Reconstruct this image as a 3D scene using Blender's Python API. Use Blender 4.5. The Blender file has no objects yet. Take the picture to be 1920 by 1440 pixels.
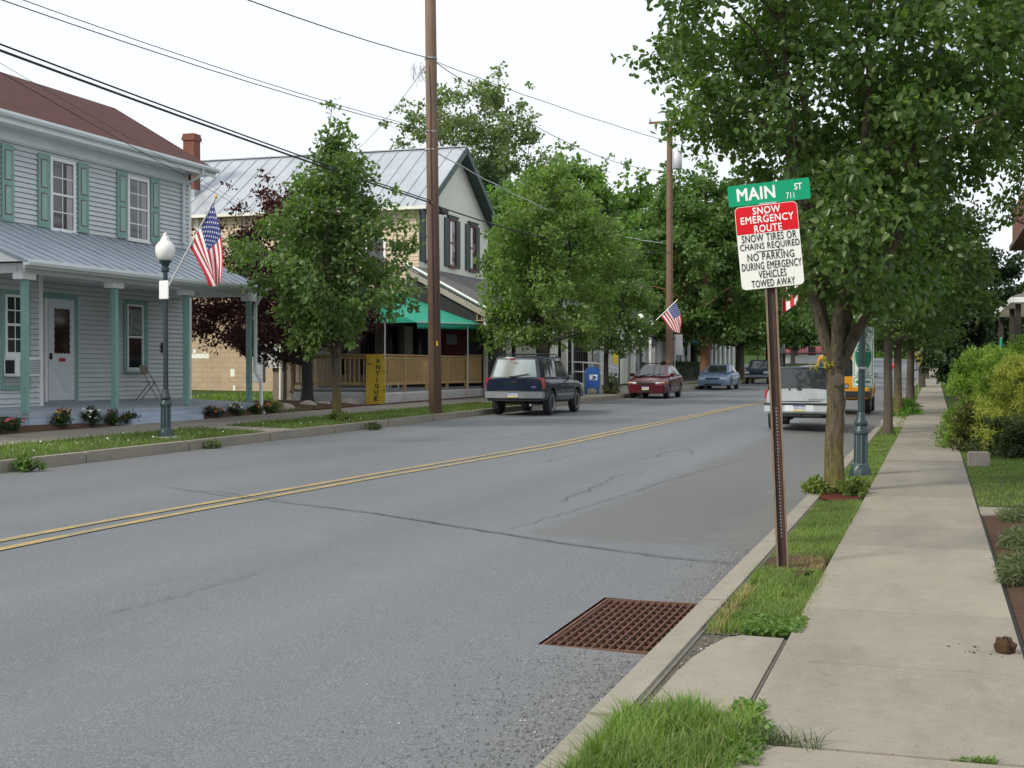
import bpy, bmesh, math, random
import numpy as np
from mathutils import Vector, Matrix, Euler, noise as mnoise
R = math.radians
S = bpy.context.scene
C = S.collection
random.seed(7)
# ------------------------------------------------------------------ camera
CAM = Vector((0, 0, 1.63)); YAW = 17.85; PITCH = 0.70; FPX = 2460.0
cd = bpy.data.cameras.new('camera'); cam = bpy.data.objects.new('camera', cd); C.objects.link(cam)
cam.location = CAM; cam.rotation_euler = (R(90 - PITCH), 0, R(YAW))
cd.sensor_width = 36; cd.lens = 36 * FPX / 1920; cd.clip_start = .05; cd.clip_end = 3000
S.camera = cam
# ------------------------------------------------------------------ light
SUN_EL, SUN_AZ = 38.0, 218.0        # sun behind the camera and to its left, thin cloud
W = bpy.data.worlds.new('World'); S.world = W; W.use_nodes = True
nt = W.node_tree; bg = nt.nodes['Background']; bg.inputs['Strength'].default_value = .105
sky = nt.nodes.new('ShaderNodeTexSky'); sky.sky_type = 'NISHITA'; sky.sun_disc = False
sky.sun_elevation = R(SUN_EL); sky.sun_rotation = R(SUN_AZ); sky.air_density = 1.0; sky.dust_density = 2.5
tcw = nt.nodes.new('ShaderNodeTexCoord')
nz = nt.nodes.new('ShaderNodeTexNoise'); nz.inputs['Scale'].default_value = 2.6; nz.inputs['Detail'].default_value = 6
nt.links.new(tcw.outputs['Generated'], nz.inputs['Vector'])
dotp = nt.nodes.new('ShaderNodeVectorMath'); dotp.operation = 'DOT_PRODUCT'
dv = Vector((.10, .90, .42)).normalized(); dotp.inputs[1].default_value = dv
nt.links.new(tcw.outputs['Generated'], dotp.inputs[0])
mr = nt.nodes.new('ShaderNodeMapRange'); mr.inputs['From Min'].default_value = .955; mr.inputs['From Max'].default_value = .999
mr.inputs['To Min'].default_value = 0; mr.inputs['To Max'].default_value = .75
nt.links.new(dotp.outputs['Value'], mr.inputs['Value'])
sb = nt.nodes.new('ShaderNodeMath'); sb.operation = 'SUBTRACT'; sb.inputs[0].default_value = 1.05
nt.links.new(mr.outputs[0], sb.inputs[1])
ad = nt.nodes.new('ShaderNodeMath'); ad.operation = 'MULTIPLY_ADD'; ad.inputs[1].default_value = .55
nt.links.new(nz.outputs['Fac'], ad.inputs[0]); nt.links.new(sb.outputs[0], ad.inputs[2])
ad2 = nt.nodes.new('ShaderNodeMath'); ad2.operation = 'SUBTRACT'; ad2.inputs[1].default_value = .30; ad2.use_clamp = True
nt.links.new(ad.outputs[0], ad2.inputs[0])
mxw = nt.nodes.new('ShaderNodeMix'); mxw.data_type = 'RGBA'
nt.links.new(ad2.outputs[0], mxw.inputs['Factor'])
nt.links.new(sky.outputs[0], mxw.inputs['A']); mxw.inputs['B'].default_value = (7.35, 7.78, 8.3, 1)
nt.links.new(mxw.outputs['Result'], bg.inputs['Color'])
sl = bpy.data.lights.new('sun', 'SUN'); sl.energy = 2.5; sl.angle = R(11); sl.color = (1, .94, .78)
so = bpy.data.objects.new('sun', sl); C.objects.link(so)
az = R(SUN_AZ); el = R(SUN_EL)
sdir = Vector((math.sin(az) * math.cos(el), math.cos(az) * math.cos(el), math.sin(el)))
so.rotation_euler = (-sdir).to_track_quat('-Z', 'Y').to_euler(); so.location = (0, 0, 60)
S.view_settings.view_transform = 'Standard'; S.view_settings.look = 'None'
S.view_settings.exposure = 0.36; S.view_settings.gamma = 1
S.cycles.max_bounces = 8; S.cycles.diffuse_bounces = 4; S.cycles.transmission_bounces = 6; S.cycles.transparent_max_bounces = 4
S.cycles.use_denoising = True
# ------------------------------------------------------------------ photo -> place
_M = cam.rotation_euler.to_matrix()
def ray(px, py): return _M @ Vector(((px - 960) / FPX, -(py - 720) / FPX, -1))
def onX(px, py, X):
    r = ray(px, py); return CAM + r * (X / r.x)
def onY(px, py, Y):
    r = ray(px, py); return CAM + r * (Y / r.y)
def YX(px, X): return onX(px, 690, X).y
def far_rise(Y):
    q = max(0., min(Y, 320.) - 80.)
    return .00009 * q * q + max(0., Y - 320.) * .02
def zR(Y): return .004 * max(0., Y - 35.) + far_rise(Y)
def zL(Y): return .14 + .005 * (max(Y, 0.) - 15.) + far_rise(Y)
XR, XL = -1.445, -12.6              # road edges (right and left kerb)
def road_z(X, Y):
    t = min(1., max(0., (XR - X) / (XR - XL)))
    return zR(Y) * (1 - t) + zL(Y) * t + .05 * (1 - (2 * t - 1) ** 2)
def gz(X, Y):
    if X < -16: return zL(Y) + .25 + min(.25, (-16 - X) * .012)
    if X < -14.5: return zL(Y) + .20 + (-14.5 - X) * .03
    if X < XL: return zL(Y) + .15 + max(0, (-12.78 - X)) * .03
    if X <= XR: return road_z(X, Y)
    if X < -.76: return zR(Y) + .12
    return zR(Y) + .14
def G(px, py):
    r = ray(px, py); t = 1.
    k = .5; lo = 1.
    while k < 400:
        p = CAM + r * k
        if p.z < gz(p.x, p.y): break
        lo = k; k *= 1.02
    hi = k
    for _ in range(30):
        m = (lo + hi) / 2; p = CAM + r * m
        if p.z < gz(p.x, p.y): hi = m
        else: lo = m
    return CAM + r * hi
# ------------------------------------------------------------------ mesh helpers
class MB:
    def __init__(s): s.v = []; s.f = []; s.m = []
    def add(s, vs, fs, mi=0):
        n = len(s.v); s.v += [tuple(v) for v in vs]
        s.f += [tuple(i + n for i in f) for f in fs]; s.m += [mi] * len(fs); return s
    def quad(s, a, b, c, d, mi=0): return s.add([a, b, c, d], [(0, 1, 2, 3)], mi)
    def hexa(s, p, mi=0):           # 8 corners: bottom ring, top ring
        return s.add(p, [(3, 2, 1, 0), (4, 5, 6, 7), (0, 1, 5, 4), (1, 2, 6, 5), (2, 3, 7, 6), (3, 0, 4, 7)], mi)
    def box(s, x0, x1, y0, y1, z0, z1, mi=0):
        return s.hexa([(x0, y0, z0), (x1, y0, z0), (x1, y1, z0), (x0, y1, z0), (x0, y0, z1), (x1, y0, z1), (x1, y1, z1), (x0, y1, z1)], mi)
    def cbox(s, c, d, rz=0, mi=0):
        M = Matrix.Rotation(rz, 3, 'Z'); c = Vector(c); h = Vector(d) / 2
        return s.hexa([c + M @ Vector((a * h.x, b * h.y, e * h.z)) for e in (-1, 1) for a, b in ((-1, -1), (1, -1), (1, 1), (-1, 1))], mi)
    def bar(s, a, b, w, h=None, mi=0):   # rectangular bar a->b
        a = Vector(a); b = Vector(b); h = h or w; d = (b - a).normalized()
        u = d.cross(Vector((0, 0, 1)))
        if u.length < 1e-3: u = Vector((1, 0, 0))
        u.normalize(); n = u.cross(d)
        return s.hexa([p + u * x * w / 2 + n * y * h / 2 for p in (a, b) for x, y in ((-1, -1), (1, -1), (1, 1), (-1, 1))], mi)
    def tube(s, pts, rs, n=8, mi=0, cap=True):
        pts = [Vector(p) for p in pts]
        if not hasattr(rs, '__len__'): rs = [rs] * len(pts)
        vs = []; u = None
        for i, p in enumerate(pts):
            d = (pts[min(i + 1, len(pts) - 1)] - pts[max(i - 1, 0)])
            d = d.normalized() if d.length > 1e-9 else Vector((0, 0, 1))
            if u is None:
                u = d.cross(Vector((0, 1, 0)))
                if u.length < .1: u = d.cross(Vector((1, 0, 0)))
            u = (u - d * u.dot(d)).normalized(); w = d.cross(u)
            for k in range(n):
                a = 2 * math.pi * k / n; vs.append(p + (u * math.cos(a) + w * math.sin(a)) * rs[i])
        fs = []
        for i in range(len(pts) - 1):
            for k in range(n):
                k2 = (k + 1) % n; fs.append((i * n + k, i * n + k2, (i + 1) * n + k2, (i + 1) * n + k))
        if cap:
            fs.append(tuple(range(n - 1, -1, -1))); m = (len(pts) - 1) * n; fs.append(tuple(range(m, m + n)))
        return s.add(vs, fs, mi)
    def lathe(s, prof, c=(0, 0, 0), n=20, mi=0, axis='Z'):
        vs = []; c = Vector(c)
        for r, z in prof:
            for k in range(n):
                a = 2 * math.pi * k / n
                p = (r * math.cos(a), r * math.sin(a), z) if axis == 'Z' else (r * math.cos(a), z, r * math.sin(a)) if axis == 'Y' else (z, r * math.cos(a), r * math.sin(a))
                vs.append(c + Vector(p))
        fs = []
        for i in range(len(prof) - 1):
            for k in range(n):
                k2 = (k + 1) % n; fs.append((i * n + k, i * n + k2, (i + 1) * n + k2, (i + 1) * n + k))
        fs.append(tuple(range(n - 1, -1, -1))); m = (len(prof) - 1) * n; fs.append(tuple(range(m, m + n)))
        return s.add(vs, fs, mi)
    def prism(s, poly, off, mi=0):  # planar polygon (3D points) extruded by vector off
        n = len(poly); off = Vector(off); p = [Vector(q) for q in poly]
        fs = [tuple(range(n - 1, -1, -1)), tuple(range(n, 2 * n))] + [(i, (i + 1) % n, (i + 1) % n + n, i + n) for i in range(n)]
        return s.add(p + [q + off for q in p], fs, mi)
    def grid(s, fn, us, vs, mi=0):
        nu, nv = len(us), len(vs); P = [fn(u, v) for v in vs for u in us]
        F = [(j * nu + i, j * nu + i + 1, (j + 1) * nu + i + 1, (j + 1) * nu + i) for j in range(nv - 1) for i in range(nu - 1)]
        return s.add(P, F, mi)
    def build(s, name, mats, parent=None, world=False, smooth=0, fix=True, bevel=0):
        o = Vector((0, 0, 0)); q = parent
        while world and q is not None: o += q.location; q = q.parent
        me = bpy.data.meshes.new(name); me.from_pydata([tuple(Vector(v) - o) for v in s.v] if world else s.v, [], s.f)
        if not isinstance(mats, (list, tuple)): mats = [mats]
        for m in mats: me.materials.append(m)
        if len(mats) > 1: me.polygons.foreach_set('material_index', s.m)
        if fix or bevel:
            b = bmesh.new(); b.from_mesh(me)
            if fix: bmesh.ops.recalc_face_normals(b, faces=b.faces[:])
            if bevel:
                es = [e for e in b.edges if len(e.link_faces) == 2 and e.calc_face_angle(0) > .6]
                bmesh.ops.bevel(b, geom=es, offset=bevel, segments=2, affect='EDGES', clamp_overlap=True)
            b.to_mesh(me); b.free()
        if smooth:
            me.polygons.foreach_set('use_smooth', [True] * len(me.polygons)); me.set_sharp_from_angle(angle=R(smooth))
        me.update()
        ob = bpy.data.objects.new(name, me); C.objects.link(ob)
        if parent is not None: ob.parent = parent
        return ob
def thing(name, label, cat, loc=(0, 0, 0), rz=0, group=None):
    o = bpy.data.objects.new(name, None); C.objects.link(o); o.location = loc; o.rotation_euler = (0, 0, rz)
    o.empty_display_size = .2
    return tag(o, label, cat, group)
def tag(o, label, cat, group=None):
    o['label'] = label; o['category'] = cat
    if group: o['group'] = group
    return o
def struct(o, kind='structure'): o['kind'] = kind; return o
def lab(o, t): o['label'] = t; return o
def dup(o, parent=None):
    c = o.copy(); C.objects.link(c)
    if parent is not None: c.parent = parent
    for ch in list(o.children): dup(ch, c)
    return c
# ------------------------------------------------------------------ materials
def newmat(name):
    m = bpy.data.materials.new(name); m.use_nodes = True
    return m, m.node_tree, m.node_tree.nodes['Principled BSDF']
def N(t, ty, **k):
    n = t.nodes.new(ty)
    for a, b in k.items():
        if a in n.inputs.keys() if hasattr(n.inputs, 'keys') else False: n.inputs[a].default_value = b
        else: setattr(n, a, b)
    return n
def coords(t, kind='Object', scale=(1, 1, 1)):
    tc = t.nodes.new('ShaderNodeTexCoord'); mp = t.nodes.new('ShaderNodeMapping'); mp.inputs['Scale'].default_value = scale
    if kind == 'World':
        g = t.nodes.new('ShaderNodeNewGeometry'); t.links.new(g.outputs['Position'], mp.inputs[0])
    else: t.links.new(tc.outputs[kind], mp.inputs[0])
    return mp.outputs[0]
def mixc(t, fac, a, b, mode='MIX'):
    x = t.nodes.new('ShaderNodeMix'); x.data_type = 'RGBA'; x.blend_type = mode
    for k, v in (('Factor', fac), ('A', a), ('B', b)):
        if hasattr(v, 'is_linked'): t.links.new(v, x.inputs[k])
        elif k == 'Factor': x.inputs[k].default_value = v
        else: x.inputs[k].default_value = (*v, 1) if len(v) == 3 else v
    return x.outputs['Result']
def ramp(t, src, stops):
    r = t.nodes.new('ShaderNodeValToRGB'); t.links.new(src, r.inputs[0]); e = r.color_ramp.elements
    while len(e) < len(stops): e.new(.5)
    for i, (p, c) in enumerate(stops): e[i].position = p; e[i].color = (*c, 1) if hasattr(c, '__len__') else (c, c, c, 1)
    return r.outputs[0]
def noisef(t, vec, scale, detail=4, rough=.6):
    n = t.nodes.new('ShaderNodeTexNoise'); n.inputs['Scale'].default_value = scale; n.inputs['Detail'].default_value = detail; n.inputs['Roughness'].default_value = rough
    t.links.new(vec, n.inputs['Vector']); return n.outputs['Fac']
def bump(t, b, h, strength=.3, dist=.01):
    n = t.nodes.new('ShaderNodeBump'); n.inputs['Strength'].default_value = strength; n.inputs['Distance'].default_value = dist
    t.links.new(h, n.inputs['Height']); t.links.new(n.outputs[0], b.inputs['Normal'])
_mc = {}
def mat(name, col, rough=.6, var=.12, scale=5., metal=0, stretch=(1, 1, 1), bmp=0, spec=.5, coat=0, fine=60, kind='Object'):
    if name in _mc: return _mc[name]
    m, t, b = newmat(name); v = coords(t, kind, stretch)
    f = noisef(t, v, scale); lo = tuple(c * (1 - var) for c in col); hi = tuple(min(1, c * (1 + var)) for c in col)
    c = ramp(t, f, [(.3, lo), (.7, hi)])
    f2 = noisef(t, v, fine, 2)
    c = mixc(t, .5 * min(1, var * 3), c, ramp(t, f2, [(.35, tuple(x * .85 for x in col)), (.65, tuple(min(1, x * 1.12) for x in col))]))
    t.links.new(c, b.inputs['Base Color'])
    b.inputs['Roughness'].default_value = rough; b.inputs['Metallic'].default_value = metal; b.inputs['Specular IOR Level'].default_value = spec
    b.inputs['Coat Weight'].default_value = coat; b.inputs['Coat Roughness'].default_value = .04
    if bmp: bump(t, b, f2, bmp)
    _mc[name] = m; return m
def leafmat(name, c1, c2, trans=.35, rough=.45, yellow=None):
    m, t, b = newmat(name); g = t.nodes.new('ShaderNodeNewGeometry')
    c = ramp(t, g.outputs['Random Per Island'], [(0, c1), (.72, c2), (1, yellow or tuple(x * 1.2 for x in c2))])
    f = noisef(t, coords(t, 'World'), 1.1, 3)
    c = mixc(t, .55, c, ramp(t, f, [(.34, tuple(x * .62 for x in c1)), (.66, tuple(x * 1.25 for x in c2))]))
    t.links.new(c, b.inputs['Base Color']); b.inputs['Roughness'].default_value = rough; b.inputs['Specular IOR Level'].default_value = .4
    tr = t.nodes.new('ShaderNodeBsdfTranslucent'); mc = mixc(t, 1, c, (1.25, 1.5, .5), 'MULTIPLY'); t.links.new(mc, tr.inputs[0])
    mx = t.nodes.new('ShaderNodeMixShader'); mx.inputs[0].default_value = trans
    t.links.new(b.outputs[0], mx.inputs[1]); t.links.new(tr.outputs[0], mx.inputs[2]); t.links.new(mx.outputs[0], t.nodes['Material Output'].inputs[0])
    return m
def glassmat(name, col=(.02, .025, .03), rough=.06):
    return mat(name, col, rough, .3, 1.5, spec=.9)
M = {}
M['concrete'] = None
def conc(name, col, joint=False):
    m, t, b = newmat(name); v = coords(t, 'World'); big = noisef(t, v, .9, 4); mid = noisef(t, v, 9, 5); fine = noisef(t, v, 140, 2)
    sv = coords(t, 'World', (9, 75, 9)); br = noisef(t, sv, 1., 5, .75)
    c = ramp(t, big, [(.3, tuple(x * .82 for x in col)), (.7, tuple(x * 1.1 for x in col))])
    c = mixc(t, .35, c, ramp(t, mid, [(.35, tuple(x * .7 for x in col)), (.6, tuple(x * 1.1 for x in col))]))
    c = mixc(t, .40, c, ramp(t, br, [(.34, tuple(x * .5 for x in col)), (.46, col), (.66, tuple(x * 1.22 for x in col))]))
    c = mixc(t, .30, c, ramp(t, fine, [(.33, tuple(x * .45 for x in col)), (.5, col), (.7, tuple(min(1, x * 1.35) for x in col))]))
    vs_ = t.nodes.new('ShaderNodeTexVoronoi'); vs_.inputs['Scale'].default_value = 34; t.links.new(v, vs_.inputs['Vector']); scs = t.nodes.new('ShaderNodeSeparateColor'); t.links.new(vs_.outputs['Color'], scs.inputs[0])
    gs = t.nodes.new('ShaderNodeMath'); gs.operation = 'GREATER_THAN'; gs.inputs[1].default_value = .86; t.links.new(scs.outputs[0], gs.inputs[0]); ms = t.nodes.new('ShaderNodeMath'); ms.operation = 'MULTIPLY'; t.links.new(ramp(t, vs_.outputs['Distance'], [(.10, .75), (.22, 0.)]), ms.inputs[0]); t.links.new(gs.outputs[0], ms.inputs[1]); c = mixc(t, ms.outputs[0], c, tuple(x * .35 for x in col))
    st_ = noisef(t, coords(t, 'World', (1.5, .5, 1)), 1.3, 6, .72); c = mixc(t, 1, c, ramp(t, st_, [(.34, (.84, .84, .85)), (.52, (1, 1, 1)), (.70, (1.08, 1.07, 1.05))]), 'MULTIPLY')
    if joint:
        g = t.nodes.new('ShaderNodeNewGeometry')
        c = mixc(t, 1, c, ramp(t, g.outputs['Random Per Island'], [(0, (.86, .86, .88)), (1, (1.08, 1.06, 1.04))]), 'MULTIPLY')
    t.links.new(c, b.inputs['Base Color']); b.inputs['Roughness'].default_value = .9; b.inputs['Specular IOR Level'].default_value = .2
    bump(t, b, fine, .35, .004); return m
M['sidewalk'] = conc('sidewalk_concrete', (.275, .250, .207), True)
M['kerb'] = conc('kerb_concrete', (.29, .262, .217))
def asph(name, col, coarse=220, warm=0, streak=True):
    m, t, b = newmat(name); v = coords(t, 'World')
    fine = noisef(t, v, coarse, 2, .7); mid = noisef(t, v, 14, 5); big = noisef(t, v, .35, 4)
    st = noisef(t, coords(t, 'World', (2.2, .10, 1)), 1., 4)
    c = ramp(t, big, [(.3, tuple(x * .82 for x in col)), (.7, tuple(x * 1.16 for x in col))])
    c = mixc(t, .45, c, ramp(t, st, [(.35, tuple(x * .74 for x in col)), (.68, tuple(x * 1.22 for x in col))]))
    c = mixc(t, .3, c, ramp(t, mid, [(.3, tuple(x * .7 for x in col)), (.7, tuple(x * 1.2 for x in col))]))
    c = mixc(t, .60, c, ramp(t, fine, [(.38, tuple(x * .42 for x in col)), (.48, col), (.58, tuple(x * 1.4 for x in col)), (.68, tuple(x * 2.6 for x in col))]))
    g = t.nodes.new('ShaderNodeNewGeometry'); sp = t.nodes.new('ShaderNodeSeparateXYZ'); t.links.new(g.outputs['Position'], sp.inputs[0])
    def mth(op, a, b_, clamp=False):
        q = t.nodes.new('ShaderNodeMath'); q.operation = op; q.use_clamp = clamp
        for k, v_ in enumerate((a, b_)):
            if hasattr(v_, 'is_linked'): t.links.new(v_, q.inputs[k])
            else: q.inputs[k].default_value = v_
        return q.outputs[0]
    wob = mth('MULTIPLY', mth('SUBTRACT', noisef(t, v, 1.6, 5, .7), .5), 1.6)
    fx = mth('MULTIPLY', mth('ADD', mth('ADD', sp.outputs['X'], 3.75), wob), 3.2, True); fy_ = mth('MULTIPLY', mth('ADD', mth('SUBTRACT', sp.outputs['Y'], 11.75), mth('MULTIPLY', wob, .12)), 7., True)
    old = mth('MULTIPLY', fx, fy_); gut = mth('MULTIPLY', mth('ADD', mth('ADD', sp.outputs['X'], 2.15), wob), 2.2, True)
    dk = noisef(t, coords(t, 'World', (1, .55, 1)), .55, 6, .75); c = mixc(t, mth('MULTIPLY', mth('SUBTRACT', dk, .56, True), 2.2, True), c, (.075, .078, .082))
    c = mixc(t, mth('MULTIPLY', old, .92), c, mixc(t, fine, (.040, .040, .039), (.190, .184, .176)))
    gl = mth('MULTIPLY', mth('ADD', mth('SUBTRACT', -11.95, sp.outputs['X']), mth('MULTIPLY', wob, .6)), 2.5, True); c = mixc(t, mth('MULTIPLY', gl, .55), c, mixc(t, mid, (.07, .066, .058), (.19, .18, .16)))
    c = mixc(t, mth('MULTIPLY', gut, .5), c, mixc(t, fine, (.055, .053, .05), (.26, .25, .235)))
    for xc, wd, k_ in ((-4.9, .45, .16), (-9.9, .45, .13)):
        dd = mth('ABSOLUTE', mth('ADD', mth('ADD', sp.outputs['X'], -xc), mth('MULTIPLY', wob, .25)), 0.); c = mixc(t, mth('MULTIPLY', mth('SUBTRACT', 1., mth('DIVIDE', dd, wd), True), k_), c, (.05, .05, .05))
    for xc in (-3.9, -5.9, -8.9, -10.9):
        dd = mth('ABSOLUTE', mth('ADD', mth('ADD', sp.outputs['X'], -xc), mth('MULTIPLY', wob, .2)), 0.); c = mixc(t, mth('MULTIPLY', mth('SUBTRACT', 1., mth('DIVIDE', dd, .5), True), .16), c, (.20, .207, .215))
    pale = noisef(t, v, .8, 5, .7); c = mixc(t, mth('MULTIPLY', mth('SUBTRACT', pale, .60, True), 1.5, True), c, (.27, .27, .265))
    vo = t.nodes.new('ShaderNodeTexVoronoi'); vo.inputs['Scale'].default_value = 55; t.links.new(v, vo.inputs['Vector'])
    w = ramp(t, vo.outputs['Distance'], [(.05, 1.), (.10, 0.)]); rk = t.nodes.new('ShaderNodeMath'); rk.operation = 'MULTIPLY'
    sepc = t.nodes.new('ShaderNodeSeparateColor'); t.links.new(vo.outputs['Color'], sepc.inputs[0])
    gt = t.nodes.new('ShaderNodeMath'); gt.operation = 'GREATER_THAN'; gt.inputs[1].default_value = .88; t.links.new(sepc.outputs[0], gt.inputs[0])
    t.links.new(w, rk.inputs[0]); t.links.new(gt.outputs[0], rk.inputs[1])
    c = mixc(t, rk.outputs[0], c, (.42, .41, .39))
    t.links.new(c, b.inputs['Base Color']); b.inputs['Roughness'].default_value = .62; b.inputs['Specular IOR Level'].default_value = .62
    bump(t, b, fine, .5, .004); return m
M['asphalt'] = asph('asphalt', (.122, .131, .143), 95)
M['asphalt_old'] = asph('asphalt_old', (.162, .157, .150), 75)
M['tar'] = mat('tar', (.085, .088, .094), .7, .4, 8, kind='World')
def paint_yellow():
    m, t, b = newmat('road_paint_yellow'); v = coords(t, 'World'); f = noisef(t, v, 45, 4, .7); g = noisef(t, v, 2.2, 4)
    c = ramp(t, f, [(.40, (.20, .18, .14)), (.49, (.44, .30, .095)), (.7, (.52, .35, .10))])
    c = mixc(t, ramp(t, g, [(.45, .08), (.66, .72)]), c, (.21, .19, .15))
    t.links.new(c, b.inputs['Base Color']); b.inputs['Roughness'].default_value = .75; return m
M['yellow_paint'] = paint_yellow()
def soil(name, col):
    m, t, b = newmat(name); v = coords(t, 'World'); f = noisef(t, v, 30, 6, .75); g = noisef(t, v, 2, 3)
    c = ramp(t, f, [(.3, tuple(x * .45 for x in col)), (.6, col), (.8, tuple(x * 1.7 for x in col))])
    c = mixc(t, .3, c, ramp(t, g, [(.3, tuple(x * .7 for x in col)), (.7, tuple(x * 1.2 for x in col))]))
    t.links.new(c, b.inputs['Base Color']); b.inputs['Roughness'].default_value = .95; b.inputs['Specular IOR Level'].default_value = .1
    bump(t, b, f, .8, .02); return m
M['soil'] = soil('soil', (.105, .066, .045)); M['turf'] = soil('turf_soil', (.085, .112, .04)); M['lawn'] = soil('lawn_far', (.050, .085, .022))
M['mulch_red'] = soil('red_mulch', (.13, .038, .028))
def stonemat():
    m, t, b = newmat('gravel_stone'); g = t.nodes.new('ShaderNodeNewGeometry'); t.links.new(ramp(t, g.outputs['Random Per Island'], [(0, (.05, .05, .05)), (.6, (.15, .145, .14)), (.93, (.24, .23, .22)), (1, (.45, .44, .42))]), b.inputs['Base Color']); b.inputs['Roughness'].default_value = .9; return m
M['gravel'] = stonemat()
def brickmat(name, c1, c2, mortar, scale, bw=.5, rh=.25, ms=.02, off=.5, vec='xz', rough=.85, bmp=.4):
    m, t, b = newmat(name); g = t.nodes.new('ShaderNodeNewGeometry'); sp = t.nodes.new('ShaderNodeSeparateXYZ'); t.links.new(g.outputs['Position'], sp.inputs[0])
    cb = t.nodes.new('ShaderNodeCombineXYZ')
    if vec == 'any':
        a = t.nodes.new('ShaderNodeMath'); a.operation = 'ADD'; t.links.new(sp.outputs['X'], a.inputs[0]); t.links.new(sp.outputs['Y'], a.inputs[1]); t.links.new(a.outputs[0], cb.inputs['X'])
    else: t.links.new(sp.outputs[vec[0].upper()], cb.inputs['X'])
    t.links.new(sp.outputs['Z' if vec == 'any' else vec[1].upper()], cb.inputs['Y'])
    br = t.nodes.new('ShaderNodeTexBrick'); br.offset = off; t.links.new(cb.outputs[0], br.inputs['Vector'])
    for k, v in (('Color1', c1), ('Color2', c2), ('Mortar', mortar)): br.inputs[k].default_value = (*v, 1)
    br.inputs['Scale'].default_value = scale; br.inputs['Mortar Size'].default_value = ms; br.inputs['Brick Width'].default_value = bw; br.inputs['Row Height'].default_value = rh
    f = noisef(t, coords(t, 'World'), 2.3, 5); f2 = noisef(t, coords(t, 'World'), 45, 3)
    c = mixc(t, .35, br.outputs['Color'], ramp(t, f, [(.3, tuple(x * .65 for x in c1)), (.7, tuple(min(1, x * 1.25) for x in c2))]))
    c = mixc(t, .2, c, ramp(t, f2, [(.3, tuple(x * .5 for x in c1)), (.7, tuple(min(1, x * 1.4) for x in c2))]))
    t.links.new(c, b.inputs['Base Color']); b.inputs['Roughness'].default_value = rough; b.inputs['Specular IOR Level'].default_value = .25
    if bmp: bump(t, b, br.outputs['Fac'], -bmp, .01)
    return m
M['block'] = brickmat('tan_block', (.40, .30, .205), (.45, .34, .235), (.25, .19, .14), 1, .42, .205, .012)
M['brick'] = brickmat('red_brick', (.145, .042, .03), (.20, .065, .042), (.24, .21, .18), 1, .22, .075, .008, vec='any')
M['shingle_red'] = brickmat('brown_shingle', (.082, .032, .028), (.108, .044, .037), (.05, .02, .018), 1, .30, .10, .006, vec='yx', bmp=.3)
M['shingle_grey'] = brickmat('grey_shingle', (.13, .12, .12), (.19, .18, .175), (.07, .07, .07), 1, .32, .12, .008, vec='yx', bmp=.4)
M['siding_grey'] = mat('grey_siding', (.57, .60, .615), .55, .05, 1.3, fine=25)
M['siding_porch'] = M['siding_grey']
M['siding_yellow'] = mat('yellow_siding', (.52, .43, .30), .55, .06, 1.3)
M['white'] = mat('white_paint', (.80, .81, .82), .45, .05, 3)
M['cream'] = mat('cream_stucco', (.74, .735, .66), .8, .06, 2, bmp=.15)
M['teal'] = mat('teal_paint', (.215, .37, .335), .5, .07, 4)
M['teal_panel'] = mat('teal_panel_paint', (.28, .43, .39), .5, .06, 4)
M['maroon'] = mat('maroon_paint', (.16, .035, .04), .5, .1, 4)
M['darkgreen'] = mat('dark_green_paint', (.035, .075, .068), .5, .1, 4)
M['porch_floor'] = mat('porch_floor_paint', (.36, .40, .46), .6, .08, 2.5)
M['porch_blue'] = mat('porch_plinth_paint', (.40, .47, .58), .6, .08, 2.5)
M['door_white'] = mat('door_white_paint', (.66, .70, .74), .4, .04, 3)
M['glass'] = glassmat('window_glass', (.035, .042, .05)); M['glass_dark'] = glassmat('dark_glass', (.012, .013, .016))
M['curtain'] = mat('curtain', (.42, .38, .40), .9, .15, 6)
M['metal_roof'] = mat('galvanised_roof', (.42, .45, .49), .42, .14, .9, .35, fine=9)
M['porch_metal'] = mat('porch_roof_metal', (.37, .415, .465), .5, .28, 1.1, .25, stretch=(.5, 5, .5), fine=9)
M['gutter'] = mat('gutter_white', (.66, .70, .72), .4, .08, 2)
M['lamp_paint'] = mat('lamp_green_paint', (.022, .045, .052), .4, .2, 6)
M['lamp_edge'] = mat('lamp_worn_edge', (.11, .17, .18), .5, .25, 20)
M['globe'] = mat('globe_white_acrylic', (.80, .80, .77), .3, .03, 4)
M['steel'] = mat('steel_grey', (.38, .39, .40), .45, .15, 8, .5)
M['alu'] = mat('aluminium', (.60, .61, .62), .4, .1, 8, .4)
M['box_grey'] = mat('meter_grey', (.32, .35, .38), .5, .1, 5)
M['black'] = mat('black_plastic', (.014, .014, .016), .55, .2, 8)
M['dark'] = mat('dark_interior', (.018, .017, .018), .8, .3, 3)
M['rubber'] = mat('tyre_rubber', (.022, .022, .024), .85, .25, 12)
M['wire'] = mat('wire_black', (.025, .025, .03), .7, .2, 4)
M['wire_light'] = mat('wire_white', (.55, .56, .58), .6, .2, 4)
def woodpole(name, col):
    m, t, b = newmat(name); v = coords(t, 'World', (34, 34, .7)); f = noisef(t, v, 1., 5, .7); g = noisef(t, coords(t, 'World', (1, 1, .5)), 1.5, 4)
    c = ramp(t, f, [(.3, tuple(x * .38 for x in col)), (.55, col), (.75, tuple(x * 1.35 for x in col))])
    c = mixc(t, .45, c, ramp(t, g, [(.3, tuple(x * .55 for x in col)), (.7, tuple(x * 1.25 for x in col))]))
    t.links.new(c, b.inputs['Base Color']); b.inputs['Roughness'].default_value = .85; bump(t, b, f, .6, .015); return m
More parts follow.
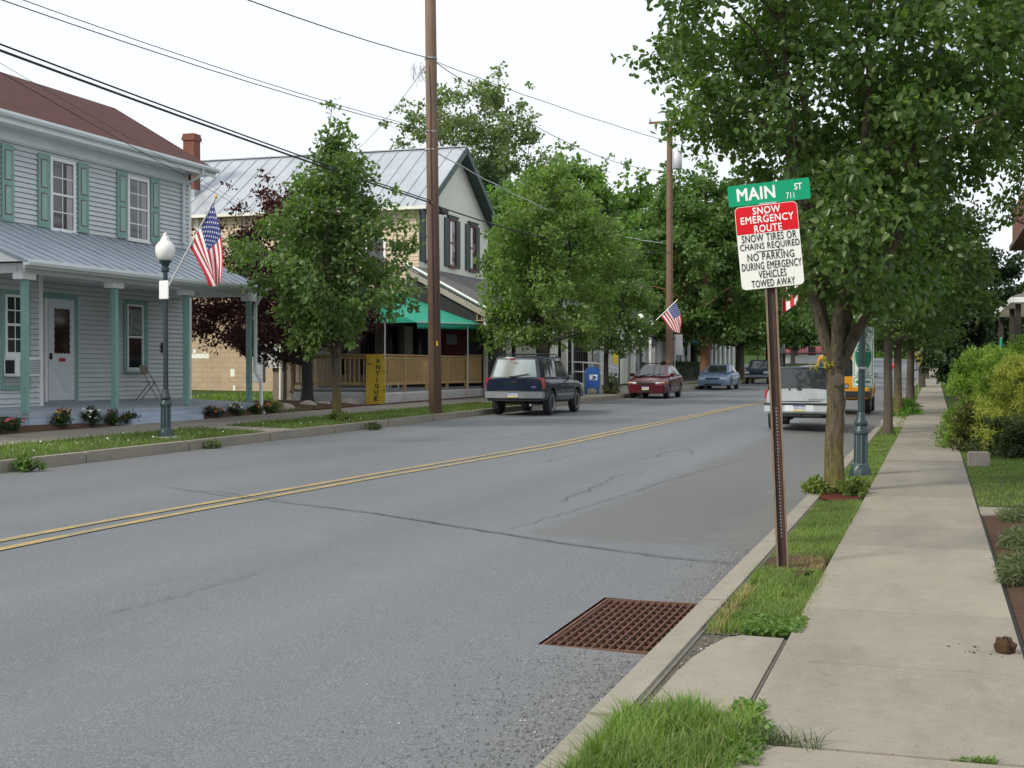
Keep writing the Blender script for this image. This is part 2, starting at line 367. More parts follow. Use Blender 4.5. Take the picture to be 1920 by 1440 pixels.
def weatherpole():
    m = woodpole('weathered_pole', (.15, .098, .072)); t = m.node_tree; b = t.nodes['Principled BSDF']; src = b.inputs['Base Color'].links[0].from_socket
    s = t.nodes.new('ShaderNodeSeparateXYZ'); tc = t.nodes.new('ShaderNodeTexCoord'); t.links.new(tc.outputs['Object'], s.inputs[0]); mr_ = t.nodes.new('ShaderNodeMapRange'); mr_.inputs['From Min'].default_value = 2.5; mr_.inputs['From Max'].default_value = 9.5; t.links.new(s.outputs['Z'], mr_.inputs['Value'])
    t.links.new(mixc(t, 1, src, mixc(t, mr_.outputs[0], (.62, .52, .48), (1.45, 1.5, 1.5)), 'MULTIPLY'), b.inputs['Base Color']); return m
M['pole'] = weatherpole()
M['pole_far'] = woodpole('far_pole_wood', (.20, .125, .085))
M['bark'] = woodpole('grey_bark', (.088, .072, .054)); M['bark_dark'] = woodpole('dark_bark', (.05, .04, .036)); M['bark_orange'] = woodpole('orange_bark', (.17, .085, .045))
M['deck_wood'] = mat('deck_pine', (.40, .265, .125), .7, .2, 6, stretch=(3, 3, .6))
M['lattice'] = mat('lattice_white', (.66, .66, .66), .6, .08, 5)
M['awning'] = mat('awning_green', (.012, .30, .20), .8, .1, 3)
M['sign_yellow'] = mat('sign_yellow_wood', (.58, .40, .035), .7, .16, 4)
M['sign_black'] = mat('sign_black_letters', (.012, .012, .014), .6, .1, 5)
M['sign_white'] = mat('sign_white_sheet', (.74, .74, .70), .4, .03, 3)
M['sign_red'] = mat('sign_red_sheet', (.62, .008, .018), .5, .08, 3, spec=.2)
M['sign_green'] = mat('sign_green_sheet', (.004, .30, .15), .5, .08, 3, spec=.2)
M['bike_green'] = mat('bike_sign_green', (.012, .21, .10), .4, .08, 3)
M['letter_white'] = mat('letter_white', (.80, .80, .80), .4, .02, 3)
M['rust_post'] = mat('rusty_channel', (.075, .040, .032), .6, .45, 9, .25)
M['rust_light'] = mat('rusty_channel_edge', (.20, .145, .10), .6, .4, 12, .2)
M['rust'] = mat('rusty_iron', (.13, .058, .038), .8, .35, 14, .15, bmp=.3)
M['mailbox'] = mat('mailbox_blue', (.012, .09, .36), .35, .06, 3, coat=.3)
M['orange'] = mat('orange_sign', (.62, .22, .02), .5, .06, 3)
M['yellow_sign'] = mat('warning_yellow', (.75, .52, .02), .5, .05, 3)
M['flag_red'] = mat('flag_red', (.46, .025, .045), .8, .06, 3); M['flag_white'] = mat('flag_white', (.76, .75, .76), .8, .03, 3); M['flag_blue'] = mat('flag_blue', (.030, .045, .20), .8, .06, 3)
M['stone'] = mat('stone', (.33, .28, .25), .9, .3, 5, bmp=.4)
M['dung'] = soil('earth_clod', (.085, .05, .03))
def mossbark(name):
    m, t, b = newmat(name); v = coords(t, 'Object', (26, 26, 5)); f = noisef(t, v, 1., 6, .75); g = noisef(t, coords(t, 'Object', (2.2, 2.2, 1.2)), 1.5, 5, .7)
    c = ramp(t, f, [(.32, (.028, .022, .016)), (.52, (.115, .088, .060)), (.72, (.19, .15, .105))])
    mo = ramp(t, f, [(.32, (.04, .035, .012)), (.55, (.17, .145, .035)), (.75, (.26, .22, .075))])
    s = t.nodes.new('ShaderNodeSeparateXYZ'); tc = t.nodes.new('ShaderNodeTexCoord'); t.links.new(tc.outputs['Object'], s.inputs[0])
    mr_ = t.nodes.new('ShaderNodeMapRange'); mr_.inputs['From Min'].default_value = 2.0; mr_.inputs['From Max'].default_value = .2; mr_.inputs['To Min'].default_value = -.35; mr_.inputs['To Max'].default_value = .38; t.links.new(s.outputs['Z'], mr_.inputs['Value'])
    a = t.nodes.new('ShaderNodeMath'); a.operation = 'ADD'; t.links.new(g, a.inputs[0]); t.links.new(mr_.outputs[0], a.inputs[1])
    c = mixc(t, ramp(t, a.outputs[0], [(.50, 0.), (.80, .85)]), c, mo)
    t.links.new(c, b.inputs['Base Color']); b.inputs['Roughness'].default_value = .9; bump(t, b, f, 1., .05); return m
def text(body, w, h, m, parent, name='lettering', T=None, bold=0.0, spacing=1.0, ex=.0):
    cu = bpy.data.curves.new('t', 'FONT'); cu.body = body; cu.size = 1; cu.align_x = 'CENTER'; cu.space_character = spacing; cu.resolution_u = 3
    to = bpy.data.objects.new('t', cu); C.objects.link(to)
    dg = bpy.context.evaluated_depsgraph_get(); me = bpy.data.meshes.new_from_object(to.evaluated_get(dg)); bpy.data.objects.remove(to); bpy.data.curves.remove(cu)
    if bold:
        nv = len(me.vertices); c0 = np.zeros(nv * 3); me.vertices.foreach_get('co', c0); c0 = c0.reshape(-1, 3); fs = [tuple(p.vertices) for p in me.polygons]; V2 = []; F2 = []
        for q, (dx, dy) in enumerate(((0, 0), (-1, .4), (1, -.4), (.4, 1), (-.4, -1))):
            V2 += [(x + dx * bold, y + dy * bold, q) for x, y, z in c0]; F2 += [tuple(i + q * nv for i in f) for f in fs]
        bpy.data.meshes.remove(me); me = bpy.data.meshes.new(name); me.from_pydata(V2, [], F2)
    me.name = name; co = np.zeros(len(me.vertices) * 3); me.vertices.foreach_get('co', co); co = co.reshape(-1, 3)
    mn, mx = co.min(0), co.max(0); co[:, 0] = (co[:, 0] - (mn[0] + mx[0]) / 2) * w / (mx[0] - mn[0]); co[:, 1] = (co[:, 1] - (mn[1] + mx[1]) / 2) * h / (mx[1] - mn[1]); co[:, 2] *= .00025
    me.vertices.foreach_set('co', co.ravel()); me.materials.clear(); me.materials.append(m); me.update()
    o = bpy.data.objects.new(name, me); C.objects.link(o); o.parent = parent
    if T is not None: o.matrix_local = T
    return o
def facing(loc, rz=0.0, roll=0.0, tilt=0.):   # text plane (xy) stood upright, facing -Y turned by rz
    return Matrix.Translation(loc) @ Matrix.Rotation(rz, 4, 'Z') @ Matrix.Rotation(R(90) + tilt, 4, 'X') @ Matrix.Rotation(roll, 4, 'Z')
M['bark_moss'] = mossbark('mossy_bark')
def rawmesh(name, V, F, mats, parent=None, mi=None, smooth=False):
    me = bpy.data.meshes.new(name); nv = len(V); me.vertices.add(nv); me.vertices.foreach_set('co', np.ascontiguousarray(V, dtype=np.float32).ravel())
    k = F.shape[1]; nf = len(F); me.loops.add(nf * k); me.loops.foreach_set('vertex_index', F.ravel().astype(np.int32))
    me.polygons.add(nf); me.polygons.foreach_set('loop_start', np.arange(0, nf * k, k, dtype=np.int32)); me.polygons.foreach_set('loop_total', np.full(nf, k, dtype=np.int32))
    if not isinstance(mats, (list, tuple)): mats = [mats]
    for m in mats: me.materials.append(m)
    if mi is not None: me.polygons.foreach_set('material_index', mi.astype(np.int32))
    me.update(calc_edges=True); me.validate()
    o = bpy.data.objects.new(name, me); C.objects.link(o)
    if parent is not None: o.parent = parent
    return o
# ------------------------------------------------------------------ foliage
def unit(a): return a / np.maximum(1e-9, np.linalg.norm(a, axis=1, keepdims=True))
def leaves(P, out, size, rng, asp=.62, droop=.35, fine=False, up=.5):
    n = len(P); L = size * rng.uniform(.7, 1.25, (n, 1)); W_ = L * asp
    a = unit(rng.normal(size=(n, 3)) + out * .7 + np.array([0, 0, -droop]))
    nn = rng.normal(size=(n, 3)) * .8 + np.array([0, 0, up]) + out * .5
    s = unit(np.cross(a, nn)); nn = unit(np.cross(s, a))
    if fine:
        V = np.stack([P, P + a * L * .28 + s * W_ * .45 + nn * L * .07, P + a * L * .68 + s * W_ * .40 + nn * L * .05, P + a * L - nn * L * .16,
                      P + a * L * .68 - s * W_ * .40 + nn * L * .05, P + a * L * .28 - s * W_ * .45 + nn * L * .07], 1).reshape(-1, 3)
        b = np.arange(n)[:, None] * 6; F = np.concatenate([b + np.array([[0, 1, 2, 3]]), b + np.array([[0, 3, 4, 5]])], 0)
        return V, F
    V = np.stack([P, P + a * L * .5 + s * W_ * .5 + nn * L * .08, P + a * L - nn * L * .1, P + a * L * .5 - s * W_ * .5 + nn * L * .08], 1).reshape(-1, 3)
    b = np.arange(n)[:, None] * 4; return V, b + np.array([[0, 1, 2, 3]])
def curve(a, b, sag, n=6, wob=0., rng=None):
    a = np.array(a, float); b = np.array(b, float); pts = []
    w = rng.normal(size=3) * wob if rng is not None else np.zeros(3)
    for i in range(n + 1):
        t = i / n; p = a * (1 - t) + b * t; p[2] += sag * math.sin(math.pi * t); p += w * math.sin(math.pi * t); pts.append(tuple(p))
    return pts
def tree(name, label, cat, base, h, crown_z0, rad, leafm, barkm, seed, trunk_r=.13, nclu=150, per=60, size=.12, clr=.42, prof=None, fork=None, limbs=26, group=None, cx=0, cy=0, ysq=1., fine=False, shell=.45, asp=.62, lean=(0, 0), cut=None, stems=1, stem_spread=.35, low=0.):
    """crown radius rad*prof(t); clusters biased to the shell; limbs run from the stems to clusters"""
    rng = np.random.default_rng(seed); t0 = thing(name, label, cat, base, 0, group); base = Vector(base)
    prof = prof or (lambda t: math.sin(math.pi * min(1, .10 + .9 * t ** .75)) ** .7)
    cl = []; ph = rng.uniform(0, 6.3, 6)
    while len(cl) < nclu:
        t = rng.uniform(0, 1); th = rng.uniform(0, 2 * math.pi)
        if rng.uniform() > max(.05, prof(t)) ** 1.2 * 1.05: continue
        lob = 1 + .16 * math.sin(3 * th + ph[0] + 5 * t) + .12 * math.sin(5 * th + ph[1] - 9 * t) + .10 * math.sin(2 * th + ph[2] + 14 * t)
        r = rad * prof(t) * lob * rng.uniform(0, 1) ** shell
        p = np.array([cx + r * math.cos(th) + lean[0] * t, cy + r * math.sin(th) * ysq + lean[1] * t, crown_z0 + t * (h - crown_z0) + low * (r / rad) ** 2 * (1 - t)])
        if cut is not None and not cut(p): continue
        cl.append(p)
    cl = np.array(cl); ctr = np.array([cx, cy, (crown_z0 * .6 + h * .4)]); nb = len(cl)
    rel = np.linalg.norm((cl - ctr) * np.array([1, 1, .8]), axis=1); sh = [p for p in cl[np.argsort(-rel)[:nb // 3]][::2]]
    sh = [ctr + (p - ctr) * rng.uniform(1.10, 1.26) + np.array([0, 0, .12 * clr]) for p in sh]; sh = np.array([p for p in sh if cut is None or cut(p)]).reshape(-1, 3); cl = np.concatenate([cl, sh])
    cr = clr * rng.uniform(.65, 1.25, len(cl)); npc = per * rng.uniform(.6, 1.3, len(cl)); cr[nb:] *= .62; npc[nb:] *= .30; idx = np.repeat(np.arange(len(cl)), np.maximum(4, npc.astype(int)))
    g = unit(rng.normal(size=(len(idx), 3))) * rng.uniform(0, 1, (len(idx), 1)) ** .55
    g[:, 2] *= .72; P = cl[idx] + g * cr[idx][:, None]
    out = unit((P - ctr) * np.array([1, 1, .8]) + g * .8)
    V, F = leaves(P, out, size, rng, asp=asp, fine=fine)
    rawmesh('crown', V, F, leafm, t0)
    mb = MB(); fz = fork or crown_z0; fz = min(fz, h * .8); tops = []
    wob = lambda: rng.normal() * .04
    fl = trunk_r * 1.45
    tr = [(0, 0, -.05), (0, 0, .12), (wob() * .3, wob() * .3, fz * .35), (wob() * .6, wob() * .6, fz * .7), (0, 0, fz)]
    mb.tube(tr, [fl, trunk_r * 1.12, trunk_r, trunk_r * .93, trunk_r * .98], 12)
    for k in range(stems):
        a = 2 * math.pi * k / stems + rng.uniform(-.3, .3); sp = stem_spread * rad * (1 if stems > 1 else .1)
        e = (cx * .8 + sp * math.cos(a) + lean[0] * .8, cy * .8 + sp * math.sin(a) * ysq + lean[1] * .8, fz + (h - fz) * (.86 if stems == 1 else rng.uniform(.6, .9)))
        pts = []
        for i in range(9):
            q = i / 8; bow = math.sin(q * math.pi * .5) ** .8
            pts.append((e[0] * bow + wob() * (i > 0), e[1] * bow + wob() * (i > 0), fz - .10 * (i == 0) + (e[2] - fz) * q))
        r0 = trunk_r * (.9 if stems == 1 else .62)
        mb.tube(pts, [r0 * (1 - .86 * i / 8) + .006 for i in range(9)], 8); tops.append((pts, r0))
    sel = rng.permutation(len(cl))[:limbs]
    for j in sel:
        e = cl[j]; best = None
        for pts, r0 in tops:
            for i in range(1, 8):
                p = np.array(pts[i]); dz = e[2] - p[2]; dd = np.linalg.norm(e - p)
                if dz < .25 * dd * (e[2] > fz + .5): continue
                if best is None or dd < best[0]: best = (dd, p, r0 * (1 - .86 * i / 8))
        if best is None:
            pts, r0 = tops[0]; best = (0, np.array(pts[0]), r0 * .8)
        mb.tube(curve(best[1], e, .12 * best[0], 5, .08, rng), [max(.008, best[2] * .55 * (1 - .8 * i / 5)) for i in range(6)], 5)
    mb.build('trunk', barkm, t0, smooth=60)
    return t0
def bush(name, label, base, rx, ry, h, leafm, seed, ncl=60, per=90, size=.07, clr=.22, asp=.5, cat='shrub', group=None, stemm=None, up=.5, flat=1., droop=.1):
    rng = np.random.default_rng(seed); t0 = thing(name, label, cat, base, 0, group); cl = []
    for _ in range(ncl):
        th = rng.uniform(0, 6.283); u = rng.uniform(0, 1) ** .42; el_ = rng.uniform(-.05, 1) ** 1.0 * math.pi / 2 if True else 0
        lob = 1 + .14 * math.sin(3 * th + seed) + .1 * math.sin(5 * th + 2 * seed)
        cl.append((rx * u * lob * math.cos(th) * math.cos(el_) ** flat, ry * u * lob * math.sin(th) * math.cos(el_) ** flat, max(.06, h * (.08 + .88 * u * math.sin(el_)))))
    cl = np.array(cl); idx = np.repeat(np.arange(ncl), per); g = unit(rng.normal(size=(len(idx), 3))) * rng.uniform(0, 1, (len(idx), 1)) ** .5
    P = cl[idx] + g * clr * rng.uniform(.6, 1.3, ncl)[idx][:, None]; P[:, 2] = np.maximum(P[:, 2], .02)
    out = unit(P - np.array([0, 0, h * .2])); V, F = leaves(P, out, size, rng, asp=asp, droop=droop, up=up); rawmesh('foliage', V, F, leafm, t0)
    mb = MB()
    for j in range(min(14, ncl)): mb.tube(curve((rng.normal() * rx * .1, rng.normal() * ry * .1, -.05), cl[j], .05, 4), [.02, .017, .013, .01, .006], 5)
    mb.build('stem', stemm or M['bark_dark'], t0)
    return t0
def blades(name, P, hgt, wid, m, seed, lean=.45, kind='stuff'):
    rng = np.random.default_rng(seed); n = len(P); H = (np.broadcast_to(hgt, (n,)) * rng.uniform(.5, 1.25, n))[:, None]; Wd = np.broadcast_to(wid, (n,))[:, None] * rng.uniform(.7, 1.3, (n, 1))
    th = rng.uniform(0, 6.283, n); s = np.stack([np.cos(th), np.sin(th), th * 0], 1); d = np.stack([-np.sin(th), np.cos(th), th * 0], 1) * rng.normal(0, lean, (n, 1)) * H
    z = np.array([0, 0, 1.]); V = np.stack([P - s * Wd / 2, P + s * Wd / 2, P + d * .3 + z * H * .55 + s * Wd * .38, P + d * .3 + z * H * .55 - s * Wd * .38, P + d + z * H * .93], 1).reshape(-1, 3)
    b = np.arange(n)[:, None] * 5
    F = np.concatenate([b + np.array([[0, 1, 2, 3]]), b + np.array([[3, 2, 4, 4]])], 0)
    F3 = np.concatenate([b + np.array([[0, 1, 2]]), b + np.array([[0, 2, 3]]), b + np.array([[3, 2, 4]])], 0)
    return rawmesh(name, V, F3, m)
# ================================================================== SETTING
def frange(a, b, s):
    n = max(1, int(round((b - a) / s))); return [a + (b - a) * i / n for i in range(n + 1)]
YS = frange(-6, 60, 3) + frange(66, 160, 6) + frange(170, 420, 10)
def strip(name, x0, x1, zf, m, ys=YS, nx=6, parent=None):
    mb = MB(); mb.grid(lambda u, v: ((x0(v) if callable(x0) else x0) * (1 - u) + (x1(v) if callable(x1) else x1) * u, v, zf((x0(v) if callable(x0) else x0) * (1 - u) + (x1(v) if callable(x1) else x1) * u, v)), [i / nx for i in range(nx + 1)], ys)
    return mb.build(name, m, fix=False)
def base_ground(X, Y):
    if XL - .2 < X < XR + .2: return road_z(min(max(X, XL), XR), Y) - .25
    if X > -.78 and X < .46: return zR(Y) + .02
    if .46 <= X < 13 and Y < 40.5: return zR(Y) + .04
    if XR < X <= -.76: return zR(Y) + .03
    if -16.02 < X < -14.48: return gz(X, Y) - .10
    return gz(X, Y)
xs = [-500, -200, -90, -50, -32, -25, -20, -18, -16.03, -16.0, -14.5, -14.47, -12.79, -12.77, -7, -1.27, -1.25, -.80, -.77, .44, .47, 3, 8, 20, 60, 200, 500]
mb = MB(); mb.grid(lambda u, v: (u, v, base_ground(u, v)), xs, [-40] + YS + [500, 700, 1000])
struct(mb.build('ground', M['lawn'], fix=False))
d0, d1, dy0, dy1 = -2.165, -1.462, 7.34, 8.92
def roadsheet():
    mb = MB(); X = [XL + (d0 - .032 - XL) * i / 13 for i in range(14)] + [d1 + .003, XR]; Y = sorted(set(YS + [dy0 - .03, dy1 + .03]))
    P = [(x, y, road_z(x, y)) for y in Y for x in X]; n = len(X); F = []
    for j in range(len(Y) - 1):
        for i in range(n - 1):
            if X[i] > d0 - .04 and X[i] < d1 and dy0 - .04 < Y[j] < dy1: continue
            F.append((j * n + i, j * n + i + 1, (j + 1) * n + i + 1, (j + 1) * n + i))
    return struct(mb.add(P, F).build('road', M['asphalt'], fix=False))
roadsheet()
# right verge turf, kerbs, sidewalks
def kerb(name, xa, xb, zf, h, ys):
    mb = MB()
    for a, b in zip(ys[:-1], ys[1:]):
        for k in range(max(1, int((b - a) / 3 + .5))):
            n = max(1, int((b - a) / 3 + .5)); p = a + (b - a) * k / n; q = a + (b - a) * (k + 1) / n - .012
            j = random.uniform(-.006, .006); jz = random.uniform(-.004, .004)
            mb.hexa([(xa + j, p, zf(p) - .3), (xb + j, p, zf(p) - .3), (xb + j, q, zf(q) - .3), (xa + j, q, zf(q) - .3),
                     (xa + j + (.02 if xa < -5 else .0), p, zf(p) + h + jz), (xb + j, p, zf(p) + h + jz), (xb + j, q, zf(q) + h + jz), (xa + j, q, zf(q) + h + jz)])
    return struct(mb.build(name, M['kerb'], bevel=.018, smooth=40))
kys = frange(-3.4, 80, 3) + frange(86, 330, 6)
kerb('kerb_right', XR, -1.26, zR, .125, kys)
kerb('kerb_left', -12.78, XL, zL, .165, kys)
def slabs(name, x0, x1, zf, step, y0, y1, m, gap=.012, jit=.006):
    mb = MB(); y = y0
    while y < y1:
        st = step if y < 60 else step * 4; a, b = y, y + st - (gap if y < 60 else .03); j = random.uniform(-jit, jit); k = random.uniform(-jit, jit)
        mb.hexa([(x0, a, zf(x0, a) - .12), (x1, a, zf(x1, a) - .12), (x1, b, zf(x1, b) - .12), (x0, b, zf(x0, b) - .12),
                 (x0, a, zf(x0, a) + j), (x1, a, zf(x1, a) + j), (x1, b, zf(x1, b) + k), (x0, b, zf(x0, b) + k)]); y += st
    return struct(mb.build(name, m, bevel=.006 if y1 < 80 else 0))
slabs('sidewalk_right', -.76, .44, lambda x, y: zR(y) + .14, 1.52, 5.27 - 1.52 * 3, 5.2, M['sidewalk'], gap=.05)
slabs('sidewalk_right', -.76, .44, lambda x, y: zR(y) + .14, 1.52, 5.27, 330, M['sidewalk'], gap=.007)
slabs('sidewalk_left', -16.0, -14.5, lambda x, y: gz(x, y) + .015, 1.5, 6, 330, M['sidewalk'])
# strips crossing the left verge (paved gaps) and the right-hand front path
p = G(480, 805)
struct(MB().hexa([(-14.5, p.y - .6, 0), (-12.78, p.y - .6, 0), (-12.78, p.y + .5, 0), (-14.5, p.y + .5, 0), (-14.5, p.y - .6, gz(-14.5, p.y) + .014), (-12.78, p.y - .6, gz(-12.8, p.y) + .018), (-12.78, p.y + .5, gz(-12.8, p.y) + .018), (-14.5, p.y + .5, gz(-14.5, p.y) + .014)]).build('verge_path', M['sidewalk'], bevel=.01))
struct(strip('pavement_left', -14.5, -12.78, lambda x, y: gz(x, y) + .016, M['sidewalk'], frange(41, 79, 2), 3))
yp = G(1880, 958).y
struct(MB().box(.455, 9, yp - .30, yp + .42, 0, zR(yp) + .136).build('front_path', M['sidewalk'], bevel=.008))
# verge pad beside the grating, lower than the kerb
mb = MB(); pa = [G(1425, 1308), G(1480, 1200), G(1400, 1195), G(1330, 1205), G(1262, 1290), G(1240, 1310)]
pad = [(-.785, 5.2), (-.785, 7.46), (-1.04, 7.48), (-1.12, 7.38), (-1.17, 7.15), (-1.215, 6.8), (-1.232, 6.4), (-1.235, 5.2)]
mb.prism([(x, y, -.02) for x, y in pad], (0, 0, .135))
struct(mb.build('verge_pad', M['kerb'], bevel=.012))
def patch(name, pts, dz, m, zf=None):
    mb = MB(); P = [(x, y, (zf or gz)(x, y) + dz) for x, y in pts]; mb.add(P, [tuple(range(len(P)))]); o = mb.build(name, m, fix=False)
    for pol in o.data.polygons:
        if pol.normal.z < 0: pol.flip()
    return struct(o)
def blob(cx, cy, rx, ry, n=22, jit=.16, seed=1):
    rg = random.Random(seed); return [(cx + rx * math.cos(6.283 * i / n) * (1 + rg.uniform(-jit, jit)), cy + ry * math.sin(6.283 * i / n) * (1 + rg.uniform(-jit, jit))) for i in range(n)]
# soil under the verge grass (near) and bare soil patches
struct(strip('verge_right', -1.262, -.755, lambda x, y: zR(y) + .104, M['turf'], frange(7.5, 60, 1.5) + frange(63, 330, 8), 3))
struct(strip('verge_right', -1.262, -.755, lambda x, y: .104, M['turf'], frange(-2, 5.6, .7), 3)); struct(strip('verge_soil', -1.262, -.755, lambda x, y: .098, soil('gritty_soil', (.165, .140, .115)), [5.6, 7.5], 2))
struct(strip('verge_left', -14.5, -12.77, lambda x, y: gz(x, y) + .006, M['turf'], frange(4, 60, 2) + frange(64, 330, 8), 3))
ps = G(1468, 1065)
patch('bare_soil', blob(-1.0, ps.y + .25, .23, .62, seed=3), .006, M['soil'], lambda x, y: zR(y) + .122)
pt = G(1565, 925)
patch('tree_pit', blob(-1.02, pt.y - .3, .235, .9, seed=4), .008, M['mulch_red'], lambda x, y: zR(y) + .124)
# planting bed on the right of the sidewalk
struct(strip('planting_bed', .45, 2.6, lambda x, y: zR(y) + .115 + min(.12, (x - .45) * .08), M['soil'], frange(3, yp - .35, .8), 6))
struct(strip('bed_edging', .442, .462, lambda x, y: zR(y) + .135, M['black'], frange(2, yp - .4, 1), 1))
struct(strip('front_lawn', .45, 12, lambda x, y: zR(y) + .13 + min(.15, (x - .45) * .05), M['turf'], frange(yp + .44, 40, 1.5), 8))
# road details
# (the front lip of that lane follows the cross seam)
def ribbon(name, pts, w, m, dz=.008, jit=.0, seed=2, sub=6, kind='structure'):
    rg = random.Random(seed); P = []
    for a, b in zip(pts[:-1], pts[1:]):
        for i in range(sub):
            t = i / sub; P.append((a[0] * (1 - t) + b[0] * t + rg.uniform(-jit, jit), a[1] * (1 - t) + b[1] * t + rg.uniform(-jit, jit)))
    P.append(pts[-1]); vs = []; fs = []
    for i, p in enumerate(P):
        q = P[min(i + 1, len(P) - 1)]; o = P[max(i - 1, 0)]; d = Vector((q[0] - o[0], q[1] - o[1])).normalized(); n = Vector((-d.y, d.x))
        ww = (w(i / (len(P) - 1)) if callable(w) else w) * (rg.uniform(.6, 1.4) if jit else 1) / 2
        for s in (-1, 1):
            x, y = p[0] + n.x * ww * s, p[1] + n.y * ww * s; vs.append((x, y, road_z(x, y) + dz))
    for i in range(len(P) - 1): fs.append((2 * i, 2 * i + 1, 2 * i + 3, 2 * i + 2))
    o = MB().add(vs, fs).build(name, m, fix=False)
    for pol in o.data.polygons:
        if pol.normal.z < 0: pol.flip()
    o['kind'] = kind; return o
def gp(*px): return [tuple(G(*p)[:2]) for p in px]
cl = [(-8.0, -6.0), (-7.9, 2.0)] + gp((-260, 1082), (0, 1031), (180, 994), (360, 959), (540, 926), (700, 897), (880, 866), (1040, 838), (1180, 808), (1330, 776), (1395, 762)) 
cl2 = [(-8.3, -6.0), (-8.2, 2.0)] + gp((-260, 1062), (0, 1015), (180, 981), (360, 949), (540, 918), (700, 890), (880, 859.5), (1040, 832), (1180, 803), (1330, 773), (1395, 760))
e = cl[-1]; 
ext = [(e[0] + .5 * k, e[1] + 18 * k) for k in range(1, 5)]
ribbon('centre_line', cl + ext, .115, M['yellow_paint'], .008, sub=8)
ribbon('centre_line', cl2 + [(a - .28, b) for a, b in ext], .115, M['yellow_paint'], .008, sub=8)
ribbon('road_seam', gp((300, 912), (420, 930), (520, 941), (700, 963), (880, 992), (1060, 1020), (1240, 1045), (1375, 1058)), lambda t: .010 + .020 * min(1, t * 2.2), M['tar'], .012, .012, 5, 10)
ribbon('road_crack', gp((330, 920), (410, 922), (480, 934), (540, 938)), .014, M['tar'], .011, .02, 6, 8)
ribbon('road_crack', gp((1055, 940), (1085, 926), (1130, 908), (1150, 893), (1205, 886)), .012, M['tar'], .011, .05, 7, 8)
ribbon('road_crack', gp((1205, 862), (1255, 848), (1290, 841), (1300, 852)), .012, M['tar'], .011, .05, 8, 8)
ribbon('road_crack', gp((960, 992), (1075, 958), (1180, 925), (1290, 890), (1400, 860)), .008, M['tar'], .011, .03, 9, 10)
ribbon('road_crack', gp((200, 1150), (330, 1120), (480, 1075)), .006, M['tar'], .011, .04, 10, 14)
ribbon('road_crack', gp((600, 860), (760, 846), (940, 822), (1080, 798)), .009, M['tar'], .011, .04, 11, 14)
ribbon('road_crack', gp((1020, 868), (1120, 842), (1230, 830)), .008, M['tar'], .011, .05, 12, 14)
# storm drain
dr = thing('storm_drain', 'rusty iron grating set in the asphalt beside the kerb', 'drain grate', (-1.85, 8.1, 0))
mb = MB(); w = .022
for x0, x1, y0, y1 in ((d0 - .02, d0, dy0 - .03, dy1 + .03), (d0, d1, dy0 - .03, dy0), (d0, d1, dy1, dy1 + .03)): mb.box(x0, x1, y0, y1, -.12, road_z(-1.85, 8) + .003)
mb.build('frame', M['rust'], dr, world=True)
mb = MB(); zp = -.225; P8 = [(d0, dy0, zp), (d1, dy0, zp), (d1, dy1, zp), (d0, dy1, zp), (d0, dy0, -.03), (d1, dy0, -.03), (d1, dy1, -.03), (d0, dy1, -.03)]; mb.add(P8, [(0, 1, 2, 3), (0, 1, 5, 4), (1, 2, 6, 5), (2, 3, 7, 6), (3, 0, 4, 7)]); mb.build('pit', M['dark'], dr, world=True, fix=False)
mb = MB(); zt = road_z(-1.85, 8) + .002
for i in range(14):
    x = d0 + .02 + (d1 - d0 - .03) * i / 13; mb.box(x - .0058, x + .0058, dy0, dy1, zt - .035, zt)
for i in range(12):
    y = dy0 + .02 + (dy1 - dy0 - .04) * i / 11; mb.box(d0 + .001, d1 - .001, y - .0055, y + .0055, zt - .035, zt - .008)
mb.build('grating', M['rust'], dr, world=True)
pts = [(random.uniform(d0, d1), dy0 + abs(random.gauss(0, .12)), road_z(-1.85, 8) + .003) for _ in range(70)] + [(d0 + abs(random.gauss(0, .05)), random.uniform(dy0, dy1), road_z(-1.85, 8) + .003) for _ in range(60)]
DRN = pts
# loose gravel in the gutter and concrete crumbs
rng = np.random.default_rng(3)
def stones(name, pts, s0, s1, m, label=None):
    vs = []; fs = []; k = 0
    for x, y, z in pts:
        s = random.uniform(s0, s1); a = random.uniform(0, 6.28)
        q = [Vector((random.uniform(.5, 1) * s * math.cos(a + t), random.uniform(.5, 1) * s * math.sin(a + t), random.uniform(-.1, .15) * s)) for t in (0, 1.3, 2.7, 4.2, 5.3)]
        c = Vector((x, y, z)); vs += [c + v for v in q] + [c + Vector((0, 0, s * .7)) + Vector((random.uniform(-.3, .3) * s, random.uniform(-.3, .3) * s, 0))]
        fs += [(k + i, k + (i + 1) % 5, k + 5) for i in range(5)]; k += 6
    o = MB().add(vs, fs).build(name, m); o['kind'] = 'stuff'; return o
pts = []
for _ in range(3800):
    y = random.choice([random.uniform(4.4, 7.25), random.uniform(9.0, 11.8), random.uniform(4.6, 7.1)]); x = XR - .04 - abs(random.gauss(0, .27)) * (1.25 if y < 7.3 else .8)
    pts.append((x, y, road_z(x, y) + .004))
for _ in range(260):
    x = random.uniform(-3.4, -1.6); y = random.uniform(4, 17); pts.append((x, y, road_z(x, y) + .006))
stones('loose_gravel', pts, .003, .009, M['gravel'])
pts = [(random.uniform(-1.24, -1.02), random.uniform(6.9, 7.7), .108) for _ in range(160)] + [(-1.24 + random.uniform(0, .05), random.uniform(5.8, 7.2), .10) for _ in range(110)]
stones('drain_grit', DRN, .004, .012, M['soil'])
stones('gravel_by_pad', pts, .004, .012, M['gravel'])
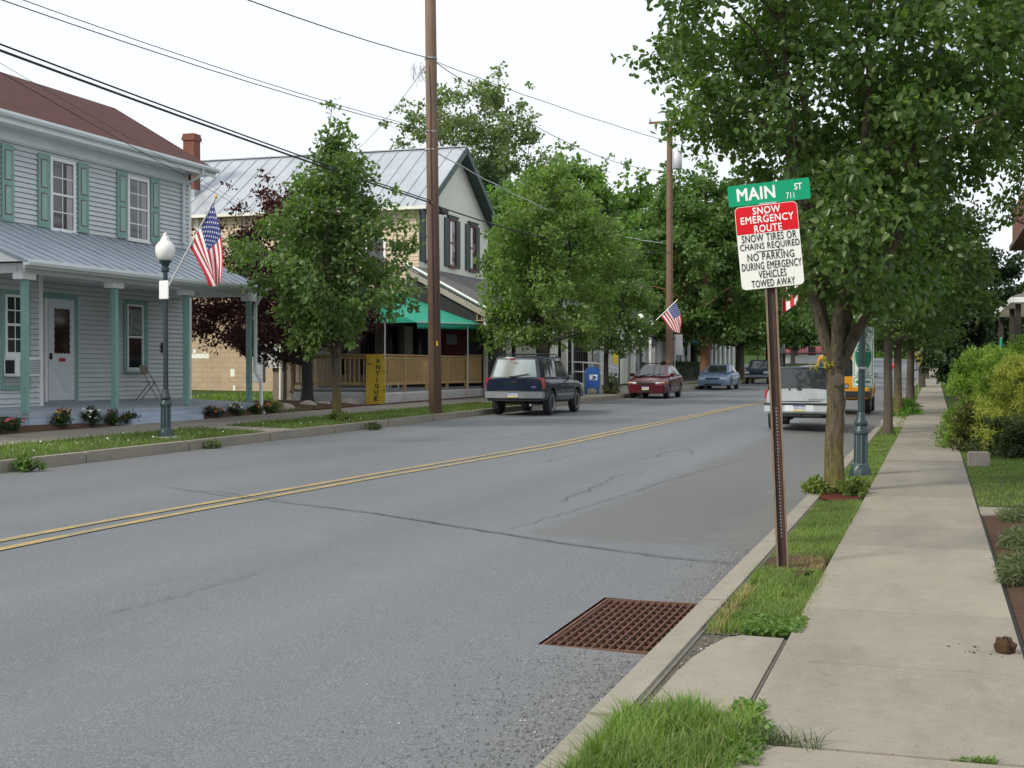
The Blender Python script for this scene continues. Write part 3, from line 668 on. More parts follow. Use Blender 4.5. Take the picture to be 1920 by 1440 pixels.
# ---------------------------------------------------------------- grass (stuff)
LG = leafmat('grass_blade', (.085, .155, .030), (.19, .29, .068), .45, .5, (.36, .35, .15))
LG2 = leafmat('grass_far', (.095, .160, .040), (.19, .265, .072), .42, .55, (.33, .31, .14))
LGd = leafmat('grass_dry', (.26, .20, .09), (.38, .30, .15), .3, .6)
def scat(n, x0, x1, y0, y1, zf, seed, excl=None):
    r = np.random.default_rng(seed); X = r.uniform(x0, x1, n); Y = r.uniform(y0, y1, n)
    if excl is not None:
        k = np.array([not excl(a, b) for a, b in zip(X, Y)]); X, Y = X[k], Y[k]
    return np.stack([X, Y, np.array([zf(a, b) for a, b in zip(X, Y)])], 1)
zv = lambda x, y: zR(y) + .10
P = scat(14000, -1.27, -.70, 4.2, 6.2, zv, 1, lambda x, y: y > 5.62 + .12 * math.sin(x * 17) or (x > -.76 and random.random() < .6) or math.sin(x * 9 + 1) * math.sin(y * 7) > .80); struct(blades('verge_grass', P, .115, .0085, LG, 1, .7), 'stuff')
P = scat(11000, -1.25, -.73, 7.55, 10.25, zv, 2, lambda x, y: (y > ps.y - .12 and random.random() < .9) or math.sin(x * 11 + 2) * math.sin(y * 6.3) > .72); struct(blades('verge_grass', P, .058, .007, LG2, 2, .7), 'stuff')
P = scat(9000, -1.25, -.77, ps.y + .55, 15.2, zv, 3); struct(blades('verge_grass', P, .065, .008, LG2, 3, .5), 'stuff')
P = scat(260, -1.26, -1.16, 7.5, 9.0, zv, 4); struct(blades('dry_grass', P, .09, .006, LGd, 4, .6), 'stuff')
P = scat(500, -1.25, -.74, 4.3, 5.6, zv, 25); struct(blades('dry_grass', P[:220], .12, .006, LGd, 25, .8), 'stuff')
P = scat(600, -1.25, -.74, 7.6, 15, zv, 26); struct(blades('dry_grass', P[:350], .05, .007, LGd, 26, .8), 'stuff')
P = scat(1100, -1.2, -.8, ps.y - .1, ps.y + .9, zv, 5); struct(blades('dry_grass', P, .05, .006, LGd, 5, .7), 'stuff')
P = scat(9000, -1.25, -.77, pt.y + .25, 30, zv, 6); struct(blades('verge_grass', P, .06, .014, LG2, 6, .5), 'stuff')
P = scat(4000, -1.25, -.77, 30, 110, zv, 7); struct(blades('verge_grass', P, .07, .04, LG2, 7, .5), 'stuff')
P = scat(420, -1.47, -1.42, 8.9, 20, lambda x, y: road_z(x, y), 8, lambda x, y: math.sin(y * 2.3) < .45); struct(blades('kerb_weeds', P, .06, .008, LG, 8, .6), 'stuff')
yd = G(480, 805).y
P = scat(16000, -14.45, -12.83, 10, 45, lambda x, y: gz(x, y), 9, lambda x, y: abs(y - yd + .05) < .58 or y > 41); struct(blades('verge_grass', P, .085, .018, LG2, 9, .5), 'stuff')
P = scat(10000, -14.45, -12.83, 79, 150, lambda x, y: gz(x, y), 10); struct(blades('verge_grass', P, .09, .05, LG2, 10, .5), 'stuff')
P = scat(26000, .47, 4, yp + .5, 26, lambda x, y: zR(y) + .13 + min(.15, (x - .45) * .05), 11); struct(blades('lawn_grass', P, .05, .014, LG2, 11, .5), 'stuff')
P = scat(7000, -25, -16.2, 31.3, 47.8, lambda x, y: gz(x, y), 12, lambda x, y: x > -21.2 and y > 35); struct(blades('yard_grass', P, .10, .03, LG, 12, .4), 'stuff')
# clover heads in the left verge
P = scat(75, -14.4, -12.95, 14, 29, lambda x, y: gz(x, y) + .07, 13)
V, F = leaves(P, np.tile([0, 0, .6], (len(P), 1)), .03, np.random.default_rng(1), asp=1.); struct(rawmesh('clover_heads', V, F, M['flag_white']), 'stuff')
# broad-leaved clover patches on the right verge
LC = leafmat('clover_leaf', (.07, .15, .03), (.14, .24, .05), .35)
Pc = np.concatenate([scat(1900, -1.05, -.70, 7.48, 7.95, lambda x, y: zR(y) + .12, 14), scat(900, -.84, -.70, 5.3, 5.85, lambda x, y: zR(y) + .13, 15), scat(700, -.80, -.62, 4.9, 5.5, lambda x, y: zR(y) + .145, 24)])
Pc[:, 2] += np.random.default_rng(2).uniform(0, .035, len(Pc)); V, F = leaves(Pc, np.tile([0, 0, .5], (len(Pc), 1)), .021, np.random.default_rng(3), asp=.9, droop=0, up=1.5); struct(rawmesh('clover_leaves', V, F, LC), 'stuff')
P = scat(150, .06, .22, 5.25, 5.30, lambda x, y: zR(y) + .12, 16); struct(blades('joint_moss', P, .035, .008, LC, 16, .8), 'stuff')
P = scat(420, -.78, -.42, 5.2, 5.36, lambda x, y: zR(y) + .12, 17, lambda x, y: random.random() < (x + .78) * 2.2); struct(blades('joint_weeds', P, .08, .006, leafmat('weed_blade', (.07, .10, .04), (.13, .16, .07), .3), 17, 1.1), 'stuff')
struct(MB().box(-.76, .44, 5.215, 5.265, 0, zR(4) + .128).build('expansion_joint', mat('joint_filler', (.33, .22, .15), .9, .3, 20)))
# earth clod on the right of the sidewalk
pc = G(1884, 1224); mb = MB()
def clod(u, v):
    a = u * 2 * math.pi; b = -.85 + v * 2.42; r = .050 * (1 + .09 * math.sin(3 * a) * math.cos(b) + .12 * math.sin(5 * a + 2) + .1 * math.sin(7 * b + a))
    return (pc.x + 1.05 * r * math.cos(a) * math.cos(b), pc.y + r * math.sin(a) * math.cos(b), zR(pc.y) + .137 + r * (.62 + .95 * math.sin(b)))
mb.grid(clod, [i / 22 for i in range(23)], [i / 9 for i in range(10)])
tag(mb.build('earth_clod', M['dung'], smooth=80), 'round brown clod of earth lying on the right edge of the sidewalk', 'clod')
pts = [(pc.x + random.gauss(-.04, .09), pc.y + random.gauss(.06, .09), zR(pc.y) + .141) for _ in range(26)]
stones('dirt_crumbs', pts, .003, .014, M['dung'])
# ================================================================== LEFT HOUSE
def clap(mb, a, b, z0, z1, out, pitch=.112, lip=.026):
    """lap siding between plan points a,b; out = outward unit vector; z-courses with a real lip"""
    a = Vector((*a, 0)); b = Vector((*b, 0)); o = Vector((*out, 0)); n = max(1, round((z1 - z0) / pitch)); h = (z1 - z0) / n
    for i in range(n):
        za, zb = z0 + i * h, z0 + (i + 1) * h
        p = [a + o * lip, b + o * lip, b, a]; gr_ = .013; zc = zb - gr_; zb_t = zb; bk = o * -.03
        q = [p[0] + Vector((0, 0, za)), p[1] + Vector((0, 0, za)), p[2] + Vector((0, 0, zb)), p[3] + Vector((0, 0, zb))]
        q[2].z = q[3].z = zc; mb.quad(*q); mb.quad(a + bk + Vector((0, 0, za)), b + bk + Vector((0, 0, za)), q[1], q[0]); mb.quad(q[3], q[2], q[2] + bk, q[3] + bk); mb.quad(a + bk + Vector((0, 0, zc)), b + bk + Vector((0, 0, zc)), b + bk + Vector((0, 0, zb)), a + bk + Vector((0, 0, zb)))
def win_x(parent, X, y0, y1, z0, z1, fm, gm, name='window', fw=.075, rows=(2, 2), cols=2, proud=.05, sash=.5, cur=False, muntin=True):
    """double-hung window on a wall facing +X"""
    mb = MB()
    mb.box(X, X + proud, y0, y0 + fw, z0, z1); mb.box(X, X + proud, y1 - fw, y1, z0, z1); mb.box(X, X + proud + .01, y0 + fw, y1 - fw, z1 - fw, z1)
    mb.box(X, X + proud + .03, y0 - .02, y1 + .02, z0 - .05, z0)
    zm = z0 + (z1 - z0) * sash; mb.box(X, X + proud - .01, y0 + fw, y1 - fw, zm - .025, zm + .025); mb.box(X, X + proud - .015, y0 + fw, y1 - fw, z0, z0 + .05)
    if muntin:
        for (za, zb, n) in ((z0 + .05, zm - .025, rows[0]), (zm + .025, z1 - fw, rows[1])):
            for i in range(1, cols):
                y = y0 + fw + (y1 - y0 - 2 * fw) * i / cols; mb.box(X + .014, X + .024, y - .012, y + .012, za, zb)
            for i in range(1, n):
                z = za + (zb - za) * i / n; mb.box(X + .014, X + .0235, y0 + fw, y1 - fw, z - .012, z + .012)
    f = mb.build(name, fm, parent, world=True)
    MB().box(X + .016, X + .019, y0 + fw, y1 - fw, z0 + .05, z1 - fw).build('pane', gm, f, world=True)
    return f
hx, px_ = -18.9, -16.3
yA, yB = 14.0, YX(357, hx); ybump = YX(78, -18.0)
ph_y0, ph_y1 = YX(54, px_), YX(480, px_)
zf0, zf1 = .755, .87
ze = onX(213, 268, -18.42).z
H1 = thing('clapboard_house', 'grey lap-sided two-storey house with brown roof, teal shutters and a front porch', 'house', (-20, 24, gz(-20, 24)))
mb = MB(); clap(mb, (hx, yA), (hx, yB), .4, ze - .02, (1, 0)); clap(mb, (hx, yB), (-24.1, yB), .4, ze - .02, (0, 1))
clap(mb, (-18.0, yA), (-18.0, ybump), .45, 3.9, (1, 0)); clap(mb, (-18.0, ybump), (hx, ybump), .45, 3.9, (0, 1))
zr = onX(100, 166, -21.5).z
mb.add([(hx, yB, ze), (-24.1, yB, ze), (-21.5, yB, zr - .05)], [(0, 1, 2)])
mb.quad((hx, yA, .4), (-24.1, yA, .4), (-24.1, yA, ze), (hx, yA, ze)); mb.quad((-24.1, yA, .4), (-24.1, yB, .4), (-24.1, yB, ze), (-24.1, yA, ze))
mb.build('wall', M['siding_grey'], H1, world=True, fix=False)
mb = MB()
mb.box(hx, hx + .03, yB - .10, yB + .018, .4, ze); mb.build('corner_board', M['white'], H1, world=True); mb = MB(); mb.box(-18.0, -17.97, ybump - .10, ybump + .02, zf1 - .1, 3.85); mb.build('corner_board', M['white'], H1, world=True)
# roof
ex = -18.36; rk = yB + .42
mb = MB(); t = .10
def roofslab(mb, a, b, c, d, t=.10, mi=0):
    n = (Vector(b) - Vector(a)).cross(Vector(d) - Vector(a)).normalized(); n = n if n.z > 0 else -n
    mb.prism([a, b, c, d], n * -t, mi)
roofslab(mb, (ex, yA, ze + .02), (ex, rk, ze + .02), (-21.5, rk - .02, zr), (-21.5, yA, zr)); roofslab(mb, (-24.7, yA, ze - .02), (-24.7, rk, ze - .02), (-21.5, rk - .02, zr), (-21.5, yA, zr))
rf = mb.build('roof', M['shingle_red'], H1, world=True)
mb = MB(); mb.box(hx, ex - .02, yA, rk - .03, ze - .16, ze - .125); mb.box(ex - .03, ex, yA, rk - .02, ze - .20, ze - .02); mb.box(hx + .005, hx + .03, yA, yB, ze - .42, ze - .16)
mb.bar((ex, rk - .03, ze - .12), (-21.5, rk - .05, zr - .14), .03, .22); mb.build('eave_trim', M['white'], H1, world=True)
mb = MB()
prof = [(-.0, 0), (.105, 0), (.13, .055), (.12, .11), (.10, .11), (.105, .06), (.09, .02), (0, .02)]
mb.prism([(ex + .002 + x, yA, ze - .085 + z) for x, z in prof], (0, rk - yA, 0)); mb.build('gutter', M['gutter'], H1, world=True)
ydn = onX(340, 400, hx).y
mb = MB(); mb.tube([(ex + .06, ydn + .1, ze - .08), (ex + .04, ydn + .1, ze - .22), (hx + .07, ydn, ze - .50), (hx + .07, ydn, 4.95), (hx + .16, ydn + .02, 4.86)], .045, 8); mb.build('downspout', M['gutter'], H1, world=True)
# upper windows and shutters
for pa, pb, ya, yb in ((92, 139, 293, 432), (237, 277, 328, 450)):
    y0, y1 = YX(pa, hx), YX(pb, hx); z1 = onX(pa, ya + 1, hx).z; z0 = onX(pa, yb - 2, hx).z
    win_x(H1, hx + .02, y0, y1, z0, z1, M['white'], M['glass'])
    MB().box(hx + .0385, hx + .040, y1 - .30, y1 - .1, z0 + .06, z1 - .1).build('curtain', M['curtain'], H1, world=True)
def shutter(pa, pb, ya, yb):
    y0, y1 = YX(pa, hx), YX(pb, hx); z1 = onX((pa + pb) / 2, ya, hx).z; z0 = onX((pa + pb) / 2, yb, hx).z; x = hx + .021
    mb = MB(); mb.box(x, x + .035, y0, y1, z0, z1); s = mb.build('shutter', M['teal'], H1, world=True, bevel=.006)
    zm = z0 + (z1 - z0) * .50; mi = .085
    for za, zb in ((z0 + .15, zm - .05), (zm + .06, z1 - .12)):
        MB().box(x + .034, x + .039, y0 + mi, y1 - mi, za, zb).build('panel_trim', M['maroon'], s, world=True)
        MB().box(x + .036, x + .044, y0 + mi + .022, y1 - mi - .022, za + .022, zb - .022).build('panel', M['teal_panel'], s, world=True)
for q in ((-27, -3, 258, 408), (1.5, 25, 271, 416), (70, 92, 289, 427), (145, 165, 306, 437), (218, 237, 321, 447), (281, 298, 335, 455)): shutter(*q)
# porch: floor, plinth, step, posts, beam, roof
mb = MB(); mb.hexa([(hx, ph_y0, zf1 - .1), (px_, ph_y0, zf0 - .08), (px_, ph_y1, zf0 - .08), (hx, ph_y1, zf1 - .1), (hx, ph_y0, zf1), (px_, ph_y0, zf0), (px_, ph_y1, zf0), (hx, ph_y1, zf1)]); mb.build('porch_floor', M['porch_floor'], H1, world=True)
zb = .36
mb = MB(); mb.box(px_ - .25, px_ - .004, ph_y0 + .02, ph_y1 - .01, zb, zf0 - .083); mb.box(px_ - 2.4, px_ - .26, ph_y0 + .02, ph_y0 + .2, zb, zf0 - .083); mb.box(px_ - 2.4, px_ - .26, ph_y1 - .2, ph_y1 - .02, zb, zf0 - .083); mb.build('porch_plinth', M['porch_blue'], H1, world=True)
sy0, sy1 = YX(238, px_ + .2), YX(372, px_ + .2)
MB().box(px_, px_ + .34, sy0, sy1, zb, .57).build('porch_step', M['porch_blue'], H1, world=True, bevel=.015)
zg0 = onX(180, 505, -16.02).z
zbm = zg0 - .17
for pxx in (47, 215, 349, 467):
    y = YX(pxx, px_ - .08)
    pz0 = zf0 + .02
    po = MB().box(px_ - .14, px_ - .02, y - .06, y + .06, pz0, zbm - .14).build('porch_post', M['teal'], H1, world=True, bevel=.008)
    MB().box(px_ - .20, px_ + .03, y - .20, y + .20, zbm - .139, zbm - .01).build('post_cap', M['white'], po, world=True, bevel=.01)
mb = MB(); mb.box(px_ - .17, px_ + .0, ph_y0 - .1, ph_y1 + .05, zbm - .009, zbm + .15); mb.box(hx + .02, px_ - .18, ph_y1 - .12, ph_y1 + .04, zbm - .009, zbm + .15); mb.box(hx + .02, px_ - .18, ph_y0 - .1, ph_y0 + .04, zbm - .009, zbm + .15)
mb.box(hx + .02, px_ - .002, ph_y0 - .15, ph_y1 + .1, zbm + .152, zbm + .17)
mb.build('porch_beam', M['white'], H1, world=True)
zt = onX(213, 450, hx).z; gy0, gy1 = YX(45, -16.02), YX(492, -16.02)
mb = MB(); a, b, c, d = (-16.0, gy0, zg0 + .02), (-16.0, gy1, zg0 + .02), (hx + .02, yB + .05, zt + .02), (hx + .02, gy0 + .1, zt + .02)
roofslab(mb, a, b, c, d, .04)
nn = 22
for i in range(nn + 1):
    u = i / nn; p = Vector(a).lerp(Vector(b), u); q = Vector(d).lerp(Vector(c), u); mb.bar(p + Vector((0, 0, .012)), q + Vector((0, 0, .012)), .016, .022)
mb.build('porch_roof', M['porch_metal'], H1, world=True)
mb = MB(); mb.add([(-16.02, gy0 + .02, zg0 - .03), (hx, gy0 + .1, zt - .03), (hx, gy0 + .1, zbm + .17), (-16.02, gy0 + .02, zbm + .17)], [(0, 1, 2, 3)]); mb.build('porch_gable', M['white'], H1, world=True, fix=False); mb = MB()
mb.add([(-16.02, gy1 - .02, zg0 - .03), (hx, yB, zt - .03), (hx, yB, zbm + .17), (-16.02, gy1 - .02, zbm + .17)], [(0, 1, 2, 3)]); mb.build('porch_gable', M['white'], H1, world=True, fix=False)
mb = MB(); mb.prism([(-15.99 + x, gy0 - .03, zg0 - .075 + z) for x, z in prof], (0, gy1 - gy0 + .06, 0)); mb.box(-16.03, -15.992, gy0, gy1, zg0 - .12, zg0 - .02); mb.build('porch_gutter', M['gutter'], H1, world=True)
yd4 = YX(473, px_)
mb = MB(); mb.tube([(-15.95, gy1 - .1, zg0 - .06), (-15.97, gy1 - .2, zg0 - .22), (px_ + .03, yd4 + .12, zg0 - .42), (px_ + .03, yd4 + .1, 1.55), (px_ + .16, yd4 + .16, 1.30), (px_ + .16, yd4 + .16, .6), (px_ + .24, yd4 + .18, .47)], .05, 8)
mb.build('porch_downspout', M['white'], H1, world=True, smooth=50)
# wall details under the porch
y0, y1 = onX(84, 700, hx).y, onX(137, 700, hx).y; zd = onX(110, 561, hx).z
x = hx + .023
mb = MB(); mb.box(x, x + .05, y0 + .04, y1 - .04, zf1 + .03, zd); dr_ = mb.build('storm_door', M['door_white'], H1, world=True, bevel=.006)
g0, g1 = onX(96, 600, hx).y, onX(126, 600, hx).y; gz0, gz1 = onX(110, 664, hx).z, onX(110, 578, hx).z
mb = MB(); P = []; n = 9
for i in range(n + 1): P.append((x + .052, g0 + (g1 - g0) * i / n, gz0 + (.03 if i % 2 else 0)))
for i in range(n + 5): P.append((x + .052, g1 - (.02 if i % 2 else 0), gz0 + (gz1 - gz0) * (i + .5) / (n + 5)))
for i in range(n + 1): P.append((x + .052, g1 - (g1 - g0) * i / n, gz1 - (.03 if i % 2 else 0)))
for i in range(n + 5): P.append((x + .052, g0 + (.02 if i % 2 else 0), gz1 - (gz1 - gz0) * (i + .5) / (n + 5)))
mb.prism(P, (.004, 0, 0)); mb.build('door_glass', M['glass_dark'], dr_, world=True)
ym = (y0 + y1) / 2; mb = MB(); zb0, zb1 = zf1 + .16, gz0 - .32
for s in (-1, 1):
    mb.bar((x + .056, ym - s * .22, zb0), (x + .056, ym + s * .0, (zb0 + zb1) / 2), .02, .02); mb.bar((x + .056, ym + s * .0, (zb0 + zb1) / 2), (x + .056, ym - s * .22, zb1), .02, .02)
mb.bar((x + .056, ym - .23, zb0), (x + .056, ym + .23, zb0), .02, .02); mb.bar((x + .056, ym - .23, zb1), (x + .056, ym + .23, zb1), .02, .02)
mb.build('crossbuck', M['white'], dr_, world=True)
MB().box(x + .052, x + .058, ym - .10, ym + .12, gz0 - .17, gz0 - .09).build('door_plate', M['flag_red'], dr_, world=True)
MB().box(x + .05, x + .10, y0 + .07, y0 + .11, gz0 - .12, gz0 + .02).build('handle', M['black'], dr_, world=True)
mb = MB(); mb.box(x, x + .03, y1 - .03, y1 + .12, zf1, zd + .12); mb.box(x, x + .03, y0 - .06, y1 - .03, zd + .003, zd + .12); mb.build('door_trim', M['teal'], H1, world=True)
mb = MB(); mb.box(x, x + .04, y0 - .07, y0 + .03, zf1, zd); mb.build('door_trim', M['white'], H1, world=True)
def tealtrim(xw, y0, y1, z0, z1, tl=.1, tr=.22):
    mb = MB(); mb.box(xw, xw + .03, y0 - tl, y0, z0 - .1, z1 + .1); mb.box(xw, xw + .03, y1, y1 + tr, z0 - .1, z1 + .1); mb.box(xw, xw + .03, y0, y1, z1, z1 + .1); mb.box(xw, xw + .05, y0, y1, z0 - .1, z0); mb.build('window_trim', M['teal'], H1, world=True)
wy0, wy1 = YX(235, hx), YX(265, hx); wz0, wz1 = onX(250, 693, hx).z, onX(250, 571, hx).z
w_ = win_x(H1, hx + .024, wy0, wy1, wz0, wz1, M['white'], M['glass_dark'], fw=.05, rows=(1, 1), cols=1, muntin=False); tealtrim(hx + .023, wy0, wy1, wz0, wz1)
mb = MB(); mb.box(hx + .0435, hx + .045, wy0 + .07, wy1 - .07, (wz0 + wz1) / 2 + .05, wz1 - .12); mb.build('lace_curtain', mat('lace', (.26, .27, .27), .9, .75, 9), w_, world=True)
bx = -18.0 + .024
wy0, wy1 = YX(8, bx), YX(46, bx); wz0, wz1 = onX(28, 665, bx).z, onX(28, 553, bx).z
win_x(H1, bx, wy0, wy1, wz0, wz1, M['white'], M['glass'], fw=.05); tealtrim(bx - .002, wy0, wy1, wz0 - .62, wz1, .1, .16)
# small number plaque by the post
p = onX(303, 652, hx); MB().box(hx + .015, hx + .05, p.y - .06, p.y + .09, p.z - .12, p.z + .12).build('wall_box', M['black'], H1, world=True)
# air conditioner in the window
ac = thing('air_conditioner', 'white window air conditioner sticking out beside the porch door', 'air conditioner', (bx, (wy0 + wy1) / 2, wz0))
ya, yb2 = YX(10, bx + .3), YX(74, bx)
za0, za1 = onX(28, 706, bx + .25).z, wz0 - .055
mb = MB(); mb.box(bx + .02, bx + .36, wy0 - .06, wy1 + .10, za0, za1); b_ = mb.build('body', M['white'], ac, world=True, bevel=.02)
mb = MB()
for i in range(9): z = za0 + .06 + (za1 - za0 - .12) * i / 8; mb.box(bx + .36, bx + .366, wy0 + .02, wy1 + .04, z - .012, z + .012)
mb.build('louvre', M['box_grey'], ac, world=True)
MB().box(bx + .08, bx + .30, wy0 - .066, wy0 - .06, za0 + .06, za1 - .06).build('side_vent', M['dark'], ac, world=True)
# folding chair
cy = onX(281, 745, hx + .75); cx_ = hx + .62
zc = zf1 - .02
ch = thing('folding_chair', 'beige metal folding chair on the porch below the narrow window', 'chair', (cx_, YX(279, cx_), zc - .01), R(-75))
cm = mat('chair_beige', (.24, .20, .16), .5, .1, 5)
mb = MB()
for s in (-.22, .22):
    mb = MB(); mb.tube([(s, .30, 0), (s, .06, .45), (s * .97, -.16, .84)], .013, 6); mb.build('front_leg', cm, ch)
    mb = MB(); mb.tube([(s * .9, -.26, 0), (s * .9, .10, .46)], .013, 6); mb.build('rear_leg', cm, ch)
mb = MB(); mb.hexa([(-.2, -.14, .43), (.2, -.14, .43), (.2, .24, .45), (-.2, .24, .45), (-.2, -.14, .455), (.2, -.14, .455), (.2, .24, .475), (-.2, .24, .475)]); mb.build('seat', cm, ch, bevel=.01)
mb = MB(); mb.hexa([(-.23, -.115, .62), (.23, -.115, .62), (.23, -.10, .62), (-.23, -.10, .62), (-.21, -.17, .86), (.21, -.17, .86), (.21, -.155, .86), (-.21, -.155, .86)]); mb.build('backrest', cm, ch, bevel=.02)
mb = MB(); mb.tube([(-.22, .25, .1), (.22, .25, .1)], .009, 6); mb.build('crossbar', cm, ch)
# flower beds along the porch
def moundbed(name, y0, y1, x0, x1, m=None, h=.16):
    mb = MB(); mb.grid(lambda u, v: (x0 + (x1 - x0) * u, y0 + (y1 - y0) * v, gz(-16.1, y0 + (y1 - y0) * v) - .02 + h * (math.sin(math.pi * min(1, u * 1.0 + .15)) * (math.sin(math.pi * v) ** .5 if 0 < v < 1 else 0)) + random.uniform(-.012, .012)), [i / 8 for i in range(9)], [i / 24 for i in range(25)]); struct(mb.build(name, m or M['soil'], fix=False, smooth=80))
moundbed('flower_bed', 15.0, sy0 - .05, -16.32, -15.98); moundbed('flower_bed', sy1 + .03, YX(545, -16.2), -16.5, -15.98)
LFl = leafmat('flower_leaf', (.028, .06, .018), (.055, .10, .03), .3)
def flower(pxx, w, h, petal, label, n=26, seed=1, pet_n=16, leafm=None):
    h *= .58; w *= .78; y = YX(pxx, -16.12); z = gz(-16.1, y) + .06
    t = bush('flower_plant', label, (-16.12, y, z), w * .5, w * .5, h, leafm or LFl, seed, 22, 34, .06, .08, .42, 'flowers', 'flowering plants along the porch', M['bark_dark'])
    rg = np.random.default_rng(seed); k = 0
    for i, pm in enumerate(petal):
        mb = MB()
        for _ in range(pet_n):
            a = rg.uniform(0, 6.283); r = w * .5 * rg.uniform(0, 1) ** .6; c = Vector((r * math.cos(a), r * math.sin(a), h * rg.uniform(.55, 1.12)))
            q = 6; s = rg.uniform(.022, .038); nrm = Vector((rg.normal() * .5 + .4, rg.normal() * .5 - .4, .7)).normalized(); u = nrm.orthogonal().normalized(); v = nrm.cross(u)
            for j in range(q):
                t1, t2 = 6.283 * (j - .45) / q, 6.283 * (j + .45) / q; mb.quad(c, c + (u * math.cos(t1) + v * math.sin(t1)) * s * .8, c + (u * math.cos((t1 + t2) / 2) + v * math.sin((t1 + t2) / 2)) * s + nrm * .006, c + (u * math.cos(t2) + v * math.sin(t2)) * s * .8)
        mb.build('blossom', pm, t, fix=False)
P_ = {k: mat('petal_' + k, c, .7, .15, 20) for k, c in dict(red=(.40, .02, .06), orange=(.55, .17, .03), yellow=(.62, .40, .03), white=(.70, .70, .66), maroon=(.20, .025, .03), pink=(.55, .08, .16)).items()}
flower(-6, .75, .40, [P_['pink'], P_['red']], 'red and pink flowers at the left end of the porch', 26, 1, 11)
flower(22, .7, .36, [P_['red']], 'dark red flowers beside the left corner of the porch', 26, 2, 9)
flower(116, .55, .58, [P_['maroon'], P_['yellow']], 'tall plant with maroon and yellow blooms under the first porch bay', 26, 3, 12)
flower(171, .55, .52, [P_['white']], 'white-flowered plant left of the porch step', 26, 4, 26)
flower(212, .45, .42, [P_['maroon']], 'thin plant with a few maroon heads against the plinth', 18, 5, 8)
flower(243, .6, .26, [P_['orange']], 'low straggly orange-flowered plant beside the porch step', 14, 6, 6)
flower(400, .7, .30, [P_['orange']], 'low grey-leaved plant with orange blooms right of the porch step', 26, 7, 26, leafmat('grey_leaf', (.06, .07, .06), (.10, .11, .10), .2))
flower(443, .6, .40, [P_['yellow'], P_['white']], 'green mound with small yellow blooms before the last porch bay', 26, 8, 14)
flower(480, .5, .26, [P_['orange']], 'low dark plant by the bottom of the white downspout', 26, 9, 8)
flower(496, .5, .34, [P_['orange'], P_['orange']], 'bright orange flowers at the bed corner by the downspout', 26, 10, 18)
flower(514, .5, .40, [P_['yellow']], 'pale yellow-green plant at the right end of the bed', 18, 11, 14, leafmat('pale_leaf', (.10, .15, .05), (.20, .24, .09), .3))
# ================================================================== SHOP WITH METAL ROOF
gx, sy, ny, ry = -19.3, 48.0, 56.4, 52.2
xe = -36.0; zg_ = gz(-19, 48)
eavez, ridgez = 8.0, 10.95
H2 = thing('gabled_shop', 'cream gabled shop with silver metal roof, dark green trim and a shed-roofed porch', 'shop', (-22, 50, zg_))
mb = MB(); mb.add([(gx, sy, zg_ - .2), (gx, ny, zg_ - .2), (gx, ny, eavez), (gx, ry, ridgez - .05), (gx, sy, eavez)], [(0, 1, 2, 3, 4)])
mb.quad((gx, ny, zg_ - .2), (xe, ny, zg_ - .2), (xe, ny, eavez), (gx, ny, eavez)); mb.build('wall', M['cream'], H2, world=True, fix=False)
mb = MB(); mb.quad((gx, sy, zg_ - .2), (xe, sy, zg_ - .2), (xe, sy, 4.6), (gx, sy, 4.6)); mb.build('block_wall', M['block'], H2, world=True, fix=False)
mb = MB(); clap(mb, (gx, sy), (xe, sy), 4.6, eavez - .02, (0, -1), .14, .016); mb.build('siding', M['siding_yellow'], H2, world=True, fix=False)
for pxx, w in ((402, .16), (368, .22)):
    p = onY(pxx, 450, sy - .02); MB().box(p.x - w / 2, p.x + w / 2, sy - .05, sy - .001, 4.7, eavez - .15).build('trim_board', M['cream'], H2, world=True)
for (xa, xb) in ((-21.6, -20.7), (-24.9, -24.0)):
    wf = MB().box(xa, xb, sy - .045, sy - .005, 5.3, 6.8).build('window', M['cream'], H2, world=True)
    MB().box(xa + .1, xb - .1, sy - .05, sy - .046, 5.4, 6.7).build('pane', M['glass'], wf, world=True)
# patches of white paint on the block wall
for pa, pb, ya, yb in ((355, 392, 663, 672), (362, 367, 655, 664), (382, 386, 656, 664), (432, 440, 692, 706), (437, 441, 722, 740)):
    a = onY(pa, yb, sy - .004); b = onY(pb, ya, sy - .004); MB().box(a.x, b.x, sy - .006, sy - .003, a.z, b.z).build('paint_patch', M['cream'], H2, world=True)
mb = MB(); ro = .5
for s, ye in ((-1, sy - .35), (1, ny + .35)):
    ez = eavez - .05; a, b, c, d = (gx + ro, ye, ez), (xe, ye, ez), (xe, ry, ridgez), (gx + ro, ry, ridgez); roofslab(mb, a, b, c, d, .05)
    n = 28
    for i in range(n + 1):
        x = gx + ro - .03 + (xe - gx - ro) * i / n; mb.bar((x, ye, ez + .015), (x, ry, ridgez + .015), .03, .035)
mb.bar((gx + ro, ry, ridgez + .03), (xe, ry, ridgez + .03), .2, .04)
mb.build('roof', M['metal_roof'], H2, world=True)
mb = MB(); mb.box(xe, gx + ro - .04, sy - .42, sy - .345, eavez - .17, eavez - .05); mb.box(xe, gx, sy - .34, sy - .005, eavez - .15, eavez - .12); mb.build('eave_trim', M['cream'], H2, world=True)
mb = MB()
for ye in (sy - .35, ny + .35):
    mb.bar((gx + ro + .012, ye, eavez - .17), (gx + ro + .012, ry, ridgez - .12), .03, .26); 
    p = [(gx, ye, eavez - .10), (gx + ro, ye, eavez - .10), (gx + ro, ry, ridgez - .07), (gx, ry, ridgez - .07)]; roofslab(mb, *p, t=.03)
mb.build('rake_trim', M['darkgreen'], H2, world=True)
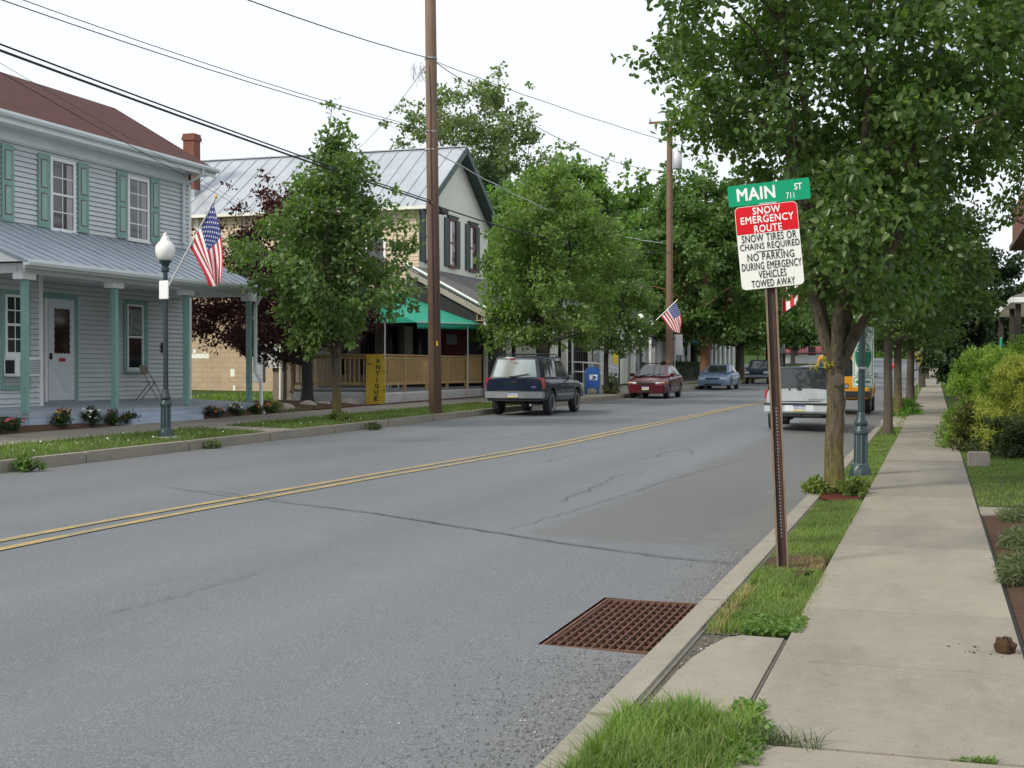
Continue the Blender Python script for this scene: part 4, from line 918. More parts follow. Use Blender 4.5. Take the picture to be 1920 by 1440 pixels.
# gable windows with shutters
for pa, pb in ((840.5, 854.5), (879, 891.5), (795.5, 809.5)):
    y0, y1 = YX(pa, gx), YX(pb, gx); pm = (pa + pb) / 2; z1 = onX(846, 411, gx).z; z0 = onX(846, 500, gx).z
    f = win_x(H2, gx + .005, y0, y1, z0, z1, M['maroon'], M['glass'], fw=.07, rows=(1, 1), cols=1, muntin=False, proud=.06)
    MB().box(gx + .0235, gx + .025, y0 + .12, y0 + .42, z0 + .1, z1 - .12).build('curtain', M['flag_white'], f, world=True)
    mb = MB(); mb.box(gx, gx + .09, y0 - .12, y1 + .12, z1 + .01, z1 + .09); mb.box(gx, gx + .12, y0 - .18, y1 + .18, z1 + .09, z1 + .14); mb.build('lintel', M['darkgreen'], f, world=True)
    for ya, yb in ((y0 - .50, y0 - .02), (y1 + .02, y1 + .46)):
        mb = MB(); mb.box(gx, gx + .05, ya, yb, z0 - .02, z1); 
        for k in range(2): mb.box(gx + .05, gx + .06, ya + .07, yb - .07, z0 + .1 + k * (z1 - z0) / 2, z0 - .08 + (k + 1) * (z1 - z0) / 2)
        mb.build('shutter', M['darkgreen'], H2, world=True)
# chimney on the metal roof
p0 = onY(355, 380, 49.2); 
mb = MB(); mb.cbox((p0.x, 49.4, 9.9), (.52, .52, 3.2)); mb.cbox((p0.x, 49.4, 11.42), (.62, .62, .16)); mb.cbox((p0.x, 49.4, 11.56), (.56, .56, .14)); chm = mb.build('chimney', M['brick'], H2, world=True)
MB().cbox((p0.x, 49.4, 8.98), (.66, .66, .5)).build('flashing', M['box_grey'], chm, world=True)
# shed roof porch over the street front
sx0, sz0, sx1, sz1 = gx, 5.6, -15.9, 3.83; sY0, sY1 = 46.55, 57.2
mb = MB(); roofslab(mb, (sx1, sY0, sz1), (sx1, sY1, sz1), (sx0 + .02, sY1, sz0), (sx0 + .02, sY0, sz0), .08); mb.build('porch_roof', M['shingle_grey'], H2, world=True)
mb = MB(); mb.bar((sx0 + .05, sY0 - .02, sz0 - .27), (sx1, sY0 - .02, sz1 - .27), .04, .2); mb.build('rake_board', mat('weathered_wood', (.30, .26, .22), .8, .2, 6), H2, world=True)
mb = MB()
for i in range(34):
    t = i / 33; x = sx0 + (sx1 - sx0) * t; z = sz0 + (sz1 - sz0) * t; mb.box(x - .02, x + .02, sY0 - .03, sY0 + .3, z - .17, z - .13)
mb.build('soffit_slats', M['white'], H2, world=True)
mb = MB(); mb.tube([(sx0 + .1, sY0 - .06, sz0 + .02), (sx1 - .05, sY0 - .06, sz1 + .04)], .045, 8); mb.build('rake_pipe', M['white'], H2, world=True)
# end wall of that porch behind the deck
yw = 46.7; fl = .96
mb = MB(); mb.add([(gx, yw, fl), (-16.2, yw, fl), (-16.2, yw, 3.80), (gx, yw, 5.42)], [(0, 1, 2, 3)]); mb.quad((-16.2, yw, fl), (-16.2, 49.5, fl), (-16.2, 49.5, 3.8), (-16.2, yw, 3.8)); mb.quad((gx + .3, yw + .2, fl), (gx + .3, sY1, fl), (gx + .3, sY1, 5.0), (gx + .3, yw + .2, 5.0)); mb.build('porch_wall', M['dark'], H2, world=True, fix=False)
def yrect(pa, pb, ya, yb, m, name, dep=.03, y=yw):
    a = onY(pa, yb, y); b = onY(pb, ya, y); return MB().box(a.x, b.x, y - dep, y - .002, a.z, b.z).build(name, m, H2, world=True)
yrect(752, 774, 612, 668, M['cream'], 'wall_panel'); rd = yrect(826, 874, 608, 690, M['maroon'], 'shop_door', .04)
yrect(838, 857, 627, 646, M['box_grey'], 'door_notice', .045); yrect(785, 806, 612, 664, M['glass'], 'window', .025); yrect(878, 894, 600, 665, M['glass'], 'window', .025)
for a in (894.5, 903.5): yrect(a, a + 1.6, 577, 600, M['deck_wood'], 'window_trim', .05)
yrect(893, 909.5, 600, 602, M['deck_wood'], 'window_trim', .055); yrect(728, 748, 605, 690, M['glass'], 'window', .025)
for Yp in (46.75, 50.2, 53.6, 57.0): MB().box(-16.16, -16.03, Yp - .065, Yp + .065, gz(-16.2, Yp), 3.80).build('porch_post', M['alu'] if Yp < 47 else M['bark_dark'], H2, world=True)
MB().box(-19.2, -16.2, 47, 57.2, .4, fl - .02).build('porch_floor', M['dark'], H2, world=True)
# back store room wing
wg = thing('storeroom_wing', 'tan block lean-to wing behind the red maple, carrying the electric meters', 'outbuilding', (-20.2, 43, gz(-20, 43)))
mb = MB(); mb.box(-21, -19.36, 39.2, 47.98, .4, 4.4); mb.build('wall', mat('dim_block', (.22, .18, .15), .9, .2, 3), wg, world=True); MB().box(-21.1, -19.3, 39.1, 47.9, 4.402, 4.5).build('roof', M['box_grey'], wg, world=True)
for ya, yb in ((40.2, 41.4), (42.6, 43.8), (45, 46.2)): MB().box(-19.355, -19.33, ya, yb, 1.4, 3.2).build('window', M['glass_dark'], wg, world=True)
# awning
aw = thing('awning', 'green canvas awning with a scalloped edge over the shop deck', 'awning', (-17.8, 43, 3.2))
A0, A1, B0, B1 = (gx + .02, 40.3, 4.36), (gx + .02, 46.6, 4.43), (-16.15, 40.0, 3.12), (-16.15, 46.62, 3.27)
mb = MB(); nu = 30
def awf(u, v):
    p = Vector(A0).lerp(Vector(A1), u).lerp(Vector(B0).lerp(Vector(B1), u), v); p.z -= .05 * math.sin(math.pi * v) + .015 * math.sin(u * 40) * v; return p
mb.grid(awf, [i / nu for i in range(nu + 1)], [i / 8 for i in range(9)]); mb.add([A0, B0, (gx + .02, 40.0, 3.12)], [(0, 1, 2)]); mb.build('canvas', M['awning'], aw, world=True, fix=False, smooth=50)
mb = MB(); ns = 30
for i in range(ns):
    a = Vector(B0).lerp(Vector(B1), i / ns); b = Vector(B0).lerp(Vector(B1), (i + 1) / ns); m_ = (a + b) / 2; mb.add([a, b, b - Vector((0, 0, .12)), m_ - Vector((0, 0, .22)), a - Vector((0, 0, .12))], [(0, 1, 2, 3, 4)])
mb.build('valance', M['awning'], aw, world=True, fix=False)
for pxx in (721.5, 877):
    q = onX(pxx, 650, -16.16); MB().tube([(-16.16, q.y, gz(-16.2, q.y) + .3), (-16.16, q.y, 3.16)], .024, 8).build('pole', M['alu'], aw, world=True)
MB().tube([(-16.16, 40.0, 3.13), (-16.16, 46.6, 3.26)], .022, 6).build('front_bar', M['alu'], aw, world=True)
# deck
dk = thing('deck', 'pine deck with baluster railing and white lattice skirt in front of the shop', 'deck', (-17.7, 42, gz(-17, 42)))
dX, dY0, dY1 = -16.22, 37.15, 46.66
MB().box(-19.3, dX, dY0, dY1, fl - .12, fl).build('deck_floor', mat('deck_grey', (.16, .17, .17), .8, .2, 6), dk, world=True)
def rail(name, a, b, zt, zb, sp, solid=False):
    a = Vector(a); b = Vector(b); mb = MB(); mb.bar(a + Vector((0, 0, zt)), b + Vector((0, 0, zt)), .14, .04); mb.bar(a + Vector((0, 0, zt - .08)), b + Vector((0, 0, zt - .08)), .04, .09); mb.bar(a + Vector((0, 0, zb)), b + Vector((0, 0, zb)), .04, .09); mb.build(name, M['deck_wood'], dk, world=True)
    L = (b - a).length; n = int(L / sp)
    mb = MB()
    for i in range(n + 1):
        p = a.lerp(b, (i + .5) / (n + 1)); d_ = (b - a).normalized() * (sp * .98 if solid else .038); mb.bar(p + Vector((0, 0, zb + .045)), p + Vector((0, 0, zt - .125)), .036, .036)
        if solid: mb.bar(p - d_ / 2 + Vector((0, 0, (zt + zb) / 2)), p + d_ / 2 + Vector((0, 0, (zt + zb) / 2)), .02, zt - zb - .2)
    mb.build('balusters', M['deck_wood'], dk, world=True)
rail('railing', (dX, dY0, 0), (dX, 45.0, 0), 2.04, 1.14, .105); rail('railing', (dX, 45.05, 0), (dX, dY1 - .05, 0), 2.10, 1.12, .10, True)
rail('railing', (-19.2, dY0, 0), (dX, dY0, 0), 2.04, 1.14, .165)
for (x, y) in [(dX, dY0)] + [(dX, dY0 + 1.93 * k) for k in range(1, 5)] + [(-17.7, dY0), (-19.2, dY0)]: MB().box(x - .045, x + .045, y - .045, y + .045, .55, 2.02).build('post', M['deck_wood'], dk, world=True)
def lattice(name, a, b, z0, z1, sp=.105):
    a = Vector(a); b = Vector(b); u = (b - a).normalized(); L = (b - a).length; h = z1 - z0; mb = MB(); n = Vector((u.y, -u.x, 0))
    k = -h
    while k < L:
        for s in (0, 1):
            t0 = max(0, -k); t1 = min(h, L - k)
            if t1 > t0 + .02:
                za, zb_ = (z0 + t0, z0 + t1) if s == 0 else (z1 - t0, z1 - t1); mb.bar(a + u * (k + t0) + Vector((0, 0, za)) + n * .012 * s, a + u * (k + t1) + Vector((0, 0, zb_)) + n * .012 * s, .010, .042)
        k += sp
    mb.bar(a + Vector((0, 0, z1)), b + Vector((0, 0, z1)), .03, .05); mb.bar(a + Vector((0, 0, z0)), b + Vector((0, 0, z0)), .03, .05); mb.build(name, M['lattice'], dk, world=True)
lattice('lattice_skirt', (-19.25, dY0 - .03, 0), (dX, dY0 - .03, 0), .50, .86, .11)
lattice('lattice_skirt', (dX + .03, dY0, 0), (dX + .03, dY1, 0), .50, .84, .12)
MB().box(-19.2, dX - .06, dY0 + .3, dY0 + .34, .4, .83).build('skirt_back_board', M['box_grey'], dk, world=True); MB().box(dX - .10, dX - .06, dY0 + .35, dY1, .4, .83).build('skirt_back_board', M['white'], dk, world=True)  # plain grey and white boards set behind the lattice skirts
struct(strip('red_mulch_edge', -16.25, -15.98, lambda x, y: gz(x, y) + .03, M['mulch_red'], frange(32.5, 49.5, 1), 2))
# plastic chairs and table on the deck
for i, (x, y, r, lb) in enumerate(((-17.0, 38.4, .4, 'white plastic chair on the deck, the one nearer the yellow sign'), (-17.4, 40.6, 2.6, 'white plastic chair on the deck behind the first railing bay'))):
    c_ = thing('garden_chair', lb, 'chair', (x, y, fl), r, 'white plastic chairs on the deck')
    for sx in (-.2, .2):
        for sy_ in (-.2, .2): MB().tube([(sx * 1.1, sy_ * 1.1, 0), (sx, sy_, .42)], .02, 6).build('leg', M['white'], c_)
    MB().box(-.24, .24, -.23, .23, .42, .45).build('seat', M['white'], c_, bevel=.01)
    mb = MB(); mb.box(-.24, .24, .21, .24, .78, .9)
    for k in range(6): mb.box(-.24 + k * .09, -.20 + k * .09, .212, .235, .45, .78)
    mb.build('backrest', M['white'], c_)
# ANTIQUE board
p = onY(704, 758, 36.95); bz0 = p.z
sg = thing('antique_sign', 'tall yellow board lettered ANTIQUE leaning at the corner of the shop deck', 'sign', (p.x, 36.95, bz0))
a = onY(686.5, 758, 36.95).x - p.x; b = onY(722.5, 758, 36.95).x - p.x; hh = 92 * 40.4 / FPX; c = .07
poly = [(a, 0, 0), (b - c, 0, 0), (b, 0, c), (b, 0, hh - c * 1.3), (b - c, 0, hh), (a + .02, 0, hh)]
MB().prism(poly, (0, -.03, 0)).build('board', M['sign_yellow'], sg)
mb = MB(); mb.prism([(b - c * .9, -.031, hh - .02), (b - .02, -.031, hh - .02), (b - .02, -.031, hh - .1)], (0, -.003, 0)); mb.prism([(b - .06, -.031, hh * .66), (b - .01, -.031, hh * .64), (b - .01, -.031, hh * .69)], (0, -.003, 0)); mb.prism([(b - .06, -.031, hh * .29), (b - .01, -.031, hh * .27), (b - .01, -.031, hh * .32)], (0, -.003, 0))
mb.bar((a + .04, -.033, hh * .845), (a + .2, -.033, hh * .80), .004, .02); mb.build('painted_mark', M['sign_black'], sg)
for i, chh in enumerate('ANTIQUE'):
    text(chh, .135 if chh != 'I' else .035, .150, M['sign_black'], sg, 'letter', facing(((a + b) / 2 + .10 - .012 * i, -.034, hh - .185 - i * .191)), .035)
# meters and pipes on the wing's near wall
mx_ = onY(503, 680, 39.1)
em = thing('electric_meter_box', 'grey electric meter box with two round glass meters behind the white downspout', 'meter box', (mx_.x, 39.1, 1.2))
a = onY(478, 717, 39.15); b = onY(497, 637, 39.15); MB().box(a.x, b.x, 39.0, 39.18, a.z, b.z).build('cabinet', M['box_grey'], em, world=True, bevel=.01)
for py in (652, 672): q = onY(479, py, 38.98); MB().lathe([(.10, 0), (.10, -.05), (.085, -.12), (.05, -.14)], (q.x + .05, 39.0, q.z), 16, axis='Y').build('meter', M['alu'] if py == 652 else M['glass'], em, world=True, smooth=50)
fb = thing('fuse_box', 'pale grey fuse box beside the conduit under the red maple', 'fuse box', (mx_.x + .5, 39.1, 1.6)); a = onY(501, 690, 39.15); b = onY(524, 645, 39.15)
MB().box(a.x, b.x, 39.05, 39.18, a.z, b.z).build('cabinet', M['alu'], fb, world=True, bevel=.008)
cn = thing('conduit', 'pale vertical conduit pipe down the wall behind the red maple', 'pipe', (onY(526, 740, 39.1).x, 39.1, .5)); q = onY(526, 749, 39.08); r_ = onY(527, 640, 39.08)
MB().tube([(q.x, 39.08, q.z), (r_.x, 39.08, r_.z)], .055, 8).build('pipe', M['cream'], cn, world=True)
mb = MB(); q = onY(548, 660, 39.1); mb.cbox((q.x, 39.05, q.z), (.2, .1, .25)); tag(mb.build('junction_box', M['box_grey']), 'small olive junction box on the wall right of the conduit', 'box')
# ================================================================== STREET POLE, WIRES
pb = Vector((-12.95, 33.4, gz(-12.95, 33.4) - .1)); pt_ = onY(806, -75, 33.4)
up = thing('utility_pole', 'tall brown wooden utility pole in the left verge before the navy car', 'utility pole', pb)
mb = MB(); mb.tube([pb, pb.lerp(pt_, .5), pt_], [.178, .163, .148], 18); mb.build('shaft', M['pole'], up, world=True, smooth=60)
def poleat(py): return onY(813 - 6 * (1 - py / 770.) , py, 33.4)
for py in (110, 247, 281, 381):
    q = poleat(py); MB().lathe([(.175, -.02), (.175, .02)], q, 14).build('clamp_band', M['box_grey'], up, world=True)
mb = MB(); q0 = poleat(640); q1 = poleat(690); mb.box(q0.x + .155, q0.x + .185, q0.y - .16, q0.y - .02, q1.z + .6, q0.z); mb.build('pole_tag', M['sign_yellow'], up, world=True)
q = poleat(618); MB().cbox((q.x + .10, q.y - .135, q.z), (.10, .02, .1), .5).build('pole_tag', M['flag_white'], up, world=True)
mb = MB(); mb.tube([poleat(125) + Vector((.0, -.17, 0)), poleat(200) + Vector((.03, -.18, 0)), poleat(300) + Vector((.03, -.18, 0)), poleat(420) + Vector((.05, -.185, 0)), poleat(760) + Vector((.10, -.17, 0))], .02, 6); mb.build('riser_cable', M['pole'], up, world=True)
def wire(name, label, a, b, sag, r, m=None, n=28, cat='wire', group=None, wob=0.):
    a = Vector(a); b = Vector(b); mb = MB(); pts = []
    for i in range(n + 1):
        t = i / n; p = a.lerp(b, t); p.z -= 4 * sag * t * (1 - t) + wob * math.sin(t * 60) * .02; pts.append(p)
    mb.tube(pts, r * .78, 6); return tag(mb.build(name, m or M['wire'], smooth=60), label, cat, group)
fpx = -13.0; fpY = YX(1255, fpx); fzb = gz(fpx, fpY)
def fpole(py): q = onX(1257, py, fpx); return Vector((fpx, fpY, q.z))
wire('overhead_wire', 'topmost dark wire running from the top left to the near pole', poleat(110), (-13.1, -22, poleat(110).z), 1.8, .016)
wire('overhead_wire', 'upper wire of the thin pair crossing the sky left of the pole', poleat(244), (-12.85, -22, poleat(247).z + .25), 1.22, .010)
wire('overhead_wire', 'lower wire of the thin pair crossing the sky left of the pole', poleat(248), (-13.1, -22, poleat(247).z + .2), 1.25, .012)
wire('overhead_cable', 'thick black cable crossing low over the brown roof to the near pole', poleat(381), (-13.05, -22, poleat(381).z + 1.9), .5, .028, cat='cable')
wire('overhead_cable', 'second black cable just above the thick one over the brown roof', poleat(379) + Vector((0, 0, .03)), (-13.05, -22, poleat(381).z + 2.2), .55, .020, cat='cable')
s_ = onX(-70, 92, -13.2); e_ = onY(530, 432, 47.6); wire('service_wire', 'thin service wire dropping across the brown roof to the shop wall', s_ + (s_ - e_) * .6, e_, .03, .010)
s2 = onX(-70, 84, -13.2); e2 = onY(545, 437, 47.6); wire('service_wire', 'faint second service wire running beside the one over the brown roof', s2 + (s2 - e2) * .6, e2, -.05, .006)
wire('drop_wire', 'thin wire slanting from the pole down to the metal roof', poleat(118) + Vector((-.1, 0, 0)), onY(650, 297, 50.5), .25, .010)
wire('overhead_wire', 'dark wire sagging from the near pole to the far pole transformer', poleat(110), fpole(322), .75, .016, wob=.5)
wire('overhead_wire', 'wire from the near pole crossing the street into the right-hand trees', poleat(112), onY(1640, 345, 62), .55, .012, wob=.5)
wire('service_wire', 'white twisted service cable drooping past the dark green gable', poleat(280), onY(1240, 455, 64), .5, .022, M['wire_light'], wob=1.)
wire('overhead_cable', 'black cable with a splice box running right from the near pole', poleat(383), fpole(474), .45, .026, cat='cable')
wire('overhead_wire', 'thin wire just above the spliced cable entering the green trees', poleat(248), fpole(392), .9, .010)
q = poleat(384).lerp(fpole(474), .022); q.z -= .12
spb = thing('splice_box', 'black cable splice box hanging from the cable right of the near pole', 'splice box', q)
mb = MB(); mb.cbox((0, 0, 0), (.22, .55, .15), 0); mb.build('case', M['black'], spb, bevel=.02); mb = MB()
for s in (-.2, .2): mb.bar((0, s, .07), (0, s, .14), .02)
mb.build('hanger', M['box_grey'], spb)
tw = thing('dead_vine', 'tangle of dead twigs hanging from the wire left of the pole top', 'vine', poleat(118)); mb = MB(); rg = random.Random(4)
for k in range(16):
    a = Vector((-.1 - rg.uniform(0, .45), -.05, rg.uniform(-.1, .05))); mb.tube([a, a + Vector((rg.uniform(-.12, .12), 0, -rg.uniform(.1, .3))), a + Vector((rg.uniform(-.2, .2), 0, -rg.uniform(.3, .65)))], .006, 4)
mb.build('twigs', M['box_grey'], tw)
fp = thing('utility_pole', 'far brown utility pole with a grey transformer above the trees', 'utility pole', (fpx, fpY, fzb))
mb = MB(); mb.tube([(fpx, fpY, fzb - .1), (fpx, fpY, fpole(228).z)], [.20, .145], 12); mb.build('shaft', M['pole_far'], fp, world=True, smooth=60)
zc_ = fpole(231).z; mb = MB(); mb.bar((fpx - 1.05, fpY - .18, zc_), (fpx + 1.2, fpY - .18, zc_), .09, .11); ca = mb.build('crossarm', M['pole_far'], fp, world=True)
for dx in (-.98, .95): MB().lathe([(.03, 0), (.05, .06), (.03, .12), (.045, .17)], (fpx + dx, fpY - .18, zc_ + .055), 10).build('insulator', M['box_grey'], ca, world=True)
zt_ = fpole(301).z; mb = MB(); mb.lathe([(.20, -.50), (.235, -.46), (.235, .38), (.20, .44), (.07, .46), (.06, .62)], (fpx + .42, fpY - .05, zt_), 16); mb.build('transformer', M['alu'], fp, world=True, smooth=50)
# ================================================================== LAMPS AND FLAGS
def make_lamp(label, loc, rz=0.):
    t = thing('street_lamp', label, 'street lamp', loc, rz, 'green street lamps with white globes')
    mb = MB(); mb.lathe([(.15, -.05), (.15, .06), (.118, .15), (.105, .17)], n=8); mb.lathe([(.093, .165), (.088, .60)], n=8); mb.lathe([(.108, .595), (.112, .63), (.095, .66), (.078, .70), (.092, .72), (.092, .76), (.064, .80), (.064, .86), (.05, .89)], n=16)
    mb.lathe([(.048, .885), (.041, 3.10)], n=14); mb.build('post', M['lamp_paint'], t, smooth=40)
    mb = MB()
    for k in range(8):
        a = 2 * math.pi * (k) / 8; mb.cbox((.0905 * math.cos(a), .0905 * math.sin(a), .385), (.008, .010, .40), a)
    mb.lathe([(.112, .168), (.112, .182)], n=8); mb.build('worn_edge', M['lamp_edge'], t)
    mb = MB(); mb.lathe([(.052, 3.05), (.075, 3.07), (.075, 3.12), (.055, 3.14), (.075, 3.20), (.115, 3.245), (.115, 3.265)], n=18); mb.build('collar', M['lamp_paint'], t, smooth=40)
    mb = MB(); mb.lathe([(.095, 3.26), (.13, 3.28), (.168, 3.36), (.182, 3.45), (.17, 3.53), (.125, 3.59), (.085, 3.625), (.082, 3.645), (.062, 3.69), (.035, 3.71), (.04, 3.735), (.025, 3.765), (.005, 3.775)], n=24); mb.build('globe', M['globe'], t, smooth=60)
    return t
def flag(label, loc, dirx, sc=1., drop=1.0, seed=1, z0=2.72, sweep=0., lean=1.64, f1=.72):
    t = thing('flag', label, 'flag', loc, 0, 'striped flags on the lamp posts')
    st0 = Vector((dirx * .06, -.055, z0)); tip = st0 + Vector((dirx * 1.03 * sc, sweep, lean * sc)); d = (tip - st0).normalized()
    mb = MB(); mb.tube([st0, tip], .014 * sc + .004, 8); mb.build('staff', M['alu'], t); mb = MB(); mb.lathe([(.002, -.02), (.03, .0), (.03, .03), (.005, .06)], tip, 10); mb.build('finial', M['sign_yellow'], t)
    mb = MB(); mb.box(-.09, .11, -.075, -.052, z0 - .17, z0 + .17) if dirx > 0 else mb.box(-.11, .09, -.075, -.052, z0 - .17, z0 + .17); mb.build('bracket', M['white'], t, bevel=.01)
    H0 = tip - d * .10; H1 = tip - d * 1.03 * sc
    F0 = H0 + Vector((.16 * dirx, .0, -1.45 * sc * drop)); F1 = H1 + Vector((.42 * dirx * sc, .02, -f1 * sc * drop))
    nu_, nv = 40, 26; V = []; Fq = []; mi = []; nrm = Vector((.2, -1, 0)).normalized(); side = Vector((1, .2, 0)).normalized()
    def P(u, v):
        p = H0.lerp(H1, v).lerp(F0.lerp(F1, v), u); amp = (.02 + .085 * u) * sc
        p = p + nrm * amp * math.sin(2 * math.pi * (1.6 * v + .25 * u) + seed) + side * .05 * sc * u * math.sin(2 * math.pi * 1.1 * v + 2 * u + seed); p.z -= .03 * math.sin(math.pi * u); p = p + Vector((dirx * .10 * sc * math.sin(math.pi * u) * (1 - v), 0, 0)); return p
    for j in range(nv + 1):
        for i in range(nu_ + 1): V.append(P(i / nu_, j / nv))
    for j in range(nv):
        for i in range(nu_):
            Fq.append((j * (nu_ + 1) + i, j * (nu_ + 1) + i + 1, (j + 1) * (nu_ + 1) + i + 1, (j + 1) * (nu_ + 1) + i)); sidx = j // 2
            mi.append(2 if (i < 16 and j < 14) else (sidx % 2))
    mb = MB(); mb.v = [tuple(v) for v in V]; mb.f = Fq; mb.m = mi; cl_ = mb.build('cloth', [M['flag_red'], M['flag_white'], M['flag_blue']], t, fix=False, smooth=180)
    mb = MB()
    for r in range(9):
        for c_ in range(6 if r % 2 == 0 else 5):
            u = (.4) * ((c_ + .5 + (.5 if r % 2 else 0)) / 6); v = (7 / 13) * ((r + .6) / 9.2)
            for sgn in (-1, 1):
                pts = []
                for k in range(10):
                    a = 2 * math.pi * k / 10 + .3; rr = (.026 if k % 2 == 0 else .011); q_ = P(max(0, min(1, u + rr * math.cos(a) * .62)), max(0, min(1, v + rr * math.sin(a)))); pts.append(q_ + nrm * .004 * sgn)
                mb.add(pts, [tuple(range(10))])
    mb.build('stars', M['flag_white'], cl_, fix=False)
    return t
lp = onX(311, 818, -13.45); l1 = Vector((-13.45, lp.y, gz(-13.45, lp.y)))
make_lamp('green lamp post with white globe in the verge before the grey house', l1)
MB_ = MB(); MB_.lathe([(.30, -.05), (.30, .02), (.28, .035)], n=18); o = MB_.build('lamp_footing', M['kerb']); o.location = l1; tag(o, 'round concrete footing under the lamp post by the grey house', 'footing')
flag('striped flag hanging on the lamp post before the grey house', l1, 1, 1.0, 1.0, 1)
lp = G(1613, 893); l2 = Vector((lp.x, lp.y, gz(lp.x, lp.y)))
rl = make_lamp('green lamp post beside the right sidewalk, carrying the bike signs', l2, R(10)); rl.rotation_euler = (0, R(.6), R(10))
flag('striped flag half hidden behind the snow route sign', l2 + Vector((.0, 0, -.42)), -.79, 1.12, 1.0, 2, lean=1.45, f1=.22)
Y3 = YX(1201, -13.3); l3 = Vector((-13.3, Y3, gz(-13.3, Y3))); make_lamp('green lamp post behind the maroon car', l3); flag('striped flag on the lamp post behind the maroon car', l3, 1.55, 1.05, 1.0, 3, lean=1.5)
Y4 = YX(1421, -13.3); l4 = Vector((-13.3, Y4, gz(-13.3, Y4))); make_lamp('small distant green lamp post beyond the blue sedan', l4)
q = onX(1735, 722, -1.0); make_lamp('distant green lamp post between the far right tree trunks', (-1.0, 96, gz(-1, 96)))
# bike route signs strapped behind the right lamp
bs = thing('bike_route_sign', 'white and green bike route sign strapped to the right lamp post', 'sign', l2 + Vector((.03, .10, 0)), R(6))
def px2(py): return (893 - py) * 18.25 / FPX
zt1, zb1 = px2(612), px2(726); w2 = .142
def rrect(w, z0, z1, r, y, n=5):
    pts = []
    for cx0, cz0, a0 in ((w - r, z1 - r, 0), (-w + r, z1 - r, 90), (-w + r, z0 + r, 180), (w - r, z0 + r, 270)):
        for k in range(n + 1): a = R(a0 + 90 * k / n); pts.append((cx0 + r * math.cos(a), y, cz0 + r * math.sin(a)))
    return pts
mb = MB(); mb.prism(rrect(w2, zb1, zt1, .03, 0), (0, .004, 0)); pl = mb.build('plate', mat('bike_sign_white', (.78, .84, .80), .4, .04, 3), bs)
H_ = zt1 - zb1
def ring(w, z0, z1, r, th):
    o_ = rrect(w, z0, z1, r, -.003); i_ = rrect(w - th, z0 + th, z1 - th, max(.004, r - th), -.003); n = len(o_); mb = MB(); mb.add(o_ + i_, [(k, (k + 1) % n, (k + 1) % n + n, k + n) for k in range(n)]); return mb
for za, zb_ in ((zb1 + H_ * .845, zt1 - .012), (zb1 + H_ * .185, zb1 + H_ * .825), (zb1 + .012, zb1 + H_ * .165)): ring(w2 - .012, za, zb_, .025, .008).build('border', M['bike_green'], pl, fix=False)
mb = MB(); zc0 = zb1 + H_ * .52; mb.add([(.112 * math.cos(2 * math.pi * k / 32), -.003, zc0 + .205 * math.sin(2 * math.pi * k / 32)) for k in range(32)], [tuple(range(32))]); mb.build('oval', M['bike_green'], pl, fix=False)
def annulus(cx, cz, r, th, y, n=18): mb = MB(); mb.add([(cx + rr * math.cos(2 * math.pi * k / n), y, cz + rr * math.sin(2 * math.pi * k / n)) for rr in (r, r - th) for k in range(n)], [(k, (k + 1) % n, (k + 1) % n + n, k + n) for k in range(n)]); return mb
mb = MB(); zb_ = zc0 + .09
for s in (-.062, .062): m2 = annulus(s, zb_, .035, .009, -.005); mb.add(m2.v, m2.f)
for a, b in (((-.062, zb_), (-.03, zb_ + .055)), ((-.03, zb_ + .055), (.0, zb_)), ((-.03, zb_ + .055), (.045, zb_ + .055)), ((.0, zb_), (.045, zb_ + .055)), ((.062, zb_), (.04, zb_ + .08)), ((.04, zb_ + .08), (.065, zb_ + .08)), ((-.03, zb_ + .055), (-.04, zb_ + .075)), ((-.055, zb_ + .075), (-.025, zb_ + .075))): mb.bar((a[0], -.005, a[1]), (b[0], -.005, b[1]), .002, .008)
mb.build('bicycle_mark', pl.data.materials[0], pl, fix=False)
text('SOUTH', .20, .055, M['bike_green'], pl, 'lettering', facing((0, -.005, zb1 + H_ * .918)), .01); text('BICYCLE PA', .20, .045, M['box_grey'], pl, 'lettering', facing((0, -.005, zb1 + H_ * .775))); text('ROUTE', .17, .045, M['box_grey'], pl, 'lettering', facing((0, -.005, zb1 + H_ * .235))); 
mb = MB(); za = zb1 + H_ * .09; mb.prism([(-.11, -.003, za), (-.06, -.003, za + .035), (-.06, -.003, za + .012), (.10, -.003, za + .012), (.10, -.003, za - .012), (-.06, -.003, za - .012), (-.06, -.003, za - .035)], (0, -.002, 0)); mb.build('arrow', M['bike_green'], pl)
MB().box(-.065, .04, -.17, -.0, zb1 + H_ * .30, zb1 + H_ * .34).build('strap', M['steel'], bs)
s2_ = thing('route_sign', 'white route sign with black border above the bike sign', 'sign', l2 + Vector((.10, .10, 0)), R(6)); zq0, zq1 = px2(598), px2(562)
mb = MB(); mb.prism(rrect(.20, zq0, zq1, .03, 0), (0, .004, 0)); pq = mb.build('plate', M['sign_white'], s2_); ring(.188, zq0 + .012, zq1 - .012, .025, .012).build('border', M['sign_black'], pq, fix=False); text('711', .22, .19, M['sign_black'], pq, 'lettering', facing((0, -.005, (zq0 + zq1) / 2)), .015)
